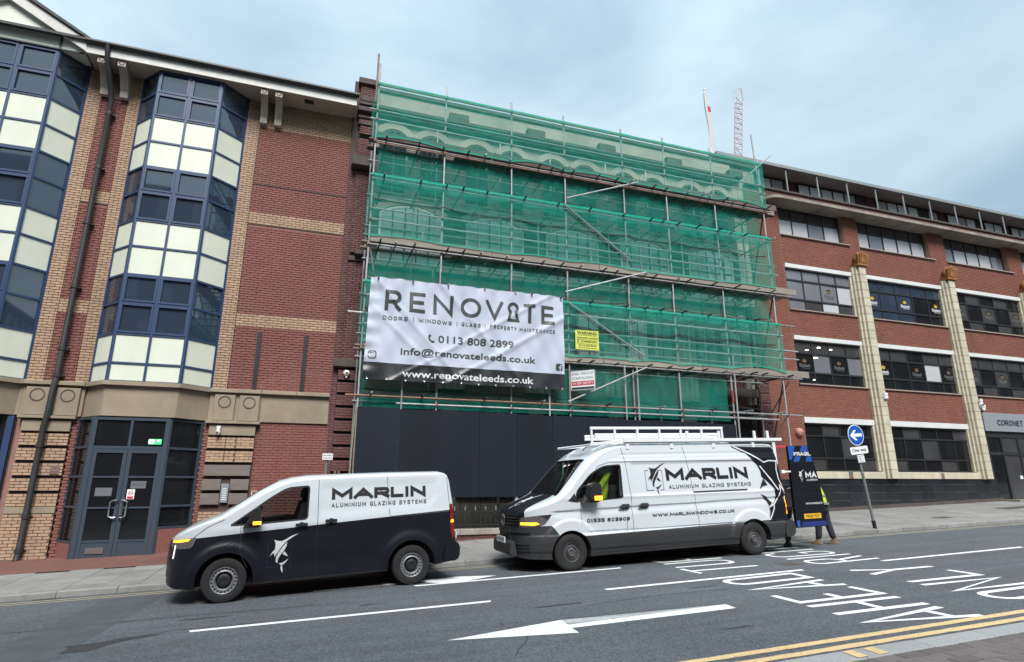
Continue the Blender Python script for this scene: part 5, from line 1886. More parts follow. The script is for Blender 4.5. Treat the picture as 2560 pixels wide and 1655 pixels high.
# cream sill course and black tiled plinth
for i, (x0, x1) in enumerate(BAYS[:2]):
    xs = [x0 - .0 if i else 18.3, (x0 + x1) / 2, x1]
    for j in range(2):
        one('sill_course', 'faience', RB, xs[j] + .004, xs[j + 1] - .004 - (.0 if j == 0 else .01), 17.86, 18.1, 1.98, 2.25, .012)
for i, (x0, x1) in enumerate(BAYS[:2]):
    for r_, (z0, z1) in enumerate(((1.77, 1.965), (1.47, 1.76), (1.17, 1.46), (.87, 1.16), (.57, .86))):
        n = 9
        xa, xb = (16.7 if i == 0 else 22.55), (22.54 if i == 0 else 28.42)
        for j in range(n):
            u0 = xa + (xb - xa) * j / n
            u1 = xa + (xb - xa) * (j + 1) / n
            if z1 > pave(u1, 18) + .1:
                one('plinth_tile', 'black_tile', RB, u0 + .003, u1 - .003, 17.90 + rnd.uniform(-.003, .003), 18.0, z0 + .003, z1 - .003, .004)
pl = MB()
pl.hexa([(x, y, pave(x, 17.85) - .2) for x, y in ((16.7, 17.86), (28.6, 17.86), (28.6, 18), (16.7, 18))] + [(x, y, pave(x, 17.85) + .13) for x, y in ((16.7, 17.86), (28.6, 17.86), (28.6, 18), (16.7, 18))])
part('skirting', pl, 'dark_stone', RB)
pb = MB()
pb.box(16.7, 28.42, 17.915, 18.3, .2, 1.965)
part('plinth', pb, 'faience_joint', RB)
# entrance with grey name fascia
one('fascia', 'sign_grey', RB, 28.38, 33.0, 17.90, 18.3, 4.06, 4.88, .01)
k = MB()
stroke_to(k, 'CORONET', 29.22, 30.92, 4.34, 4.58, lambda u, v, o: (u, 17.88 - o, v), 0, .15, .2)
stroke_to(k, 'HOUSE', 31.25, 32.5, 4.34, 4.58, lambda u, v, o: (u, 17.88 - o, v), 0, .15, .2)
nm = part('fascia_letters', k, 'black_print', RB)
en = MB()
en.box(28.42, 32.9, 18.0, 18.08, 3.80, 4.05)
en.box(28.42, 32.9, 18.0, 18.08, 3.02, 3.16)
for x in (28.42, 29.35, 30.45, 31.5, 32.8):
    en.box(x, x + .1, 17.99, 18.081, 1.15, 3.80)
o = part('entrance', en, 'black_frame', RB)
for x0, x1 in ((28.52, 29.35), (29.45, 30.45), (30.55, 31.5), (31.6, 32.8)):
    for z0, z1 in ((1.15, 3.02), (3.16, 3.80)):
        b = MB()
        b.box(x0, x1, 18.03, 18.045, z0, z1)
        part('pane', b, 'murk_glass' if x0 > 29.4 else 'dark_glass', o)
for x in (30.2, 30.62):
    b = MB()
    b.box(x, x + .18, 18.015, 18.029, 2.0, 2.14)
    part('sticker', b, 'white_sign', o)
one('step', 'ledge', RB, 28.5, 33.5, 17.2, 18.2, .7, 1.13, .01)
# curved concrete ledge under the top storey
lg = MB()
def ledge_pts(x0, x1, y0, y1, r):
    return [(x0, y1)] + [(x0 + r - r * math.cos(a), y0 + r - r * math.sin(a)) for a in [PI / 2 * i / 8 for i in range(9)]] + [(x1, y0), (x1, y1)]
lg.prism(ledge_pts(17.35, 60, 17.42, 18.3, .6), 13.43, 13.56, 'z')
part('ledge', lg, 'ledge', RB)
sb = MB()
x = 17.7
pts = []
while x < 44:
    sb.box(x, x + .058, 17.96, 18.02, 13.565, 13.99)
    x += .075
part('soldier_course', sb, 'old_brick', RB, kind='stuff')
one('parapet_coping', 'dark_stone', RB, RX0, 60, 17.9, 18.5, 14.06, 14.15, .01)
# set-back top storey with windows, posts and the thin canopy
one('top_wall', 'old_brick', RB, RX0, 60, 18.86, 30, 13.9, 15.29, .01)
for i in range(9):
    x0, x1 = (16.7, 19.62) if i == 0 else (20.42 + 4.85 * (i - 1), 24.62 + 4.85 * (i - 1))
    ribbon_window(x0, x1, 14.3, 15.24, 4 if i == 0 else 6, (), lambda a, b, i=i: ('blind_glass' if (a * 7 + i * 3) % 5 == 1 else 'sky_glass') if (a + i) % 7 != 6 else 'murk_glass', Y=18.78)
cn = MB()
cn.box(15.3, 60, 17.92, 17.97, 15.26, 15.40)
part('canopy_edge', cn, 'canopy', RB)
cn = MB()
cn.box(15.3, 60, 17.975, 26, 15.305, 15.38)
part('canopy_soffit', cn, 'canopy_soffit', RB)
x = 19.0
while x < 46:
    b = MB()
    b.tube((x, 18.02, 14.15), (x, 18.02, 15.30), .035, 6)
    part('post', b, 'canopy', RB)
    x += 1.76
# fittings on the block
AL = thing('alarm_bell', 'round faded red alarm bell on the brick wall beside the scaffold', 'alarm', (17.93, 18, 3.72))
b = MB()
b.lathe([(.17, .0), (.175, -.05), (.15, -.11), (.09, -.15), (.001, -.16)], (17.93, 18.0, 3.72), 'y', 24)
part('dome', b, 'bell_pink', AL, smooth=True)
b = MB()
b.tube((17.95, 17.85, 3.72), (17.95, 17.83, 3.72), .018, 8)
part('stud', b, 'iron', AL)
AL = thing('alarm_bell', 'small white alarm bell box high on the old corner pilaster left of the banner', 'alarm', (.92, 17.78, 4.9))
b = MB()
b.lathe([(.09, 0), (.10, -.04), (.085, -.09), (.05, -.12), (.001, -.125)], (.92, 17.8, 4.97), 'y', 20)
b.prism([(.86, 4.93), (.98, 4.93), (.93, 4.82), (.91, 4.82)], 17.72, 17.78)
part('dome', b, 'white_plastic', AL, smooth=True)
b = MB()
b.tube((.92, 17.68, 4.97), (.92, 17.66, 4.97), .03, 10)
part('speaker', b, 'pipe', AL)
cctv('cctv_camera', 'white cctv camera high on the second cream pilaster above the entrance sign', 27.98, 17.66, 5.3, 1.5)
ab = thing('alarm_box', 'square white alarm box on the first cream tiled pilaster', 'alarm box', (22.36, 17.68, 5.2))
b = MB()
b.bbox(22.28, 22.46, 17.6, 17.70, 5.17, 5.42, .02)
part('case', b, 'white_plastic', ab)
b = MB()
b.bbox(22.31, 22.43, 17.59, 17.60, 5.3, 5.34, .002)
part('badge', b, 'print_white', ab)
ab = thing('alarm_box', 'white alarm box beside the second cream pilaster over the entrance sign', 'alarm box', (28.5, 17.98, 4.98))
b = MB()
b.prism([(28.4, 5.22), (28.66, 5.22), (28.64, 5.05), (28.56, 4.97), (28.48, 4.97), (28.42, 5.05)], 17.88, 17.99)
part('case', b, 'white_plastic', ab)
b = MB()
b.tube((28.53, 17.88, 5.12), (28.53, 17.87, 5.12), .03, 10)
part('badge', b, 'print_dark', ab)
notice('no_smoking_notice', 'faded no smoking notice on the cream sill course beside the sign post', 'sign', 20.02, 20.22, 1.99, 2.27, 17.855, 'grey_glass',
       [(lambda k, *a: k.lathe([(.055, 0), (.075, 0)], (20.12, 17.842, 2.18), 'y', 20), 'print_dark'), (ln, 20.03, 20.21, 2.0, 2.08, 17.842, 'red_brick')])
notice('small_notice', 'small dark red notice on the cream sill course near the second pilaster', 'sign', 25.05, 25.22, 1.99, 2.22, 17.855, 'wood_grey', [(ln, 25.07, 25.2, 2.01, 2.11, 17.842, 'red_brick')])
sp = thing('gas_bollard', 'pair of rusty valve caps against the wall behind the black and white van', 'valve', (.84, 17.78, 1.9))
for x in (.80, .90):
    b = MB()
    b.lathe([(.001, .22), (.035, .2), (.04, .17), (.02, .15), (.05, .13), (.055, .08), (.03, .05), (.03, -.4)], (x, 17.74, 1.93), 'z', 12)
    part('cap', b, 'rusty', sp, smooth=True)
hx_ = thing('floodlight', 'black lantern bracket on the third cream pilaster at the frame edge', 'lamp', (33.1, 17.4, 9.6))
b = MB()
b.tube((33.05, 17.7, 10.55), (33.0, 16.9, 10.65), .03, 6)
part('arm', b, 'iron', hx_)
b = MB()
b.lathe([(.05, .3), (.2, .22), (.24, .0), (.2, -.15), (.001, -.2)], (33.0, 16.9, 10.5), 'z', 10)
part('lantern', b, 'iron', hx_)
# lamps lit inside, seen through the first-floor glass
for x, z, w_, lab_ in ((18.95, 7.05, .16, 'smallest lit lamp at the top left pane'), (19.6, 7.2, .2, 'lit lamp nearest the white lintel'), (20.2, 7.15, .22, 'rightmost lit lamp under the lintel'), (19.35, 6.75, .26, 'widest lit lamp beside the grey blind'), (19.15, 5.83, .14, 'lowest small lit lamp just over the sill')):
    t = thing('ceiling_lamp', lab_ + ' seen through the office glass', 'lamp', (x, 18.083, z), 'lit lamps behind the office glass')
    b = MB()
    b.prism([(x - w_ / 2, z), (x + w_ / 2, z + .02), (x + w_ * .35, z + .05), (x - w_ * .3, z + .04)], 18.075, 18.085)
    part('diffuser', b, 'lit_lamp', t)

# ------------------------------------------------------------ street signs
px_, py_ = 15.44, 13.16
pz = pave(px_, py_)
SG = thing('road_sign', 'blue one way arrow sign on a leaning grey pole by the kerb', 'road sign', (px_, py_, pz), rot=(0, R(-6.4), 0), local=True)
b = MB()
b.tube((0, 0, -.1), (0, 0, 2.95), .038, 12)
part('pole', b, 'post_grey', SG, smooth=True)
b = MB()
b.tube((0, 0, -.02), (0, 0, .22), .052, 12)
part('base_sleeve', b, 'trim_black', SG, smooth=True)
for z in (1.55, 2.35):
    b = MB()
    b.lathe([(.04, -.02), (.046, -.02), (.046, .02), (.04, .02)], (0, 0, z), 'z', 12)
    part('clip', b, 'galv', SG)
b = MB()
b.lathe([(.001, 0), (.30, 0), (.30, .012), (.001, .012)], (0.01, -.065, 2.62), 'y', 40)
o = part('disc', b, 'white_sign', SG)
b = MB()
sgm = lambda u, v, off: (u, -.065 - off, v)
poly_to(b, disc_pts(.01, 2.62, .28, 40), sgm, .003)
part('face', b, 'blue_sign', o)
b = MB()
ca, sa = math.cos(R(-2)), math.sin(R(-2))
poly_to(b, [(.01 + x * ca - z * sa, 2.62 + x * sa + z * ca) for x, z in ((-.235, 0), (-.06, .15), (.035, .15), (-.075, .045), (.225, .045), (.225, -.045), (-.075, -.045), (.035, -.15), (-.06, -.15))], sgm, .006)
part('arrow', b, 'white_sign', o)
b = MB()
b.prism(fillet([(-.34, 2.08, .1), (-.34, 2.29, .1), (.34, 2.29, .1), (.34, 2.08, .1), 'c'], .2)[0], -.075, -.06)
o = part('plate', b, 'white_sign', SG)
b = MB()
text_to(b, 'One way', -.275, .275, 2.115, 2.245, lambda u, v, off: (u, -.075 - off, v), .002, .02)
part('lettering', b, 'black_print', o)
b = MB()
b.box(-.135, .135, -.07, -.058, 1.83, 2.06)
o = part('plate', b, 'sign_grey', SG)
b = MB()
b.box(-.125, .125, -.0745, -.0705, 1.84, 2.05)
part('face', b, 'white_sign', o)
b = MB()
for i, tx in enumerate(('Permit', 'holders or', 'Pay at', 'machine')):
    text_to(b, tx, -.1, .1 - .03 * (i % 2), 2.005 - i * .048, 2.035 - i * .048, lambda u, v, off: (u, -.0745 - off, v), .001, .02)
part('lettering', b, 'black_print', o)
NL = thing('parking_sign', 'small white no loading sign on a grey post behind the black and white van', 'road sign', (.53, 17.2, pave(.5, 17.2)))
b = MB()
b.tube((.53, 17.2, pave(.5, 17.2)), (.53, 17.2, 2.44), .032, 10)
part('post', b, 'post_grey', NL, smooth=True)
b = MB()
b.bbox(.41, .685, 17.13, 17.145, 2.43, 2.60, .003)
o = part('plate', b, 'white_sign', NL)
b = MB()
text_to(b, 'No loading', .43, .665, 2.525, 2.57, wall_map(17.128), .001, .02)
text_to(b, 'at any time', .43, .665, 2.455, 2.50, wall_map(17.128), .001, .02)
part('lettering', b, 'black_print', o)

# ------------------------------------------------------------ beyond the roofs: flag and crane
FL = thing('flagpole', 'white furled flag with red mark on a pole above the scaffold', 'flag', (16.3, 19.4, 15.2))
b = MB()
b.tube((16.35, 19.4, 14.8), (16.2, 19.4, 19.62), .035, 8, r2=.025)
b.lathe([(.001, .08), (.05, .05), (.05, -.02), (.001, -.05)], (16.2, 19.4, 19.66), 'z', 10)
part('pole', b, 'white_plastic', FL, smooth=True)
b = MB()
vs, fs = [], []
for i in range(25):
    t = i / 24
    z = 19.5 - 3.6 * t
    r = .04 + .10 * math.sin(PI * min(1, t * .85 + .08)) + .03 * math.sin(9 * t)
    for j in range(10):
        a = 2 * PI * j / 10
        rr_ = r * (1 + .35 * math.cos(3 * a + 4 * t))
        vs.append((16.22 + .12 * t + .10 * t + rr_ * math.cos(a), 19.4 + .6 * rr_ * math.sin(a), z))
fs = [(i * 10 + j, i * 10 + (j + 1) % 10, (i + 1) * 10 + (j + 1) % 10, (i + 1) * 10 + j) for i in range(24) for j in range(10)]
b.add(vs, fs)
b.m = [1 if 5 <= f[0] // 10 <= 6 and f[0] % 10 in (7, 8, 9) else 0 for f in b.f]
part('flag', b, ['flag', 'red_print'], FL, smooth=True)
CR = thing('tower_crane', 'pale red lattice crane jib rising behind the roofs', 'crane', (55.2, 60, 30))
Y0 = 60.0
A = [Vector((53.9, Y0, 38)), Vector((56.35, Y0, 57.0))]
d = (A[1] - A[0]).normalized()
side = Vector((d.z, 0, -d.x)) * .62
n = 22
chord = MB()
for sx, oy in ((1, 0), (-1, 0), (0, 1.0)):
    chord.tube(A[0] + side * sx + Vector((0, oy, 0)), A[1] + side * sx * .8 + Vector((0, oy, 0)), .07, 6)
part('chord', chord, 'crane_red', CR, kind='stuff')
lat = MB()
for i in range(n):
    p, q = A[0].lerp(A[1], i / n), A[0].lerp(A[1], (i + 1) / n)
    s0, s1 = (1, -1) if i % 2 else (-1, 1)
    lat.tube(p + side * s0, q + side * s1, .05, 5)
    lat.tube(p + side, p - side, .045, 5)
    lat.tube(p + side, q + Vector((0, 1, 0)), .045, 5)
part('lattice', lat, 'crane_red', CR, kind='stuff')
tip = MB()
tip.tube(A[1] + side, A[1] + Vector((.5, 0, 2.1)), .09, 6)
tip.tube(A[1] - side, A[1] + Vector((.5, 0, 2.1)), .09, 6)
tip.tube(A[1] + Vector((.5, 0, 2.1)), A[1] + Vector((-1.0, 0, .9)), .05, 5)
tip.tube(A[1] + Vector((-1.0, 0, .9)), A[1] + Vector((-1.3, 0, -.6)), .04, 5)
part('jib_head', tip, 'crane_red', CR)

# ------------------------------------------------------------ across the street, behind the camera: what the glass reflects
def opposite(label, x0, x1, h, y=-16, storeys=7):
    t = thing('opposite_building', label, 'building', ((x0 + x1) / 2, y, 0))
    b = MB()
    b.box(x0, x1, y - 12, y, -3, h)
    part('wall', b, 'opp', t)
    wv = MB()
    n = int((x1 - x0) / 2.6)
    for i in range(n):
        for s_ in range(storeys):
            x = x0 + .8 + i * (x1 - x0 - 1) / n
            z = 1.2 + s_ * (h - 1) / storeys
            wv.box(x, x + 1.3, y, y + .05, z, z + (h - 1) / storeys * .55)
    part('windows', wv, 'grey_glass', t, kind='stuff')
opposite('dark brick office block across the street from the bay windows', -90, 3, 26)
opposite('lower brick block across the street from the scaffold', 3.2, 62, 15.5, storeys=4)
opposite('taller dark brick block across the street further up', 62.2, 150, 28)
# ------------------------------------------------------------ vans: one lofted, boolean-cut body each
def lerp_tab(tab, x):
    if x <= tab[0][0]:
        return tab[0][1]
    for (a, fa), (b, fb) in zip(tab, tab[1:]):
        if x <= b:
            t = (x - a) / (b - a)
            return fa + (fb - fa) * t
    return tab[-1][1]
def sstep(a, b, x):
    t = min(1, max(0, (x - a) / (b - a)))
    return t * t * (3 - 2 * t)
class VanShape:
    def __init__(s, **kw):
        s.__dict__.update(kw)
    def zb(s, x): return lerp_tab(s.t_zb, x)
    def ze(s, x): return lerp_tab(s.t_ze, x)
    def zt(s, x): return lerp_tab(s.t_zt, x)
    def W(s, x, z):
        w = s.w
        u = (s.px - x) / (s.px - s.nose)
        pl = 1.0
        if u > 0:
            u = min(u, 1)
            pl = max(s.pmin, (1 - u ** s.pexp) ** (1 / s.pexp)) if u < 1 else s.pmin
        ur = (x - s.rx) / .12
        if ur > 0:
            pl *= 1 - .035 * ur * ur
        if z < .55:
            w -= .025 * (.55 - z) / .3
        if z > s.tz:
            w -= s.tum * ((z - s.tz) / (s.th - s.tz)) ** s.texp
        w += s.relief(x, z)
        return w * pl
    def side(s, sgn=-1):
        return lambda x, z, off=0: (x, sgn * (s.W(x, z) + off), z)
    def top(s, x, y):                     # height of the upper skin
        ze, zt = s.ze(x), s.zt(x)
        We = s.W(x, ze)
        k = min(1, abs(y) / We)
        c = k ** (1 / s.se)
        return ze + (zt - ze) * max(0, 1 - c * c) ** (s.se2 / 2)
    def front_x(s, y, z):
        x = s.nose
        while x < .6:
            if s.zb(x) <= z <= s.top(x, y) if abs(y) <= s.W(x, min(z, s.ze(x))) else False:
                return x
            x += .004
        return x
    def body(s, nside=26, ntop=14, dx=.03, fine=()):
        xs = sorted(set([round(s.nose + (s.rear - s.nose) * i / int((s.rear - s.nose) / dx), 4) for i in range(int((s.rear - s.nose) / dx) + 1)]
                        + [round(s.nose + .004 * i, 4) for i in range(1, 8)] + [round(s.rear - .004 * i, 4) for i in range(1, 6)] + list(fine)))
        rings = []
        for x in xs:
            zb, ze, zt = s.zb(x), s.ze(x), s.zt(x)
            half = []
            for j in range(nside + 1):
                z = zb + (ze - zb) * j / nside
                half.append((s.W(x, z), z))
            We = s.W(x, ze)
            for j in range(1, ntop + 1):
                t = PI / 2 * j / ntop
                half.append((We * math.cos(t) ** s.se if j < ntop else 0, ze + (zt - ze) * math.sin(t) ** s.se2))
            ring = [(x, -a, b) for a, b in half] + [(x, a, b) for a, b in reversed(half[:-1])]
            rings.append(ring)
        n = len(rings[0])
        mb = MB()
        vs = [p for r in rings for p in r]
        fs = [(i * n + j, (i + 1) * n + j, (i + 1) * n + (j + 1) % n, i * n + (j + 1) % n) for i in range(len(xs) - 1) for j in range(n)]
        fs += [tuple(range(n)), tuple(range(len(xs) * n - 1, (len(xs) - 1) * n - 1, -1))]
        mb.add(vs, fs)
        return mb
def boolean(mesh_a, cutters, op='DIFFERENCE'):
    a = bpy.data.objects.new('work', mesh_a)
    COL.objects.link(a)
    obs = []
    for c in cutters:
        b = bpy.data.objects.new('work', c)
        COL.objects.link(b)
        obs.append(b)
        md = a.modifiers.new('cut', 'BOOLEAN')
        md.operation = op
        md.solver = 'EXACT'
        md.object = b
    dg = bpy.context.evaluated_depsgraph_get()
    dg.update()
    me = bpy.data.meshes.new_from_object(a.evaluated_get(dg))
    for o in [a] + obs:
        d = o.data
        bpy.data.objects.remove(o)
        bpy.data.meshes.remove(d)
    return me
def bisect(me, planes):
    bm = bmesh.new()
    bm.from_mesh(me)
    for co, no in planes:
        bmesh.ops.bisect_plane(bm, geom=bm.verts[:] + bm.edges[:] + bm.faces[:], plane_co=co, plane_no=no, dist=1e-5)
    bmesh.ops.recalc_face_normals(bm, faces=bm.faces[:])
    bm.to_mesh(me)
    bm.free()
def closed_mesh(mb, m):
    me = mb.mesh('work', m)
    bm = bmesh.new()
    bm.from_mesh(me)
    bmesh.ops.recalc_face_normals(bm, faces=bm.faces[:])
    bm.to_mesh(me)
    bm.free()
    return me
def paint_faces(me, mats, fn):
    me.materials.clear()
    for m in mats:
        me.materials.append(M[m])
    for p in me.polygons:
        p.material_index = fn(p.center, p.normal)
        p.use_smooth = True
    me.set_sharp_from_angle(angle=R(34))

def wheel(root, x, y, z, r, width, rim_r, style, out=-1):
    """out = -1: outer face towards -y"""
    s = out
    t = MB()
    prof = [(rim_r - .01, -width * .42), (rim_r + .012, -width * .5), (r * .80, -width * .52), (r * .95, -width * .47), (r, -width * .38), (r, width * .38), (r * .95, width * .47), (r * .8, width * .52), (rim_r, width * .5), (rim_r - .02, width * .3)]
    t.lathe([(a, b * -s) for a, b in prof], (x, y, z), 'y', 40)
    for k in range(3):
        q = -width * .2 + k * width * .2
    w = part('wheel', t, 'tyre', root, smooth=True)
    rm = MB()
    c = (x, y + s * width * .40, z)
    P = lambda pr: [(a, b * s) for a, b in pr]
    rm.lathe(P([(rim_r, .01), (rim_r * .965, .025), (rim_r * .93, .018), (rim_r * .90, -.045), (rim_r * .84, -.06)]), c, 'y', 40)
    part('rim', rm, 'rim_silver' if style else 'rim_dark', w, smooth=True)
    dk = MB()
    dk.lathe(P([(rim_r * .92, -.07), (.001, -.07)]), c, 'y', 32)
    part('rim_well', dk, 'trim_black', w)
    rg = MB()
    a0, a1 = (.60, .78) if style else (.55, .72)
    rg.lathe(P([(rim_r * (a0 - .05), -.05), (rim_r * a0, .0), (rim_r * (a0 + a1) / 2, .018), (rim_r * a1, .0), (rim_r * (a1 + .03), -.05)]), c, 'y', 40)
    part('wheel_ring', rg, 'rim_silver' if style else 'rim_dark', w, smooth=True)
    tooth = MB()
    n = 20
    for i in range(n):
        a = 2 * PI * i / n
        u, v = math.cos(a), math.sin(a)
        tx, tz = -v, u
        h = .018
        pts = []
        for dy in (-.045, -.004):
            for rr_, k in ((rim_r * (a1 - .02), -h), (rim_r * (a1 - .02), h), (rim_r * .93, h * .8), (rim_r * .93, -h * .8)):
                pts.append((c[0] + u * rr_ + tx * k, c[1] + s * dy, c[2] + v * rr_ + tz * k))
        tooth.hexa(pts)
    part('wheel_vanes', tooth, 'rim_silver' if style else 'rim_dark', w, kind='stuff')
    hb = MB()
    hb.lathe(P([(rim_r * .5, -.03), (rim_r * .48, .02), (rim_r * .36, .032), (rim_r * .2, .026), (.001, .024)]), c, 'y', 28)
    part('hub_cap', hb, 'trim_black' if style else 'rim_dark', w, smooth=True)
    if not style:
        nt_ = MB()
        for i in range(6):
            a = 2 * PI * i / 6
            q = (c[0] + rim_r * .36 * math.cos(a), c[1] + s * .03, c[2] + rim_r * .36 * math.sin(a))
            nt_.tube(q, (q[0], q[1] + s * .02, q[2]), .014, 6)
        part('wheel_nuts', nt_, 'rim_dark', w, kind='stuff')

def surf(name, root, pts, smap, off, m, step=.1):
    k = MB()
    poly_to(k, pts, smap, off, step=step)
    return part(name, k, m, root, smooth=True)
def line(name, root, pts, w, smap, off, m):
    k = MB()
    q = []
    for a, b in zip(pts, pts[1:]):
        a, b = Vector(a), Vector(b)
        n = max(1, int((b - a).length / .03))
        q += [a.lerp(b, i / n) for i in range(n)]
    q.append(Vector(pts[-1]))
    ribbon(k, q, w, smap, off)
    return part(name, k, m, root, smooth=True)
FISH = [
 [(1.297, 1.392), (1.046, 1.253), (0.791, 1.085), (0.614, 0.897), (0.47, 0.672), (0.376, 0.534), (0.304, 0.431), (0.289, 0.573), (0.231, 0.593), (0.104, 0.456), (0.189, 0.629), (0.312, 0.766), (0.326, 0.996), (0.255, 1.168), (0.409, 1.116), (0.568, 1.093), (0.743, 1.157), (0.972, 1.291)],
 [(0.825, 1.049), (0.648, 0.861), (0.473, 0.619), (0.369, 0.411), (0.37, 0.234), (0.449, 0.136), (0.463, 0.319), (0.563, 0.51), (0.708, 0.699), (0.786, 0.856)],
 [(0.698, 0.647), (0.791, 0.573), (0.881, 0.421), (0.758, 0.461), (0.641, 0.532)],
 [(0.514, 0.134), (0.683, 0.163), (0.908, 0.321), (0.821, 0.183), (0.646, 0.03)],
 [(0.59, 0.032), (0.664, -0.006), (0.692, -0.275), (0.623, -0.163)]]
def fish(root, x0, z0, sx, sz, smap, m, frame_m, off=.005):
    k = MB()
    for i, sh in enumerate(FISH):
        poly_to(k, [(x0 + u * sx, z0 + v * sz) for u, v in sh], smap, off + i * .0004, step=.1)
    part('fish_emblem', k, m, root)
    if frame_m:
        k = MB()
        for pl in (((.22, 1), (0, 1), (0, 0), (.45, 0)), ((.78, 1), (1, 1), (1, 0), (.78, 0))):
            ribbon(k, [Vector((x0 + u * sx, z0 + v * sz)) for u, v in pl], .011, smap, off)
        part('emblem_frame', k, frame_m, root)
def seat(root, x, y, z, w=.5):
    b = MB()
    b.prism(fillet([(x - .05, z, .1), (x - .02, z + .17, .1), (x + .48, z + .13, .1), (x + .5, z, .1), 'c'], .3)[0], y - w / 2, y + w / 2)
    o = part('seat', b, 'seat', root)
    b = MB()
    b.prism(fillet([(x + .36, z + .1, .1), (x + .52, z + .78, .1), (x + .64, z + .76, .1), (x + .52, z + .1, .1), 'c'], .3)[0], y - w / 2, y + w / 2)
    part('seat_back', b, 'seat', o)
    b = MB()
    b.prism(fillet([(x + .53, z + .82, .1), (x + .56, z + 1.0, .1), (x + .66, z + .98, .1), (x + .63, z + .82, .1), 'c'], .3)[0], y - w / 4, y + w / 4)
    part('headrest', b, 'seat', o)
def steering(root, x, y, z):
    b = MB()
    ax = Vector((.75, 0, .55)).normalized()
    u = Vector((0, 1, 0))
    v = ax.cross(u)
    c = Vector((x, y, z))
    b.path([c + (u * math.cos(a) + v * math.sin(a)) * .19 for a in [2 * PI * i / 24 for i in range(25)]], .016, 6)
    b.tube(c - u * .18, c + u * .18, .014, 6)
    b.tube(c, c - ax * .3, .03, 6)
    part('steering_wheel', b, 'trim_black', root, smooth=True)

# ---------------- the black and white van in front
x1_, y1_ = -1.13, 10.95
W1 = .94
V1 = thing('parked_van', 'white over black small panel van parked nose down the street nearest the office entrance', 'van', (x1_, y1_ + W1 * 1.0, SLOPE * x1_), 'marked vans on the street',
           rot=(0, -math.atan(SLOPE), R(3.3)), local=True)
def rel1(x, z):
    d = 0.0
    # recessed load-side panel
    e = sstep(1.40, 1.46, x) * (1 - sstep(3.46 - .9 * max(0, 1.5 - z), 3.52 - .9 * max(0, 1.5 - z), x)) * sstep(1.265 + .03 * (x - 1.4), 1.31 + .03 * (x - 1.4), z) * (1 - sstep(1.76, 1.80, z))
    d -= .016 * e
    d += .012 * math.exp(-((z - (1.10 + .028 * x)) / .05) ** 2) * sstep(-.4, 0, x)
    d -= .03 * math.exp(-((z - .52) / .16) ** 2) * sstep(.3, .8, x) * (1 - sstep(2.3, 2.7, x))
    for cx in (0.0, 3.03):       # flared arches
        r = math.hypot(x - cx, z - .33)
        d += .035 * sstep(.60, .52, r) * sstep(.05, .5, z) if r < .6 else 0
    return d
VS1 = VanShape(w=W1 - .02, px=-.30, nose=-.90, pmin=.30, pexp=2.7, rx=3.72, rear=3.86, tz=1.12, tum=.085, th=1.9, texp=1.4, se=.42, se2=.75, relief=rel1,
               t_zb=[(-.90, .40), (-.86, .30), (-.7, .25), (-.4, .24), (.42, .24), (2.6, .27), (3.4, .30), (3.86, .36)],
               t_ze=[(-.90, .70), (-.885, .84), (-.85, .92), (-.76, 1.0), (-.6, 1.09), (-.37, 1.19), (-.02, 1.29), (.2, 1.42), (.45, 1.585), (.753, 1.745), (.96, 1.815), (1.2, 1.845), (1.39, 1.855), (2.6, 1.875), (3.58, 1.885), (3.70, 1.86), (3.735, 1.80), (3.80, 1.36), (3.845, .75), (3.86, .62)],
               t_zt=[(-.90, .76), (-.885, .90), (-.85, .98), (-.76, 1.07), (-.6, 1.165), (-.37, 1.255), (-.15, 1.335), (.1, 1.50), (.45, 1.73), (.7, 1.86), (.96, 1.925), (1.2, 1.95), (1.39, 1.955), (2.6, 1.97), (3.58, 1.965), (3.70, 1.93), (3.735, 1.86), (3.80, 1.42), (3.845, .80), (3.86, .66)])
def wheel_well(x, z, r, w):
    out = []
    for s in (-1, 1):
        c = MB()
        c.tube((x, s * (w - .30), z), (x, s * (w + .4), z), r, 40)
        out.append(closed_mesh(c, 'trim_black'))
    return out
def win_cut(pts, w):
    out = []
    for s in (-1, 1):
        c = MB()
        c.prism(pts, s * (w - .25), s * (w + .3))
        out.append(closed_mesh(c, 'trim_black'))
    return out
WIN1 = fillet([(.04, 1.17, .02), (.38, 1.41, .06), (.62, 1.585, .1), (.88, 1.735, .1), (1.232, 1.757, .06), (1.215, 1.215, .06), (.42, 1.175, .03), 'c'], .4)[0]
me = closed_mesh(VS1.body(), 'van_white')
cav = MB()
cav.prism([(-.05, 1.10), (.18, 1.32), (.52, 1.60), (.95, 1.77), (1.27, 1.80), (1.29, .5), (.05, .5)], -.80, .80)
ws1 = MB()
ws1.hexa([(-.16, -.72, 1.26), (.20, -.72, 1.30), (.20, .72, 1.30), (-.16, .72, 1.26), (.60, -.66, 2.0), (.80, -.66, 1.755), (.80, .66, 1.755), (.60, .66, 2.0)])
me = boolean(me, wheel_well(0, .33, .425, W1) + wheel_well(3.03, .33, .43, W1) + [closed_mesh(cav, 'cab')] + win_cut(WIN1, W1) + [closed_mesh(ws1, 'trim_black')])
bisect(me, [((0, 0, 1.028), (-.0595, 0, 1))])
def p1(c, n):
    inside = abs(c.y) < VS1.W(c.x, min(c.z, VS1.ze(c.x))) - .03 and VS1.top(c.x, c.y) - c.z > .03 and c.x > -.6 and c.x < 3.7 and c.z > VS1.zb(c.x) + .02
    if inside:
        return 2
    if c.z < VS1.zb(c.x) + .01:
        return 2
    return 0 if c.z > 1.028 + .0595 * c.x else 1
paint_faces(me, ['van_white', 'van_black', 'cab'], p1)
body = link('body', me, V1)
sm = VS1.side(-1)
sp_ = VS1.side(1)
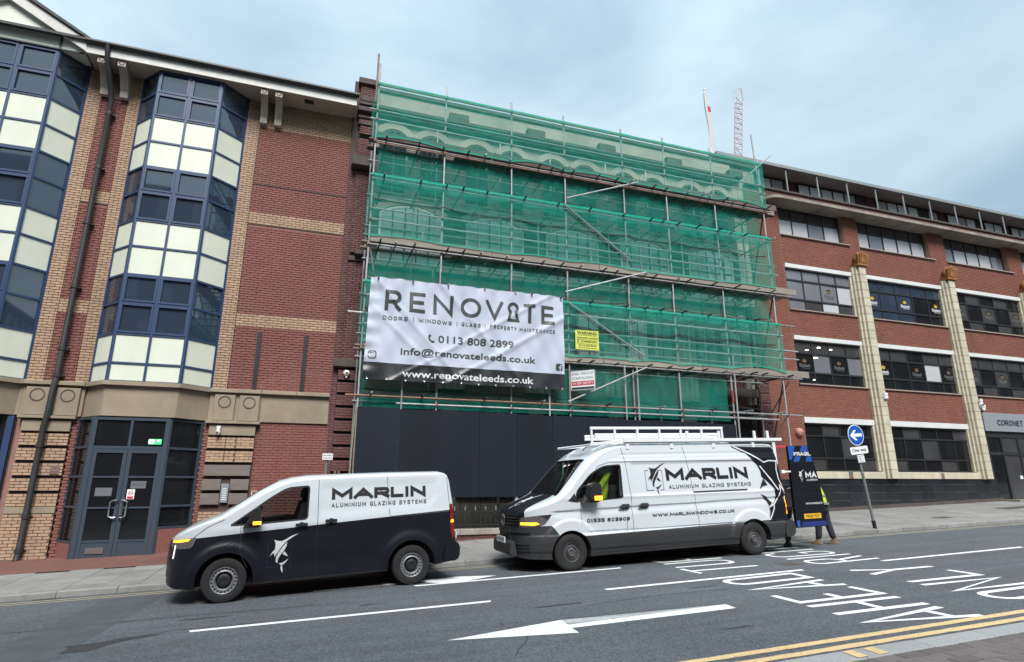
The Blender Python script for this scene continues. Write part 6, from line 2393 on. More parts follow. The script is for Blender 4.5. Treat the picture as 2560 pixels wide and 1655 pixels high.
for s_ in (sm, sp_):
    k = MB()
    poly_to(k, WIN1, s_, -.012, step=.1)
    g_ = part('window', k, 'van_glass', V1)
    line('window_seal', V1, WIN1 + [WIN1[0]], .028, s_, .002, 'trim_black')
k = MB()
vs = []
for i in range(13):
    for j in range(13):
        t = j / 12
        x = -.13 + .80 * i / 12
        y = (-.70 + 1.40 * t) * (1 - .08 * i / 12)
        vs.append((x, y, VS1.top(x, y) - .006))
k.add(vs, [(i * 13 + j, (i + 1) * 13 + j, (i + 1) * 13 + j + 1, i * 13 + j + 1) for i in range(12) for j in range(12)])
part('windscreen', k, 'van_glass', V1, smooth=True)
for y in (-.42, .42):
    seat(V1, .62, y, .72)
steering(V1, .42, .42, 1.22)
k = MB()
k.prism([(-.03, 1.1), (.12, 1.22), (.36, 1.2), (.4, .9), (-.03, .8)], -.79, .79)
part('dashboard', k, 'cab', V1)
for pts in ([(1.385, 1.86), (1.392, .30)], [(2.58, 1.88), (2.60, 1.55), (2.625, 1.20)], [(.19, 1.24), (.20, .75), (.33, .5)], [(-.50, 1.0), (-.30, 1.16), (-.05, 1.27)], [(3.70, 1.84), (3.735, 1.36), (3.78, .62)]):
    line('panel_gap', V1, pts, .009, sm, .0015, 'trim_black')
line('slide_rail', V1, [(2.63, 1.175), (3.72, 1.235)], .03, sm, .004, 'trim_black')
line('sill_strip', V1, [(.44, .255), (2.60, .285)], .03, sm, .006, 'trim_black')
for x, z in ((1.13, 1.125), (1.61, 1.165)):
    k = MB()
    p = sm(x, z, .0)
    k.prism(fillet([(x - .10, z - .025, .1), (x - .10, z + .025, .1), (x + .10, z + .03, .1), (x + .10, z - .02, .1), 'c'], .15)[0], p[1] - .045, p[1] - .015)
    k.tube((x, p[1] + .01, z), (x, p[1] - .02, z), .045, 12)
    part('handle', k, 'trim_black', V1)
k = MB()
stroke_to(k, 'MARLIN', 1.61, 3.29, 1.515, 1.70, sm, .006, .31, .12, {'I': .33, 'M': 1.35, 'A': 1.3, 'R': 1.05, 'N': 1.1, 'L': .9})
part('maker_lettering', k, 'black_print', V1)
k = MB()
stroke_to(k, 'ALUMINIUM GLAZING SYSTEMS', 1.61, 3.30, 1.385, 1.455, sm, .006, .17, .34)
part('maker_lettering', k, 'black_print', V1)
fish(V1, .62, .48, .365, .366, sm, 'print_white', 'faint_navy')
wheel(V1, 0, -W1 + .135, .335, .335, .235, .205, True)
wheel(V1, 3.03, -W1 + .135, .335, .335, .235, .205, True)
wheel(V1, 0, W1 - .135, .335, .335, .235, .205, True, 1)
wheel(V1, 3.03, W1 - .135, .335, .335, .235, .205, True, 1)
for s_ in (sm, sp_):
    surf('headlamp', V1, fillet([(-.84, .88, .05), (-.80, .985, .05), (-.62, 1.0, .05), (-.44, 1.012, .02), (-.50, .86, .08), (-.70, .84, .1), 'c'], .3)[0], s_, .006, 'lamp_clear', .05)
    surf('indicator', V1, [(-.80, .945), (-.785, .978), (-.62, .992), (-.53, .996), (-.56, .965), (-.70, .945)], s_, .012, 'amber', .05)
    surf('tail_lamp', V1, [(3.745, 1.36), (3.79, 1.35), (3.835, .80), (3.80, .72), (3.755, .86), (3.735, 1.2)], s_, .012, 'lamp_red', .05)
    surf('tail_indicator', V1, [(3.76, 1.07), (3.805, 1.08), (3.815, 1.03), (3.76, 1.02)], s_, .018, 'amber', .05)
    surf('reflector', V1, [(3.80, .64), (3.845, .64), (3.85, .55), (3.81, .55)], s_, .02, 'reflector_glow', .05)  # glow given to a reflector, no lamp behind it
k = MB()
for y0, y1, z0, z1 in ((-.60, .60, .62, .72), (-.62, .62, .42, .50)):
    for i in range(8):
        a, b = y0 + (y1 - y0) * i / 8, y0 + (y1 - y0) * (i + 1) / 8
        k.add([(VS1.front_x(y, z) - .006, y, z) for y, z in ((a, z0), (b, z0), (b, z1), (a, z1))], [(0, 1, 2, 3)])
part('grille', k, 'trim_black', V1)
k = MB()
for y in (-.70, .70):
    k.add([(VS1.front_x(yy, z) - .01, yy, z) for yy, z in ((y * 1.02 - .012, .70), (y * 1.02 + .012, .70), (y * 1.06 + .012, .90), (y * 1.06 - .012, .90))], [(0, 1, 2, 3)])
part('day_light', k, 'lamp_drl', V1)
bp = MB()
bp.prism(fillet([(3.62, .36, .05), (3.66, .66, .05), (3.84, .70, .05), (3.93, .62, .1), (3.92, .42, .1), (3.85, .35, .1), 'c'], .3)[0], -W1 - .012, W1 + .012)
part('rear_bumper', bp, 'van_black', V1)
k = MB()
k.box(3.86, 3.875, -.9, -.72, .74, .86)
part('rear_badge', k, 'white_sign', V1)
k = MB()
k.box(3.805, 3.82, -.26, .26, .82, .93)
part('number_plate', k, 'plate_yellow', V1)
def mirror(root, x, y, z, sy, sc=1.0, lit=True):
    mbm = MB()
    mbm.prism(fillet([(x - .11 * sc, z - .02, .1), (x - .06 * sc, z + .20 * sc, .1), (x + .05 * sc, z + .22 * sc, .1), (x + .09 * sc, z + .18 * sc, .1), (x + .09 * sc, z - .04, .1), 'c'], .3)[0], y + sy * .02, y + sy * .27)
    o = part('mirror', mbm, 'trim_black', root)
    b = MB()
    b.prism([(x - .18 * sc, z - .09), (x + .06 * sc, z - .09), (x + .10 * sc, z - .02), (x - .12 * sc, z + .01)], y - sy * .02, y + sy * .20)
    part('mirror_arm', b, 'trim_black', o)
    b = MB()
    b.box(x + .092 * sc, x + .097 * sc, y + sy * .04 if sy > 0 else y - .25, y + .25 if sy > 0 else y - .04, z, z + .17 * sc)
    part('mirror_glass', b, 'grey_glass', o)
    b = MB()
    b.bbox(x - .03 * sc, x + .092 * sc, min(y + sy * .271, y + sy * .285), max(y + sy * .271, y + sy * .285), z - .045, z + .005 + .03 * (sc > 1.1), .004)
    part('repeater', b, 'amber', o)
mirror(V1, .40, -W1 + .06, 1.22, -1)
mirror(V1, .40, W1 - .06, 1.22, 1)

# ---------------- the high white van behind it
x2_, y2_ = 5.04, 11.075
W2 = 1.0
V2 = thing('parked_van', 'tall white panel van with ladders on the roof and its rear door open', 'van', (x2_, y2_ + W2, SLOPE * x2_), 'marked vans on the street', rot=(0, -math.atan(SLOPE), 0), local=True)
def rel2(x, z):
    d = 0.0
    rear_end = 5.10
    e = sstep(1.48, 1.56, x) * (1 - sstep(rear_end - .05, rear_end, x)) * sstep(1.34, 1.38, z) * (1 - sstep(2.00, 2.03, z))
    d -= .018 * e
    e2 = sstep(1.0, 1.1, x)
    d += .012 * sstep(1.30, 1.345, z) * (1 - sstep(1.36, 1.40, z)) * sstep(-.3, .1, x)
    cz = 1.115 + .014 * x
    d -= .026 * (1 - sstep(cz, cz + .02, z)) * sstep(cz - .15, cz, z) * sstep(-.45, -.2, x)
    d -= .02 * (1 - sstep(.70, .715, z)) * sstep(.64, .69, z) * sstep(.3, .5, x)
    d += .022 * (1 - sstep(.66, .69, z)) * sstep(.35, .40, z)
    for cx in (0.03, 4.45):
        r = math.hypot(x - cx, z - .33)
        if r < .66:
            d += .03 * sstep(.66, .60, r)
    for zz in (2.20,):
        d -= .012 * math.exp(-((z - zz) / .02) ** 2) * sstep(1.2, 1.4, x)
    d += .012 * math.exp(-((z - 2.07) / .025) ** 2) * sstep(.9, 1.2, x)
    return d
VS2 = VanShape(w=W2 - .03, px=-.20, nose=-1.02, pmin=.35, pexp=2.5, rx=5.32, rear=5.47, tz=1.30, tum=.12, th=2.4, texp=1.45, se=.36, se2=.75, relief=rel2,
               t_zb=[(-1.02, .36), (-.98, .28), (-.8, .25), (-.4, .24), (.42, .25), (4.0, .27), (4.9, .29), (5.47, .32)],
               t_ze=[(-1.02, .80), (-1.0, .95), (-.95, 1.04), (-.85, 1.10), (-.6, 1.18), (-.3, 1.28), (-.05, 1.365), (.10, 1.47), (.35, 1.75), (.60, 1.985), (.80, 2.13), (1.0, 2.235), (1.2, 2.30), (1.36, 2.33), (1.6, 2.345), (5.1, 2.345), (5.30, 2.325), (5.36, 2.25), (5.42, 1.70), (5.46, 1.0), (5.47, .8)],
               t_zt=[(-1.02, .86), (-1.0, 1.02), (-.95, 1.12), (-.85, 1.185), (-.6, 1.28), (-.3, 1.385), (-.15, 1.46), (.10, 1.72), (.35, 1.98), (.50, 2.12), (.70, 2.27), (.93, 2.38), (1.2, 2.455), (1.36, 2.475), (1.6, 2.485), (5.1, 2.475), (5.30, 2.45), (5.36, 2.36), (5.42, 1.80), (5.46, 1.1), (5.47, .86)])
WIN2 = fillet([(.16, 1.30, .02), (.22, 1.50, .06), (.55, 1.82, .12), (.86, 1.975, .12), (1.262, 1.995, .05), (1.245, 1.335, .05), (.60, 1.30, .03), 'c'], .4)[0]
me = closed_mesh(VS2.body(nside=96), 'van_white')
cav = MB()
cav.prism([(.0, 1.2), (.30, 1.55), (.72, 2.02), (1.1, 2.2), (1.36, 2.2), (1.37, .5), (.05, .5)], -.84, .84)
ws2 = MB()
ws2.hexa([(-.22, -.82, 1.40), (.12, -.82, 1.36), (.12, .82, 1.36), (-.22, .82, 1.40), (.42, -.73, 2.25), (.66, -.73, 1.985), (.66, .73, 1.985), (.42, .73, 2.25)])
cargo = MB()
cargo.box(1.45, 5.6, -.82, .82, .62, 2.24)
me = boolean(me, wheel_well(.03, .335, .42, W2) + wheel_well(4.45, .335, .43, W2) + [closed_mesh(cav, 'cab')] + win_cut(WIN2, W2) + [closed_mesh(ws2, 'trim_black'), closed_mesh(cargo, 'cab')])
bisect(me, [((0, 0, .632), (-.016, 0, 1)), ((-.36, 0, .86), (.9, 0, .7)), ((0, 0, .86), (0, 0, 1)), ((-.10, 0, 1.3), (1, 0, 0)), ((0, -.80, 0), (0, 1, -.08)), ((0, .80, 0), (0, 1, .08))])
def p2(c, n):
    inside = abs(c.y) < VS2.W(c.x, min(c.z, VS2.ze(c.x))) - .035 and VS2.top(c.x, c.y) - c.z > .035 and c.x > -.7 and c.z > VS2.zb(c.x) + .02 and not (c.x > 5.40 and n.x > .7)
    if inside:
        return 2
    if c.z < VS2.zb(c.x) + .01:
        return 2
    if c.z < .632 + .016 * c.x:
        return 3
    if c.z < .86 and (c.x + .36) * .9 + (c.z - .86) * .7 < 0:
        return 3
    if c.x < -.10 and abs(c.y) < .80 - .08 * c.z and c.z > .85:
        return 1
    if n.x > .45 and c.x > 5.28:
        return 1
    return 0
paint_faces(me, ['van_white', 'van_black', 'cab', 'van_grey'], p2)
link('body', me, V2)
sm2, sq2 = VS2.side(-1), VS2.side(1)
for s_ in (sm2, sq2):
    k = MB()
    poly_to(k, WIN2, s_, -.012, step=.1)
    part('window', k, 'van_glass', V2)
    line('window_seal', V2, WIN2 + [WIN2[0]], .026, s_, .002, 'trim_black')
    surf('mirror_corner', V2, [(.0, 1.31), (.16, 1.46), (.20, 1.30), (.22, 1.27)], s_, .004, 'trim_black', .05)
k = MB()
vs = []
for i in range(15):
    for j in range(15):
        x = -.18 + .66 * i / 14
        y = (-.80 + 1.60 * j / 14) * (1 - .10 * i / 14)
        vs.append((x, y, VS2.top(x, y) - .006))
k.add(vs, [(i * 15 + j, (i + 1) * 15 + j, (i + 1) * 15 + j + 1, i * 15 + j + 1) for i in range(14) for j in range(14)])
scr = part('windscreen', k, 'van_glass', V2, smooth=True)
def scr_map(x, y, off):
    return (x, y, VS2.top(x, y) + off)
k = MB()
for x0, x1, y0, y1 in ((.36, .40, -.12, .02), (.38, .405, -.28, -.2)):
    k.add([scr_map(a, b, .003) for a, b in ((x0, y0), (x0, y1), (x1, y1), (x1, y0))], [(0, 1, 2, 3)])
part('screen_sticker', k, 'white_sign', V2)
for y0, y1 in ((-.65, -.05), (.0, .6)):
    k = MB()
    pth = [scr_map(-.16 + .05 * t, y0 + (y1 - y0) * t, .012) for t in [i / 8 for i in range(9)]]
    k.path(pth, .009, 5)
    part('wiper', k, 'trim_black', V2)
for y in (-.48, .0, .48):
    seat(V2, .62, y, .82, .46)
steering(V2, .40, .48, 1.36)
k = MB()
k.prism([(.02, 1.22), (.10, 1.36), (.40, 1.33), (.44, 1.0), (.02, .9)], -.83, .83)
part('dashboard', k, 'cab', V2)
# side panel gaps
for pts in ([(1.33, 2.35), (1.395, 2.03), (1.44, 1.30), (1.452, .42)], [(2.87, 2.35), (2.90, 2.20), (2.95, 1.87), (3.045, .74), (3.05, .33)], [(.275, 1.29), (.285, .90), (.30, .86)], [(1.31, .92), (1.30, .45)],
            [(.45, 1.62), (.75, 1.98), (1.0, 2.05), (1.42, 2.055), (4.80, 2.03)]):
    line('panel_gap', V2, pts, .010, sm2, .0015, 'trim_black')
line('slide_rail', V2, [(3.0, 1.385), (4.42, 1.39)], .034, sm2, .006, 'trim_black')
line('lower_gap', V2, [(.45, .30), (4.0, .325)], .016, sm2, .003, 'trim_black')
for x, z in ((1.24, 1.155), (1.69, 1.155)):
    k = MB()
    p = sm2(x, z, 0)
    k.prism(fillet([(x - .11, z - .022, .1), (x - .10, z + .018, .1), (x + .09, z + .022, .1), (x + .11, z - .012, .1), 'c'], .12)[0], p[1] - .05, p[1] - .02)
    k.prism(fillet([(x - .05, z - .05, .1), (x - .05, z + .05, .1), (x + .15, z + .05, .1), (x + .15, z - .04, .1), 'c'], .2)[0], p[1] - .012, p[1] + .01)
    part('handle', k, 'van_grey', V2)
k = MB()
stroke_to(k, 'MARLIN', 2.35, 4.50, 1.64, 1.885, sm2, .006, .31, .12, {'I': .33, 'M': 1.35, 'A': 1.3, 'R': 1.05, 'N': 1.1, 'L': .9})
part('maker_lettering', k, 'black_print', V2)
k = MB()
stroke_to(k, 'ALUMINIUM GLAZING SYSTEMS', 2.39, 4.54, 1.47, 1.55, sm2, .006, .17, .34)
part('maker_lettering', k, 'black_print', V2)
k = MB()
stroke_to(k, 'WWW.MARLINWINDOWS.CO.UK', 1.905, 3.99, .92, .985, sm2, .006, .25, .2)
part('web_lettering', k, 'black_print', V2)
k = MB()
stroke_to(k, '01535 603909', .395, 1.37, .882, .952, sm2, .006, .24, .22)
part('phone_lettering', k, 'black_print', V2)
fish(V2, 1.845, 1.455, .415, .405, sm2, 'black_print', 'navy_print')
# black wrap with the big fish over the rear quarter
WRAP = [(4.176, 2.34), (4.549, 2.184), (4.806, 1.934), (4.869, 1.785), (4.867, 1.668), (5.017, 1.548), (5.143, 1.408), (5.165, 1.271), (5.155, 1.156), (5.087, 1.082), (4.947, 0.992), (4.961, 0.896), (4.898, 0.715), (5.44, .725), (5.445, 1.2), (5.405, 1.72), (5.35, 2.24), (5.30, 2.32)]
surf('wrap', V2, WRAP, sm2, .014, 'van_black', .035)
k = MB()
for i in range(7):          # the wrap runs over onto the roof edge
    x0, x1 = 4.18 + (5.28 - 4.18) * i / 7, 4.18 + (5.28 - 4.18) * (i + 1) / 7
    for a, b in ((.0, .03), (.03, .08), (.08, .16)):
        q = []
        for x, d in ((x0, a), (x1, a), (x1, b), (x0, b)):
            We = VS2.W(x, VS2.ze(x))
            y = -(We - d)
            q.append((x, y - .004, VS2.top(x, y) + .005))
        k.add(q, [(0, 1, 2, 3)])
part('wrap', k, 'van_black', V2)
for pts, w_ in (([(4.223, 2.35), (4.646, 2.173), (5.013, 1.975)], .032), ([(5.013, 1.975), (5.12, 2.013), (5.348, 2.003), (5.299, 1.795), (5.313, 1.588), (5.44, 1.28), (5.309, 1.461), (5.297, 1.305), (5.215, 1.173), (5.082, 1.053), (4.947, 0.992)], .026),
                ([(4.87, 1.90), (5.02, 1.705), (5.15, 1.51), (5.25, 1.36)], .03), ([(5.082, 1.053), (5.064, 0.949), (4.977, 0.801), (4.9, 0.72)], .03)):
    line('fish_outline', V2, pts, w_, sm2, .019, 'print_white')
for pts in ([(4.904, 1.619), (4.991, 1.471), (4.864, 1.455), (4.757, 1.378), (4.821, 1.495)], [(4.742, 1.286), (4.887, 1.224), (5.037, 1.084), (4.951, 1.011), (4.896, 1.128)]):
    surf('fish_fin', V2, pts, sm2, .013, 'black_print', .035)
for s_, far in ((sm2, 0), (sq2, 1)):
    surf('headlamp', V2, fillet([(-.93, .84, .05), (-.90, 1.02, .05), (-.62, 1.06, .05), (-.36, 1.075, .02), (-.50, .89, .08), (-.72, .84, .1), 'c'], .3)[0], s_, .008, 'lamp_clear', .05)
    surf('headlamp_tip', V2, [(-.60, 1.055), (-.36, 1.072), (-.44, .97), (-.52, 1.02)], s_, .012, 'lamp_dark', .05)
    surf('indicator', V2, [(-.90, .885), (-.90, .93), (-.66, .93), (-.60, .90), (-.70, .875)], s_, .016, 'amber', .05)
for a in (0,):
    surf('tail_lamp', V2, [(5.41, 1.55), (5.45, 1.55), (5.46, .80), (5.36, .80), (5.38, 1.12), (5.41, 1.25)], sm2, .012, 'lamp_red', .05)
    surf('tail_indicator', V2, [(5.425, 1.22), (5.452, 1.2), (5.462, .82), (5.43, .82), (5.435, 1.0)], sm2, .018, 'amber', .05)
# front: slats, badge, lower grille, plate
for z, hh in ((.90, .03), (.955, .03), (1.01, .03), (1.065, .02)):
    k = MB()
    ys = [-.62 + 1.24 * i / 16 for i in range(17)]
    pts = [(VS2.front_x(y, z) - .02, y, z) for y in ys]
    k.path(pts, hh * .5, 6)
    part('grille_slat', k, 'trim_black', V2, smooth=True)
k = MB()
bx_ = VS2.front_x(0, .96) - .045
k.lathe([(.095, 0), (.105, -.01), (.115, 0), (.105, .01), (.095, 0)], (bx_, 0, .965), 'x', 28)
bmap = lambda u, v, off: (bx_ - .004 - off, -u, .965 + v)
ribbon(k, [Vector((-.045, .085)), Vector((0, -.005)), Vector((.045, .085))], .02, bmap, 0)
ribbon(k, [Vector((-.085, .045)), Vector((-.045, -.08)), Vector((0, .0)), Vector((.045, -.08)), Vector((.085, .045))], .02, bmap, .001)
part('badge', k, 'steel', V2, smooth=True)
for z, h in ((.74, .06), (.40, .035), (.46, .035), (.52, .035)):
    k = MB()
    ys = [-.8 + 1.6 * i / 18 for i in range(19)]
    k.path([(VS2.front_x(y, z) - .004, y, z) for y in ys], h * .5, 6)
    part('lower_grille', k, 'trim_black', V2, smooth=True)
k = MB()
k.prism(fillet([(-1.06, .30, .1), (-1.10, .36, .1), (-1.09, .56, .1), (-1.0, .60, .1), (-.95, .30, .1), 'c'], .2)[0], -.55, .55)
part('bumper', k, 'van_grey', V2)
k = MB()
k.box(-1.115, -1.10, -.26, .26, .53, .645)
o = part('number_plate', k, 'white_sign', V2)
k = MB()
text_to(k, 'YN24 VXY', -.22, .22, .55, .625, lambda u, v, off: (-1.116 - off, -u, v), .001, .02)
part('lettering', k, 'black_print', o)
# white fish on the black bonnet
k = MB()
for i, sh in enumerate(FISH):
    poly_to(k, [(-.80 + .42 * v, .12 - .42 * (u - .5)) for u, v in sh], lambda a, b, off: (a, b, VS2.top(a, b) + off), .008 + i * .0004, step=.06)
part('fish_emblem', k, 'print_white', V2)
for x in (.03, 4.45):
    wheel(V2, x, -W2 + .145, .345, .345, .225, .185, False)
    wheel(V2, x, W2 - .145, .345, .345, .225, .185, False, 1)
mirror(V2, .52, -W2 + .06, 1.36, -1, 1.35)
mirror(V2, .52, W2 - .06, 1.36, 1, 1.35)
rb = MB()
rb.prism(fillet([(5.30, .34, .05), (5.32, .62, .05), (5.44, .70, .05), (5.58, .66, .1), (5.58, .42, .1), (5.50, .34, .1), 'c'], .3)[0], -W2 - .012, W2 + .012)
part('rear_bumper', rb, 'van_grey', V2)
k = MB()
k.box(5.585, 5.592, -.97, -.86, .66, .71)
part('rear_marker', k, 'white_sign', V2)
an = MB()
an.tube((.80, -.1, VS2.top(.80, -.1)), (.96, -.1, VS2.top(.80, -.1) + .17), .012, 6, r2=.006)
part('aerial', an, 'trim_black', V2)
# open rear door, swung back in line with the side; its outer face turns to the street
dz0, dz1 = .50, 2.34
DR = MB()
yd = -W2 + .06
prof = [(5.50, dz0), (6.40, dz0), (6.40, .72), (6.37, 1.30), (6.30, 1.8), (6.22, 2.10), (6.12, dz1), (5.56, dz1), (5.545, 2.0), (5.52, 1.3)]
DR.prism(prof, yd, yd + .07)
dr = part('rear_door', DR, 'van_black', V2)
dmap = lambda u, v, off: (u, yd - off, v)
def dpr(name, pts, m, off=.003):
    k = MB()
    poly_to(k, pts, dmap, off)
    return part(name, k, m, dr)
dpr('stripe', [(5.55, 2.335), (5.76, 2.335), (5.62, 2.02), (5.545, 2.02)], 'blue_wrap')
dpr('stripe', [(5.95, 2.335), (6.12, 2.335), (6.14, 2.20), (5.89, 2.20)], 'blue_wrap')
dpr('stripe', [(5.72, 2.09), (5.90, 2.09), (5.82, 1.97), (5.66, 1.97)], 'blue_wrap')
dpr('stripe', [(6.08, 2.09), (6.20, 2.09), (6.23, 1.97), (6.02, 1.97)], 'blue_wrap')
dpr('stripe', [(5.51, .52), (5.60, .52), (5.60, .66), (5.51, .66)], 'blue_wrap')
dpr('stripe', [(5.66, .52), (6.38, .52), (6.38, .62), (5.66, .62)], 'navy_print')
k = MB()
stroke_to(k, 'FRAGIL', 5.69, 6.20, 2.105, 2.19, dmap, .006, .27, .10)
part('lettering', k, 'print_white', dr)
k = MB()
stroke_to(k, 'MA', 5.95, 6.28, 1.60, 1.73, dmap, .006, .27, .12, {'M': 1.25})
part('lettering', k, 'print_white', dr)
k = MB()
stroke_to(k, 'ALUMINIUM', 5.97, 6.29, 1.525, 1.57, dmap, .006, .18, .2)
part('lettering', k, 'print_white', dr)
k = MB()
stroke_to(k, 'WWW.MARLINW', 5.84, 6.34, 1.0, 1.04, dmap, .006, .24, .15)
part('lettering', k, 'print_white', dr)
k = MB()
for i, sh in enumerate(FISH):
    poly_to(k, [(5.73 + .155 * u, 1.55 + .17 * v) for u, v in sh], dmap, .006 + i * .0004)
part('fish_emblem', k, 'print_white', dr)
for z in (1.40, 1.22, .86, 1.94):
    k = MB()
    k.box(5.56, 6.36, yd - .006, yd - .001, z, z + .012)
    part('crease', k, 'trim_black', dr)
k = MB()
k.box(5.74, 6.24, yd - .012, yd - .001, .685, .795)
npl = part('number_plate', k, 'plate_yellow', dr)
k = MB()
text_to(k, 'YN24 VXY', 5.78, 6.20, .705, .775, lambda u, v, off: (u, yd - .012 - off, v), .002, .02)
part('lettering', k, 'black_print', npl)
for z in (1.72, .9):
    k = MB()
    k.box(5.25, 5.345, yd - .028, yd + .03, z, z + .07)
    k.box(5.346, 5.53, yd - .012, yd + .012, z + .015, z + .05)
    part('hinge', k, 'white_sign' if z > 1 else 'van_black', dr)
dr.location.x += .19
# roof rack
RK = MB()
for y in (-.86, .86):
    RK.box(1.40, 5.48, y - .02, y + .02, 2.44, 2.505)
    RK.box(1.40, 5.62, y - .05, y - .021, 2.465, 2.53)
for x in (1.5, 2.6, 3.7, 4.8, 5.4):
    for y in (-.86, .86):
        RK.box(x - .04, x + .04, y - .018, y + .018, VS2.top(x, y) - .02, 2.439)
    RK.tube((x, -.84, 2.515), (x, .84, 2.515), .018, 8)
for x in (3.05, 3.9, 4.9, 5.28):
    RK.box(x - .03, x + .03, -.855, -.825, 2.506, 2.70)
part('roof_rack', RK, 'alu', V2)
k = MB()
k.hexa([(.62, -.875, 2.40), (.66, -.84, 2.40), (1.42, -.84, 2.46), (1.40, -.885, 2.45), (.62, -.875, 2.45), (.66, -.84, 2.45), (1.42, -.84, 2.53), (1.40, -.885, 2.52)])
k.tube((.64, -.86, 2.42), (.64, .86, 2.42), .022, 8)
k.hexa([(.62, .84, 2.40), (.66, .875, 2.40), (1.42, .885, 2.46), (1.40, .84, 2.45), (.62, .84, 2.45), (.66, .875, 2.45), (1.42, .885, 2.53), (1.40, .84, 2.52)])
part('rack_front', k, 'alu', V2)
# ladders are things of their own, strapped on edge to the rack
def v2_world(x, y, z):
    a = math.atan(SLOPE)
    return Vector((x2_ + x * math.cos(a) - z * math.sin(a), y2_ + W2 + y, SLOPE * x2_ + x * math.sin(a) + z * math.cos(a)))
def ladder(label, x0, x1, y, z0, z1, rungs, name='ladder', flat=False):
    L0 = v2_world(x0, y, z0)
    t = thing(name, label, 'ladder', L0, 'ladders on the van roof', rot=(0, -math.atan(SLOPE), 0), local=True)
    Ln, H = x1 - x0, z1 - z0
    for zz in (0, H - .055):
        b = MB()
        b.bbox(0, Ln, -.02, .02, zz, zz + .055, .006)
        part('stile', b, 'alu', t)
    for i in range(rungs):
        u = .03 + (Ln - .06) * i / (rungs - 1)
        b = MB()
        b.box(u - .022, u + .022, -.016, .016, .056, H - .056)
        part('rung', b, 'alu', t)
ladder('silver ladder frame standing on edge on the van roof, nearest the street', .70, 4.10, -.74, 2.42, 2.80, 7)
ladder('long silver extension ladder lying low behind the standing ladder frame', .95, 4.2, -.45, 2.56, 2.68, 10)
ladder('second long silver extension ladder on the far side of the van roof', .95, 4.3, .05, 2.56, 2.68, 10)
RB_ = thing('roof_strap', 'bright red bar between the van roof and its open rear door', 'bar', v2_world(5.30, -.80, 2.32), rot=(0, -math.atan(SLOPE), 0), local=True)
b = MB()
b.bbox(-.05, .52, -.02, .02, -.01, .03, .004)
part('bar', b, 'pink_bar', RB_)
b = MB()
b.bbox(-.10, -.051, -.03, .03, -.03, .05, .004)
part('end_cap', b, 'trim_black', RB_)
# hi-vis jacket hung on the passenger seat of the tall van
HV = thing('hi_vis_jacket', 'yellow hi vis jacket hung over the seat inside the tall white van', 'jacket', v2_world(1.12, -.48, 1.5), rot=(0, -math.atan(SLOPE), 0), local=True)
b = MB()
vs, fs = [], []
nn, mm = 16, 14
for i in range(nn + 1):
    t = i / nn
    for j in range(mm):
        a = 2 * PI * j / mm
        wx = .09 + .10 * t + .03 * math.sin(6 * a + 5 * t)
        wy = .10 + .15 * min(1, t * 3) + .03 * math.sin(4 * a + 7 * t)
        vs.append((-.02 - .20 * t + wx * math.cos(a), wy * math.sin(a), .42 - .62 * t))
fs = [(i * mm + j, i * mm + (j + 1) % mm, (i + 1) * mm + (j + 1) % mm, (i + 1) * mm + j) for i in range(nn) for j in range(mm)]
fs.append(tuple(range(mm)))
b.add(vs, fs)
part('coat', b, 'hivis', HV, smooth=True)
b = MB()
b.path([(-.02, -.22, .34), (-.18, -.28, .18), (-.30, -.26, .02), (-.38, -.24, -.12)], .06, 8)
part('sleeve', b, 'hivis', HV, smooth=True)
b = MB()
b.path([(-.10, .05, .30), (-.36, -.10, .12), (-.44, -.16, .02)], .055, 8)
part('sleeve', b, 'hivis', HV, smooth=True)
b = MB()
b.path([(-.24, -.20, .10), (-.28, -.10, .16), (-.33, .02, .12)], .035, 6)
b.path([(-.25, -.23, -.04), (-.33, -.05, -.02), (-.36, .1, -.05)], .03, 6)
part('reflective_band', b, 'reflect', HV, smooth=True)

# ------------------------------------------------------------ people behind the open door
def skin_body(name, joints, edges, m, parent, sub=2, root=0):
    me = bpy.data.meshes.new(name)
    me.from_pydata([j[0] for j in joints], edges, [])
    o = bpy.data.objects.new(name, me)
    COL.objects.link(o)
    md = o.modifiers.new('skin', 'SKIN')
    md.use_smooth_shade = True
    lay = me.skin_vertices[0].data if me.skin_vertices else None
    if lay is None:
        bpy.context.view_layer.objects.active = o
        bm = bmesh.new()
        bm.from_mesh(me)
        bm.verts.layers.skin.verify()
        bm.to_mesh(me)
        bm.free()
        lay = me.skin_vertices[0].data
    for i, j in enumerate(joints):
        r = j[1]
        lay[i].radius = r if isinstance(r, tuple) else (r, r)
        lay[i].use_root = i == root
    s2 = o.modifiers.new('sub', 'SUBSURF')
    s2.levels = s2.render_levels = sub
    dg = bpy.context.evaluated_depsgraph_get()
    dg.update()
    res = bpy.data.meshes.new_from_object(o.evaluated_get(dg))
    bpy.data.objects.remove(o)
    bpy.data.meshes.remove(me)
    res.materials.clear()
    res.materials.append(M[m])
    for p in res.polygons:
        p.use_smooth = True
    return link(name, res, parent)
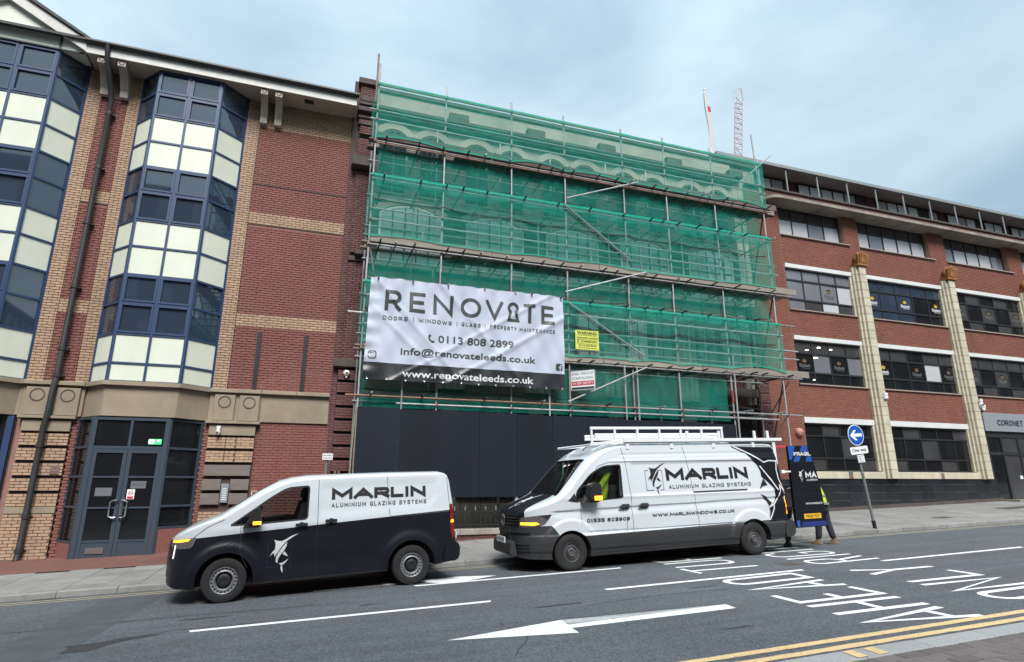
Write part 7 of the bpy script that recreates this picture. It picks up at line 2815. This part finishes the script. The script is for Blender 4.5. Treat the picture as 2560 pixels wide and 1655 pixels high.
def person(label, x, y, yaw, lean, stride, vest, boot, s=1.0, arms=(.35, .5)):
    z = SLOPE * x
    t = thing('person', label, 'person', (x, y, z), 'people working behind the van', rot=(0, 0, yaw), local=True)
    # local: facing -x, y sideways
    hip, knee, ank = .92 * s, .50 * s, .09 * s
    f = -lean
    pel = (0, 0, hip)
    cz = math.sqrt(1 - min(.85, lean * .62) ** 2) * s
    chest = (f * .38, 0, hip + .40 * cz)
    neck = (f * .52, 0, hip + .56 * cz)
    head = (f * .60 - .02, 0, hip + .70 * cz)
    J = [(pel, (.15, .12)), ((f * .15, 0, hip + .2 * s), (.135, .105)), (chest, (.17, .12)), (neck, .06), (head, (.085, .10)), ((head[0] - .005, 0, head[2] + .10 * s), (.075, .085))]
    E = [(0, 1), (1, 2), (2, 3), (3, 4), (4, 5)]
    legs = []
    for k, sy in ((0, -1), (1, 1)):
        fx = stride * (-.5 if k == 0 else .5)
        b0 = len(J)
        J += [((0, sy * .09, hip - .06), .085), ((fx * .5 - .03, sy * .10, knee), .058), ((fx, sy * .10, ank), .042)]
        E += [(0, b0), (b0, b0 + 1), (b0 + 1, b0 + 2)]
        legs.append((fx, sy * .10))
    for sy in (-1, 1):
        b0 = len(J)
        sh = (chest[0], sy * .18, chest[2] + .08)
        el = (chest[0] - arms[0] * .5, sy * .24, chest[2] - .16)
        wr = (chest[0] - arms[0] - .1, sy * .16, chest[2] - .16 + arms[1] * .3)
        hd = (wr[0] - .10, wr[1] * .95, wr[2] + .02)
        J += [(sh, .062), (el, .045), (wr, .03), (hd, (.032, .02))]
        E += [(2, b0), (b0, b0 + 1), (b0 + 1, b0 + 2), (b0 + 2, b0 + 3)]
        for q in range(4):
            J.append(((hd[0] - .075 + .01 * abs(q - 1.5), hd[1] + (q - 1.5) * .019, hd[2] - .02), .0085))
            E.append((b0 + 3, len(J) - 1))
        J.append(((hd[0] - .02, hd[1] - sy * .06, hd[2] - .005), .010))
        E.append((b0 + 3, len(J) - 1))
    skin_body('body', J, E, 'skin', t)
    # clothes
    skin_body('trousers', [((0, 0, hip + .04), .13), ((0, -.09, hip - .08), .11), ((legs[0][0] * .5 - .03, -.10, knee), .085), ((legs[0][0] * .95, -.10, ank + .03), .075), ((0, .09, hip - .08), .11), ((legs[1][0] * .5 - .03, .10, knee), .085), ((legs[1][0] * .95, .10, ank + .03), .075)],
              [(0, 1), (1, 2), (2, 3), (0, 4), (4, 5), (5, 6)], 'trouser', t)
    sl = []
    el_ = []
    for sy in (-1, 1):
        b0 = 3 + len(sl)
        sl += [((chest[0], sy * .19, chest[2] + .07), .08), ((chest[0] - arms[0] * .5, sy * .245, chest[2] - .16), .062), ((chest[0] - arms[0] - .07, sy * .165, chest[2] - .165 + arms[1] * .28), .048)]
        el_ += [(2, b0), (b0, b0 + 1), (b0 + 1, b0 + 2)]
    skin_body('jacket', [((0, 0, hip - .10), .15), ((f * .15, 0, hip + .2 * s), (.17, .135)), ((chest[0], 0, chest[2] + .04), (.19, .14))] + sl, [(0, 1), (1, 2)] + el_, 'black_cloth', t)
    if vest:
        v = skin_body('hi_vis_vest', [((0, 0, hip - .12), (.19, .17)), ((f * .15, 0, hip + .2 * s), (.19, .155)), ((chest[0], 0, chest[2] + .0), (.215, .165)), ((chest[0] * 1.08, 0, chest[2] + .09), (.17, .12))], [(0, 1), (1, 2), (2, 3)], 'hivis', t)
        for q, zz in ((.12, hip + .04), (.35, hip + .22)):
            b = MB()
            cx = f * (zz - hip) / .42 * .40
            b.lathe([(.21, -.025), (.214, 0), (.21, .025)], (0, 0, 0), 'z', 24)
            b.v = [(p[0] * .80 + cx, p[1] * 1.0, p[2] + zz) for p in b.v]
            part('reflective_band', b, 'reflect', v, smooth=True)
    for lx, ly in legs:
        b = MB()
        vs, fs = [], []
        prof = [(.09, .0), (.095, .03), (.07, .07), (.058, .12), (.06, .17)]
        for r_, h_ in prof:
            for j in range(14):
                a = 2 * PI * j / 14
                toe_ = (1.9 - 7 * h_ if h_ < .1 else 1.0)
                vs.append((lx + (r_ * math.cos(a) * (max(1, toe_) if math.cos(a) < 0 else 1)), ly + r_ * .62 * math.sin(a), h_))
        fs = [(i * 14 + j, i * 14 + (j + 1) % 14, (i + 1) * 14 + (j + 1) % 14, (i + 1) * 14 + j) for i in range(len(prof) - 1) for j in range(14)]
        fs.append(tuple(range(13, -1, -1)))
        b.add(vs, fs)
        part('boot', b, boot, t, smooth=True)
    b = MB()
    hz = head[2]
    b.lathe([(.001, .175), (.06, .165), (.098, .12), (.108, .06), (.102, .0), (.09, -.05)], (head[0] + .012, 0, hz), 'z', 18)
    part('hair', b, 'hair', t, smooth=True)
    b = MB()
    for sy in (-1, 1):
        b.lathe([(.001, 0), (.013, .004), (.001, .012)], (head[0] - .092, sy * .034, hz + .045), 'x', 8)
    part('eyes', b, 'print_white', t)
    b = MB()
    b.prism([(head[0] - .088, hz + .05), (head[0] - .122, hz + .0), (head[0] - .088, hz - .005)], -.014, .014)
    part('nose', b, 'skin', t)
    b = MB()
    b.box(head[0] - .093, head[0] - .08, -.024, .024, hz - .04, hz - .03)
    part('mouth', b, 'red_brick', t)
    return t
person('person in a yellow hi vis vest and tan boots standing behind the open van door', 12.17, 11.76, R(-62), .34, .30, True, 'boot', 1.0)
person('person in dark work clothes leaning into the back of the tall van', 11.22, 12.0, R(6), 1.0, .24, False, 'boot_black', .98)
